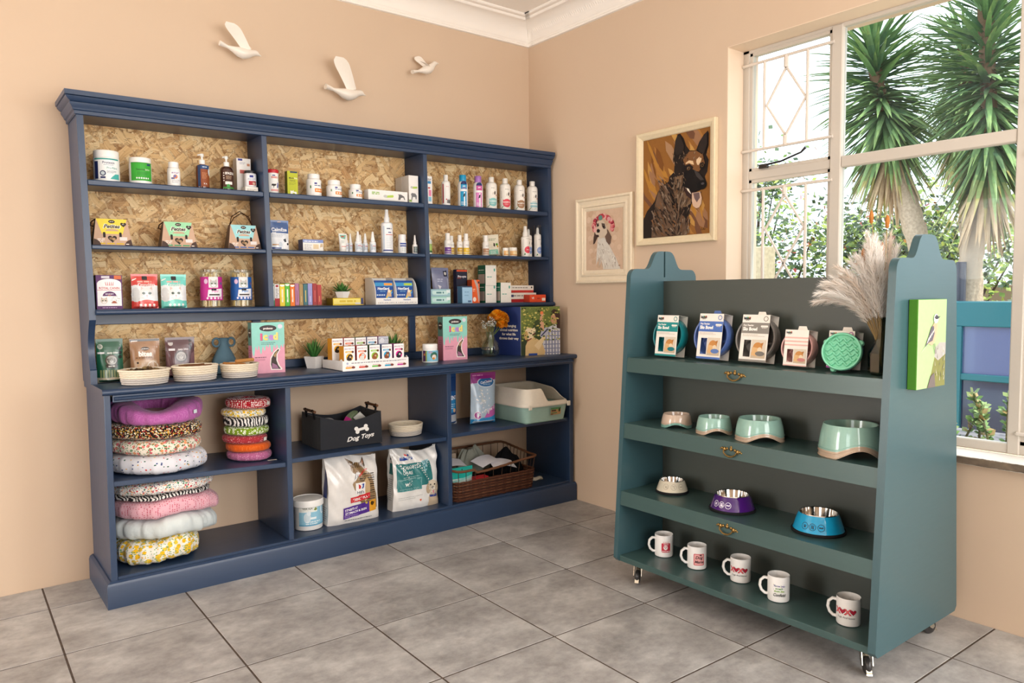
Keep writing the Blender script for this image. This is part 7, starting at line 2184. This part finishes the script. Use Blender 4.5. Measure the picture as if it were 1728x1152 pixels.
# mugs
def mug(label, x, y, rz, kind):
    t = thing('mug', label, 'mug', (x, y, SZ[3] + .0004), rz, 'printed white mugs')
    r, h = .0405, .098
    MB('#f1efec').lathe([(.0001, .002), (r * .86, 0), (r * .97, .002), (r, .006), (r, h - .002), (r * .985, h), (r * .95, h - .001), (r * .92, h - .006), (r * .91, .010), (.0001, .007)], 40, caps=False).build('cup', CERAMIC, t)
    pts = [(-r * .96, 0, .080), (-r - .012, 0, .082), (-r - .025, 0, .070), (-r - .028, 0, .050), (-r - .022, 0, .032), (-r - .010, 0, .021), (-r * .96, 0, .020)]
    b = MB('#f1efec').tube(pts, [.0058, .0056, .0054, .0054, .0054, .0056, .006], 10)
    b.warp(lambda X, Y, Z: (X, Y * 1.35, Z))
    b.build('handle', CERAMIC, t)
    p = Print()
    if kind == 'dog':
        p.rrect(-.020, .024, .020, .066, .005, '#c22a40')
        dog_face(p, -.002, .046, .011, '#e8c8c8', '#c22a40', '#f4ecea', floppy=False)
        p.text('CRAZY', 0, .058, .005, '#f6eeee', .02).text('DOG MUM', 0, .027, .005, '#f6eeee', .02, wmax=.034).lines(-.014, .014, .070, 1, .003, .002, '#c86a74')
    elif kind == 'mama':
        p.rrect(-.022, .020, .024, .070, .005, '#c8505a').rrect(-.019, .023, .021, .067, .004, '#e8a8a4').text('Dog', .0, .048, .012, '#3a1c22', .03, .25).text('Mama', .001, .030, .011, '#3a1c22', .03, .25, wmax=.038).poly([(.0, .064), (.012, .060), (.010, .068)], '#3a1c22')
    elif kind == 'xoxo':
        for k, u in enumerate((-.036, .000)):
            p.text('X', u, .044, .019, '#c02a3c', .06).text('X', u, .0455, .016, '#e06a6c', .02)
            p.heart(u + .018, .054, .011, '#1e1014').heart(u + .018, .054, .0095, '#b8203a')
            for j in range(6):
                p.ell(u + .013 + .0048 * (j % 3), .050 + .006 * (j // 3), .0011, .0011, '#2a0c14', 6)
        p.text('hugs And kisses', -.006, .030, .0065, '#4a4448', .0, .2, wmax=.066)
    else:
        for k, (s_, cc) in enumerate((('Throw into', '#6a5a9a'), ('scream', '#5f9a48'), ('down like', '#7aaa3c'))):
            p.text(s_, 0, .062 - k * .010, .0065, cc, .03, .1, wmax=.042)
        for j in range(40):
            p.ell(rn.uniform(-.022, .022), rn.uniform(.036, .072), .0009, .0009, rn.choice(['#c8d84a', '#8a6ac8', '#5ab0a0', '#e0c040']), 5)
        p.text('Confetti', 0, .026, .0115, '#2e2e2c', .015, .35, wmax=.044)
    stick(p, 'mug_print', cyl(r), t, PAPER, du=r * .16)

mug('white mug with a red square dog print, deepest on the stand', -.625, -1.705, -.62, 'dog')
mug('white mug with a pink Dog Mama print', -.630, -1.893, -.70, 'mama')
mug('white mug with XOXO hearts between two lettered mugs', -.612, -2.100, -.95, 'xoxo')
mug('white mug with green and black Confetti lettering', -.662, -2.306, -.95, 'conf')
mug('white mug with XOXO hearts alone at the stand end', -.655, -2.580, -1.15, 'xoxo')

# bird canvas on the stand's end panel
t = thing('bird_canvas', 'small green canvas of a perched bird on the stand end', 'canvas', (-.515, -2.747, 1.1225))
cw, ch, cd = .216, .300, .030
MB('#4f8a2c').box(-cw / 2, cw / 2, -cd, 0, -ch / 2, ch / 2, b=.002).build('canvas', MATTE, t, smooth=0.4)
p = Print().rect(-cw / 2 + .001, -ch / 2 + .001, cw / 2 - .001, ch / 2 - .001, '#a3c988')
p.poly([(-.03, -ch / 2 + .001), (.0, -.10), (.012, -.07), (.03, -.03), (.06, -.012), (cw / 2 - .001, -.01), (cw / 2 - .001, -ch / 2 + .001)], '#7a7a3e')
p.poly([(.02, -.045), (.03, -.012), (.06, .002), (cw / 2 - .001, -.0), (cw / 2 - .001, -.04), (.05, -.06)], '#a8a49e')
rn = random.Random(2)
for k in range(26):
    u, v = rn.uniform(.012, cw / 2 - .012), rn.uniform(-.135, -.02)
    p.poly([(u, v), (u + .003, v), (u + rn.uniform(-.01, .01), v + .018)], rn.choice(['#e2e0dc', '#4f5a2a', '#9aa050', '#5f5f5a', '#c8c4b8']))
p.poly([(-.03, -ch / 2 + .001), (-.008, -.11), (.02, -.10), (.03, -ch / 2 + .001)], '#6a5f5c')
# bird
p.poly([(-.058, -.012), (-.030, .022), (-.012, .050), (.008, .070), (.022, .074), (.032, .070), (.034, .056), (.030, .034), (.016, .006), (-.004, -.006), (-.034, .002)], '#d8a684')
p.poly([(-.058, -.012), (-.028, .028), (-.010, .058), (.006, .060), (.014, .034), (.0, .010), (-.03, .004)], '#5a5560')
for k in range(5):
    p.poly([(-.044 + k * .010, .002 + k * .008), (-.034 + k * .010, .006 + k * .008), (-.026 + k * .010, .022 + k * .007), (-.030 + k * .010, .022 + k * .007)], '#c8c4c0')
p.ell(.022, .084, .018, .016, '#e2dcd4', 16).poly([(.008, .088), (.024, .098), (.038, .092), (.036, .082), (.02, .082)], '#3c3a44').ell(.028, .086, .003, .003, '#101014', 8).poly([(.036, .090), (.054, .092), (.038, .083)], '#3a3a40').poly([(-.058, -.012), (-.085, -.028), (-.05, -.004)], '#d0ccc8')
for u in (.006, .014):
    p.poly([(u, -.0), (u + .003, -.0), (u + .016, -.036), (u + .013, -.036)], '#5a4a48')
stick(p, 'painting', front(-cd), t)

# ================================================================== PICTURES ON THE EAST WALL
def picture(name, label, y0, y1, z0, z1, prof, col, canvas_inset, pr, mat=MATTE):
    """y0 is the end nearer the corner; prof is (inset from the outer edge, height off the wall)"""
    t = thing(name, label, 'picture', (0, (y0 + y1) / 2, (z0 + z1) / 2))
    hw, hh = (y0 - y1) / 2, (z1 - z0) / 2
    cs_ = [(-1, -1), (1, -1), (1, 1), (-1, 1)]
    names = ['frame_bottom', 'frame_side', 'frame_top', 'frame_side']
    n_ = len(prof)
    for i in range(4):
        b = MB(col)
        vs = []
        for (su, sv) in (cs_[i], cs_[(i + 1) % 4]):
            for ins, d_ in prof:
                vs.append((-.0005 - d_, -su * (hw - ins), sv * (hh - ins)))
        fs = [[j, j + 1, n_ + j + 1, n_ + j] for j in range(n_ - 1)]
        b.add(vs, fs)
        b.build(names[i], mat, t, smooth=0.3)
    ci = canvas_inset
    MB('#c8b094').box(-.008, -.0005, -(hw - ci) - .002, (hw - ci) + .002, -(hh - ci) - .002, (hh - ci) + .002).build('panel', MATTE, t, smooth=0)
    stick(pr, 'painting', lambda u, v, h_: (-.008 - h_, hw - ci - u, -(hh - ci) + v), t, MATTE, h0=.0003, dh=.00002)
    return t

# German shepherd: outline traced in the picture's own proportions
def warp_pts(pts, TL, TR, BL, BR, W, H):
    o = []
    for x, y in pts:
        u = (x - TL[0]) / (TR[0] - TL[0])
        yt = TL[1] + (TR[1] - TL[1]) * u
        yb = BL[1] + (BR[1] - BL[1]) * u
        v = (yb - y) / (yb - yt)
        o.append((min(max(u, .0), 1.0) * W, min(max(v, .0), 1.0) * H))
    return o
CW, CH = .452, .560
G = lambda pts: warp_pts(pts, (140, 228), (700, 107), (142, 1082), (700, 1042), CW, CH)
p = Print().rect(0, 0, CW, CH, '#8f5f2c')
rn = random.Random(6)
for k in range(70):
    u, v = rn.uniform(.03, CW - .03), rn.uniform(.03, CH - .03)
    a = 2.1 + rn.uniform(-.3, .3)
    L, w_ = rn.uniform(.04, .12), rn.uniform(.008, .030)
    q = [(u + L * s * cos(a) - w_ * t_ * sin(a), v + L * s * sin(a) + w_ * t_ * cos(a)) for s, t_ in ((-1, 0), (-.5, -.8), (.5, -.7), (1, 0), (.5, .8), (-.5, .7))]
    q = [(min(max(a_, 0), CW), min(max(b_, 0), CH)) for a_, b_ in q]
    p.poly(q, rn.choice(['#a8743a', '#b98a48', '#9a7050', '#7a4c22', '#a98260', '#c0924e', '#6f4a34', '#b07c34']))
D = '#241b17'
p.poly(G([(142, 1082), (142, 920), (175, 850), (240, 770), (265, 700), (300, 640), (365, 600), (370, 560), (410, 520), (415, 440), (400, 420), (410, 330), (425, 240), (440, 205), (460, 198), (490, 240), (510, 300), (540, 340), (590, 340), (615, 270), (650, 210), (682, 175), (690, 200), (688, 300), (670, 380), (690, 420), (680, 520), (660, 560), (676, 620), (660, 650), (620, 680), (560, 700), (560, 780), (540, 850), (525, 950), (520, 1054)]), D)
p.poly(G([(270, 700), (300, 645), (365, 605), (380, 700), (400, 800), (440, 850), (500, 900), (520, 960), (515, 1053), (215, 1075), (220, 960), (245, 800)]), '#6a5240')
p.poly(G([(430, 560), (500, 540), (560, 700), (550, 790), (480, 830), (420, 760), (400, 660)]), '#7a6048')
p.poly(G([(370, 620), (395, 640), (420, 760), (440, 830), (400, 820), (375, 720)]), '#17110f')
for k in range(330):
    x, y = rn.uniform(215, 545), rn.uniform(560, 1060)
    if x < 270 and y < 780: continue
    a = radians(rn.uniform(40, 75)) if x < 420 else radians(rn.uniform(85, 120))
    L, w_ = rn.uniform(34, 80), rn.uniform(4.0, 9.0)
    q = [(x - w_ * sin(a), y + w_ * cos(a)), (x + w_ * sin(a), y - w_ * cos(a)), (x + L * cos(a), y + L * sin(a))]
    p.poly(G(q), rn.choice(['#84705e', '#75604e', '#3a2c24', '#8e7a68', '#5a4636', '#7c5638', '#251c18', '#4a3a2e', '#6a4a32', '#2e231d', '#33281f']))
p.poly(G([(490, 420), (540, 350), (600, 345), (650, 380), (665, 450), (620, 520), (560, 510), (510, 470)]), '#7a5230')
p.poly(G([(512, 446), (540, 424), (572, 430), (580, 462), (562, 458), (540, 446), (514, 456)]), '#d8b890')
p.poly(G([(600, 420), (622, 396), (640, 410), (634, 436), (616, 466), (606, 462), (598, 440)]), '#e0c29c')
p.poly(G([(500, 470), (545, 455), (575, 480), (560, 530), (520, 530), (500, 500)]), '#1e1613').poly(G([(628, 450), (655, 440), (665, 480), (640, 505), (625, 490)]), '#1e1613')
p.ell(*G([(536, 492)])[0], .011, .0095, '#6a4a2a', 14).ell(*G([(536, 492)])[0], .006, .006, '#0c0908', 12).ell(*G([(532, 489)])[0], .0018, .0018, '#e8dcc8', 8)
p.ell(*G([(646, 468)])[0], .009, .0085, '#5f4428', 14).ell(*G([(646, 468)])[0], .005, .005, '#0c0908', 12)
p.poly(G([(500, 520), (570, 500), (590, 510), (630, 540), (676, 615), (670, 650), (640, 665), (590, 685), (555, 690), (510, 650), (488, 640), (490, 590)]), '#15100f')
p.poly(G([(580, 505), (620, 530), (660, 590), (640, 600), (600, 560)]), '#3c3634')
p.ell(*G([(645, 632)])[0], .029, .024, '#0b0909', 18).ell(*G([(650, 622)])[0], .010, .006, '#4a4648', 12)
p.poly(G([(490, 640), (540, 690), (600, 690), (640, 690), (630, 720), (560, 752), (520, 720)]), '#3a2622')
p.poly(G([(520, 655), (540, 665), (560, 710), (548, 700), (530, 680)]), '#ddd2c0')
p.poly(G([(566, 700), (630, 690), (644, 740), (640, 790), (625, 822), (600, 830), (575, 810), (565, 770)]), '#cfae96').poly(G([(575, 702), (625, 695), (630, 740), (605, 780), (585, 745)]), '#6f5a58')
for ear in ([(425, 260), (442, 215), (470, 225), (500, 300), (490, 360), (440, 380), (420, 340)], [(610, 330), (635, 250), (680, 190), (684, 290), (660, 370), (625, 360)]):
    p.poly(G(ear), '#2c231f')
for k in range(70):
    x, y = rn.choice([(rn.uniform(405, 500), rn.uniform(330, 470)), (rn.uniform(490, 660), rn.uniform(345, 410)), (rn.uniform(390, 510), rn.uniform(520, 640))])
    a = radians(rn.uniform(55, 110))
    L, w_ = rn.uniform(12, 30), rn.uniform(1.5, 3.5)
    p.poly(G([(x - w_ * sin(a), y + w_ * cos(a)), (x + w_ * sin(a), y - w_ * cos(a)), (x + L * cos(a), y + L * sin(a))]), rn.choice(['#8a7058', '#2a201b', '#6e5238', '#94806a', '#1a1412']))
p.text('S.Bo', CW * .92, .018, .012, '#2a1a10', .0, .4, wmax=.04)
picture('dog_portrait', 'large framed oil portrait of a German shepherd with tongue out', -.978, -1.512, 1.566, 2.184, [(0, 0), (0, .024), (.004, .028), (.018, .026), (.030, .018), (.036, .016), (.040, .010)], '#e0cfae', .040, p)

CW, CH = .304, .372
G = lambda pts: warp_pts(pts, (200, 295), (585, 245), (205, 955), (590, 935), CW, CH)
p = Print().rect(0, 0, CW, CH, '#d0b298')
for k in range(60):
    u, v = rn.uniform(.02, CW - .02), rn.uniform(.02, CH - .02)
    p.ell(u, v, .018, .016, rn.choice(['#d4b79e', '#caa98e', '#d9bda4', '#c8a88c']), 10)
p.poly(G([(330, 600), (390, 590), (430, 640), (470, 720), (520, 820), (565, 935), (385, 940), (370, 820), (350, 900), (345, 780), (310, 900), (315, 780), (320, 700)]), '#d8d0c4')
for k in range(90):
    x, y = rn.uniform(325, 520), rn.uniform(640, 900)
    if x > 360 + (y - 600) * .55 + 40: continue
    a = radians(rn.uniform(62, 105))
    L, w_ = rn.uniform(25, 60), rn.uniform(2, 5)
    p.poly(G([(x - w_ * sin(a), y + w_ * cos(a)), (x + w_ * sin(a), y - w_ * cos(a)), (x + L * cos(a), y + L * sin(a))]), rn.choice(['#efe9de', '#b8aca0', '#9a8a7c', '#e4dccf', '#c8bcb0']))
p.poly(G([(300, 520), (285, 600), (280, 675), (300, 660), (325, 600), (330, 560)]), '#4a3830').poly(G([(420, 500), (440, 520), (475, 590), (465, 660), (450, 680), (420, 640), (405, 580)]), '#6a5448')
p.poly(G([(320, 440), (350, 415), (390, 420), (425, 480), (430, 550), (400, 600), (350, 610), (315, 580), (300, 545), (308, 490)]), '#cdbba6')
p.poly(G([(370, 445), (405, 450), (415, 500), (395, 510), (375, 480)]), '#5a4a42').poly(G([(315, 450), (340, 445), (345, 475), (322, 490)]), '#6a5a50')
p.ell(*G([(392, 485)])[0], .007, .006, '#1e1614', 12).ell(*G([(332, 468)])[0], .006, .006, '#1e1614', 12)
p.poly(G([(315, 520), (335, 505), (355, 520), (350, 545), (325, 550)]), '#1a1413').poly(G([(305, 568), (340, 572), (345, 590), (320, 600)]), '#3a2a26')
for k in range(46):
    A = radians(-25 + 235 * k / 45)
    x, y = 385 + 98 * cos(A) + rn.uniform(-12, 12), 470 - 100 * sin(A) + rn.uniform(-12, 12)
    p.ell(*G([(x, y)])[0], rn.uniform(.009, .017), rn.uniform(.009, .016), rn.choice(['#b03a48', '#c85a62', '#d88a88', '#8a2434', '#e0a8a0', '#c04a50', '#6a3038']), 9)
p.ell(*G([(360, 388)])[0], .017, .015, '#5f8a80', 14).ell(*G([(448, 400)])[0], .014, .013, '#d8a0a0', 12)
p.lines(CW * .9, CW * .96, .02, 1, .004, .004, '#8a6a54')
picture('dog_sketch', 'small cream-framed picture of a spaniel wearing a flower crown', -.474, -.942, 1.362, 1.876, [(0, 0), (0, .020), (.005, .026), (.014, .026), (.020, .018), (.040, .014), (.046, .019), (.054, .020), (.058, .013), (.064, .014), (.074, .012), (.080, .008)], '#e6d6bc', .080, p)

# ================================================================== THREE WALL BIRDS
def wall_bird(label, x, z, sc_, pitch, wing_near, wing_far):
    """white ceramic bird in flight; local x = flight direction, y = out of the wall is negative"""
    b = MB('#ebe2d6')
    body = [(-.114, .0, .012, .020, .0130), (-.095, .0, .009, .0165, .0110), (-.070, .0, .004, .0100, .0085), (-.045, .0, .0, .016, .015), (-.015, .0, -.006, .027, .026), (.015, .0, -.008, .030, .029), (.045, .0, -.002, .024, .024), (.064, .0, .008, .017, .018), (.078, .0, .013, .0155, .0155), (.090, .0, .012, .0125, .0115), (.100, .0, .008, .0055, .0050), (.112, .0, .004, .0008, .0008)]
    n_ = 18
    vs, fs = [], []
    for (X, Y, Z, ry, rz_) in body:
        for i in range(n_):
            A = 2 * pi * i / n_
            vs.append((X, Y + ry * cos(A), Z + rz_ * sin(A)))
    for j in range(len(body) - 1):
        for i in range(n_):
            k = (i + 1) % n_
            fs.append([j * n_ + i, (j + 1) * n_ + i, (j + 1) * n_ + k, j * n_ + k])
    fs.append([i for i in range(n_)])
    fs.append([(len(body) - 1) * n_ + i for i in range(n_)][::-1])
    b.add(vs, fs)
    def wing(root, span, chord, sgn):
        """a feathered blade from root along span"""
        R0, S, Cd = Vector(root), Vector(span), Vector(chord)
        up = S.cross(Cd).normalized()
        L = 12
        def wsec(s):
            w_ = .62 + .45 * s
            if s > .66: w_ *= sqrt(max(0.0, 1 - ((s - .66) / .34) ** 2))
            return max(w_, .04)
        top = lambda u, v: R0 + S * u + Cd * ((v - .35) * wsec(u) - .25 * u ** 2) + up * (.0055 * (1 - u * .6) * sin(pi * v) + .10 * S.length * (u - u * u))
        bot = lambda u, v: R0 + S * u + Cd * ((1 - v - .35) * wsec(u) - .25 * u ** 2) + up * (-.0030 * (1 - u * .6) * sin(pi * v) + .10 * S.length * (u - u * u))
        b.surf(top, L, 6).surf(bot, L, 6)
        b.surf(lambda u, v: top(1, v) if u == 0 else bot(1, 1 - v), 1, 6)
    wing(*wing_near, 1)
    wing(*wing_far, -1)
    o = b.build('wall_bird', CERAMIC, None, (x, -.068, z), (0, pitch, 0), smooth=1.0)
    o.scale = (sc_, sc_, sc_)
    # fixing peg into the wall
    pg = MB('#ebe2d6').tube([(0, .01, 0), (0, .0675 / sc_, 0)], .006, 8)
    pg.build('fixing_peg', CERAMIC, o)
    return tag(o, label, 'wall ornament', 'white ceramic birds on the wall')

wall_bird('white ceramic wall bird nearest the unit end, wing swept back', -1.905, 2.520, .92, .10, ((.018, -.012, .010), (-.105, -.050, .108), (.070, -.006, .026)), ((.030, .010, .012), (.020, .035, .050), (.045, 0, -.01)))
wall_bird('white ceramic wall bird with a tall upright wing, middle one', -1.340, 2.405, 1.06, .02, ((.018, -.012, .012), (-.082, -.045, .150), (.076, -.005, .030)), ((.036, .010, .012), (.022, .032, .052), (.040, 0, .0)))
wall_bird('smallest white ceramic wall bird, climbing toward the corner', -.828, 2.622, .88, -.45, ((.010, -.012, .012), (-.070, -.065, .030), (.050, 0, -.03)), ((.006, .010, .014), (-.018, .030, .085), (.055, 0, .012)))
# ================================================================== OUTSIDE THE WINDOW
GZ = -.30
m, nt, out = newmat('yard_ground')
bsdf(nt, out, col=ramp(nt, noise(nt, objco(nt), 3, 6), [(.3, '#a89478'), (.7, '#d0bfa2')]), rough=.95)
YARD = m
o = MB().box(TW, 45, -30, 40, GZ - .1, GZ).build('ground', YARD, smooth=0)
struct(o)

def yucca(name, label, axis, trunk, trunk_r, nleaf, leaf_len, seed):
    """axis: points of the leafy stem from low to high"""
    t = thing(name, label, 'yucca tree', trunk[0], 0, 'yucca trees in the yard')
    B = Vector(trunk[0])
    pts = [Vector(q) - B for q in trunk]
    fine = []
    for i in range(len(pts) - 1):
        for k in range(10):
            fine.append(pts[i].lerp(pts[i + 1], k / 10))
    fine.append(pts[-1])
    MB('#c2ae98').tube(fine, [trunk_r * (1.15 - .3 * i / len(fine)) * (1 + .10 * (i % 2)) for i in range(len(fine))], 12).build('trunk', BARK, t, smooth=1.0)
    ax = [Vector(q) - B for q in axis]
    rn = random.Random(seed)
    b = MB()
    MB('#7a5f48').tube(ax, trunk_r * .7, 8).build('leafy_stem', BARK, t)
    for j in range(nleaf):
        s = rn.random()
        k = s * (len(ax) - 1)
        i = min(int(k), len(ax) - 2)
        P0 = ax[i].lerp(ax[i + 1], k - i)
        az = rn.uniform(0, 2 * pi)
        el = radians(-76 + 126 * s ** 1.1 + rn.uniform(-16, 16))
        L = leaf_len * rn.uniform(.7, 1.1) * (1 - .25 * max(0, s - .8) / .2)
        d = Vector((cos(az) * cos(el), sin(az) * cos(el), sin(el)))
        side = Vector((-sin(az), cos(az), 0))
        nrm = side.cross(d)
        w_ = L * .036 * rn.uniform(.8, 1.2)
        old = s < .22 and rn.random() < .75
        dead = s < .10
        g0 = rn.choice([(.10, .20, .085), (.13, .26, .10), (.17, .32, .12), (.08, .17, .09), (.22, .36, .16)])
        tip = (.62, .45, .15) if old else (.30, .40, .13)
        if dead:
            g0, tip = (.48, .34, .20), (.62, .44, .26)
        S = 4
        rows = []
        for q in range(S + 1):
            u = q / S
            ww = w_ * (sin(pi * (u * .82 + .16)) ** .7) * (1 - u ** 5)
            c_ = P0 + d * L * u + Vector((0, 0, -1)) * (.16 * L * u * u)
            rows.append((c_ - side * ww + nrm * ww * .35, c_, c_ + side * ww + nrm * ww * .35))
        for q in range(S):
            f = (q + .5) / S
            cc = tuple(g0[c] + (tip[c] - g0[c]) * f ** 3 for c in range(3))
            a0, a1, a2 = rows[q]
            b0, b1, b2 = rows[q + 1]
            b.add([a0, a1, a2, b0, b1, b2], [(0, 1, 4, 3), (1, 2, 5, 4)], cc)
    f = b.build('foliage', LEAF, t, smooth=0)
    f['kind'] = 'stuff'
    return t

yucca('yucca', 'yucca with a bare pale trunk rising behind the pampas grass', [(5.0, .0, 2.92), (5.0, .06, 3.12), (4.98, .16, 3.5), (4.96, .22, 3.95)], [(5.1, -.95, GZ), (5.05, -.60, .9), (5.0, -.28, 1.86), (5.0, -.05, 2.66), (5.0, .02, 2.95)], .105, 640, .82, 1)
yucca('yucca', 'yucca whose shaggy trunk stands at the far window end', [(5.0, -.92, 2.45), (5.0, -.93, 2.9), (5.0, -.90, 3.4), (5.0, -.86, 4.1)], [(5.0, -.60, GZ), (5.0, -.72, .8), (5.0, -.77, 1.36), (5.0, -.85, 2.0), (5.0, -.92, 2.50)], .105, 640, .80, 2)
yucca('yucca', 'darker yucca crown between the two nearer yuccas', [(6.6, -.10, 3.2), (6.6, -.08, 3.7), (6.6, -.05, 4.3)], [(6.6, -.3, GZ), (6.6, -.2, 1.6), (6.6, -.10, 3.3)], .11, 460, .85, 3)

def shrub(name, label, c, rad, n, size, cols, seed, trunk=True, flowers=None):
    t = thing(name, label, 'shrub', (c[0], c[1], GZ), 0, 'shrubs in the yard')
    rn = random.Random(seed)
    b = MB()
    cz = c[2] - GZ
    lobes = [(Vector((rn.uniform(-.6, .6) * rad[0], rn.uniform(-.6, .6) * rad[1], cz + rn.uniform(-.6, .6) * rad[2])), rn.uniform(.35, .6)) for _ in range(9)]
    for j in range(n):
        L, k = rn.choice(lobes)
        q = Vector((rn.gauss(0, .5), rn.gauss(0, .5), rn.gauss(0, .5)))
        P0 = L + Vector((q.x * rad[0] * k, q.y * rad[1] * k, q.z * rad[2] * k))
        if P0.z < .02: P0.z = .02 + rn.random() * .2
        d = Vector((rn.uniform(-1, 1), rn.uniform(-1, 1), rn.uniform(-.8, .6))).normalized()
        sd = d.orthogonal().normalized()
        s_ = size * rn.uniform(.6, 1.3)
        cc = rn.choice(cols)
        if flowers and rn.random() < .03: cc = rn.choice(flowers)
        b.add([P0, P0 + d * s_ * .5 + sd * s_ * .3, P0 + d * s_, P0 + d * s_ * .5 - sd * s_ * .3], [(0, 1, 2, 3)], cc)
    f = b.build('foliage', LEAF, t, smooth=0)
    f['kind'] = 'stuff'
    for k in range(7):
        L = lobes[k][0]
        MB('#4a3a2e').tube([(0, 0, 0), (L.x * .4, L.y * .4, L.z * .5), tuple(L)], [.035, .022, .008], 6).build('branch', BARK, t)
    return t

GR = ['#4f6a2a', '#3c5424', '#6a8434', '#2e4420', '#86a03c', '#a8b848', '#38502a']
shrub('shrub', 'dense green shrub behind the small barred panes', (7.2, 2.9, 1.55), (1.3, 1.9, 1.25), 5200, .10, GR, 1, flowers=['#b83a2a', '#c88a3a'])
shrub('shrub', 'green shrub with red leaves behind the bare yucca trunk', (7.6, .95, 1.85), (1.3, 1.4, 1.2), 4600, .10, GR, 2, flowers=['#b04030', '#c0622c', '#a83a3a'])
shrub('shrub', 'sparse yellow-green shrub by the far window end', (10.5, 1.5, 2.0), (1.5, 1.9, 1.3), 2200, .14, ['#8aa040', '#a8b84c', '#6a8434', '#c0c860'], 3)
shrub('shrub', 'flowering shrub peeping over the small upper pane', (8.5, 4.2, 3.2), (.9, 1.0, .9), 900, .12, GR, 4, flowers=['#c04030', '#d8a0a0', '#e0b48a'])
# garden wall
gw = MB()
gw.box(11.8, 12.1, -9, 14, GZ, 1.33)
gw = MB('#9a8672').box(11.8, 12.1, -9, 14, GZ, 1.40, b=.02)
tag(gw.build('garden_wall', MATTE, smooth=.3), 'low brown garden wall across the yard', 'garden wall')
tag(MB('#c4b394').box(3.42, 3.58, .46, .63, GZ, 1.76, b=.01).build('timber_post', WOODP, smooth=.3), 'pale timber post outside the barred pane', 'post')
tag(MB('#3a3c4a').tube([(4.82, -.785, GZ), (4.82, -.785, 1.58)], .045, 10).build('steel_post', PLASTIC), 'dark steel post beside the stand in the yard', 'post')
# teal frame and blue panels built for the reflection in the pane
t = thing('reflection_panels', 'teal framed blue panels standing for a reflection in the window glass', 'reflection panel', (4.4, -1.35, GZ))
TC = '#1a6572'
b = MB(TC)
for (y0, y1, z0, z1) in ((-1.0, 1.0, 1.28, 1.50), (-1.0, 1.0, .80, .86), (-1.0, 1.0, 0, .06)):
    MB(TC).box(-.30, .30, y0, y1, z0, z1, b=.006).build('rail', PLASTIC, t, smooth=.3)
for yy in (-.98, -.34, .30, .94):
    MB(TC).box(-.31, -.25, yy - .035, yy + .035, .06, 1.28, b=.004).build('upright', PLASTIC, t, smooth=.3)
for k in range(3):
    yy = -.945 + .64 * k
    MB('#5a6690').box(-.27, -.262, yy, yy + .57, .86, 1.28).build('panel', GLOSS, t, smooth=0)
    MB('#272f4a').box(-.27, -.262, yy, yy + .57, .06, .80).build('panel', GLOSS, t, smooth=0)
# planting close under the window
t = thing('window_planter', 'grey planter with a leafy succulent outside the window', 'planter', (1.0, -2.42, GZ))
MB('#8a8488').box(-.25, .25, -.45, .42, 0, .85, b=.01).build('trough', MATTE, t, smooth=.3)
rn = random.Random(17)
for k in range(16):
    bx_, by_ = rn.uniform(-.2, .2), rn.uniform(-.4, .38)
    hh = rn.uniform(.12, .34) if k > 4 else rn.uniform(.34, .46)
    tip = Vector((bx_ + rn.uniform(-.08, .08), by_ + rn.uniform(-.08, .08), .83 + hh * .8))
    MB('#7a7450').tube([(bx_, by_, .83), tip], .006, 5).build('stalk', LEAF, t)
    b = MB()
    for j in range(46):
        s = rn.random() ** .7
        P0 = Vector((bx_, by_, .83)).lerp(tip, s)
        d = Vector((rn.uniform(-1, 1), rn.uniform(-1, 1), rn.uniform(.0, .9))).normalized()
        sd = d.orthogonal().normalized()
        L = rn.uniform(.03, .055)
        b.add([P0, P0 + d * L * .6 + sd * L * .3, P0 + d * L, P0 + d * L * .6 - sd * L * .3], [(0, 1, 2, 3)], rn.choice(['#6f9450', '#8aac5e', '#557a3e', '#a8bc7c', '#b89a60']))
    b.build('leaf_spray', LEAF, t, smooth=0)
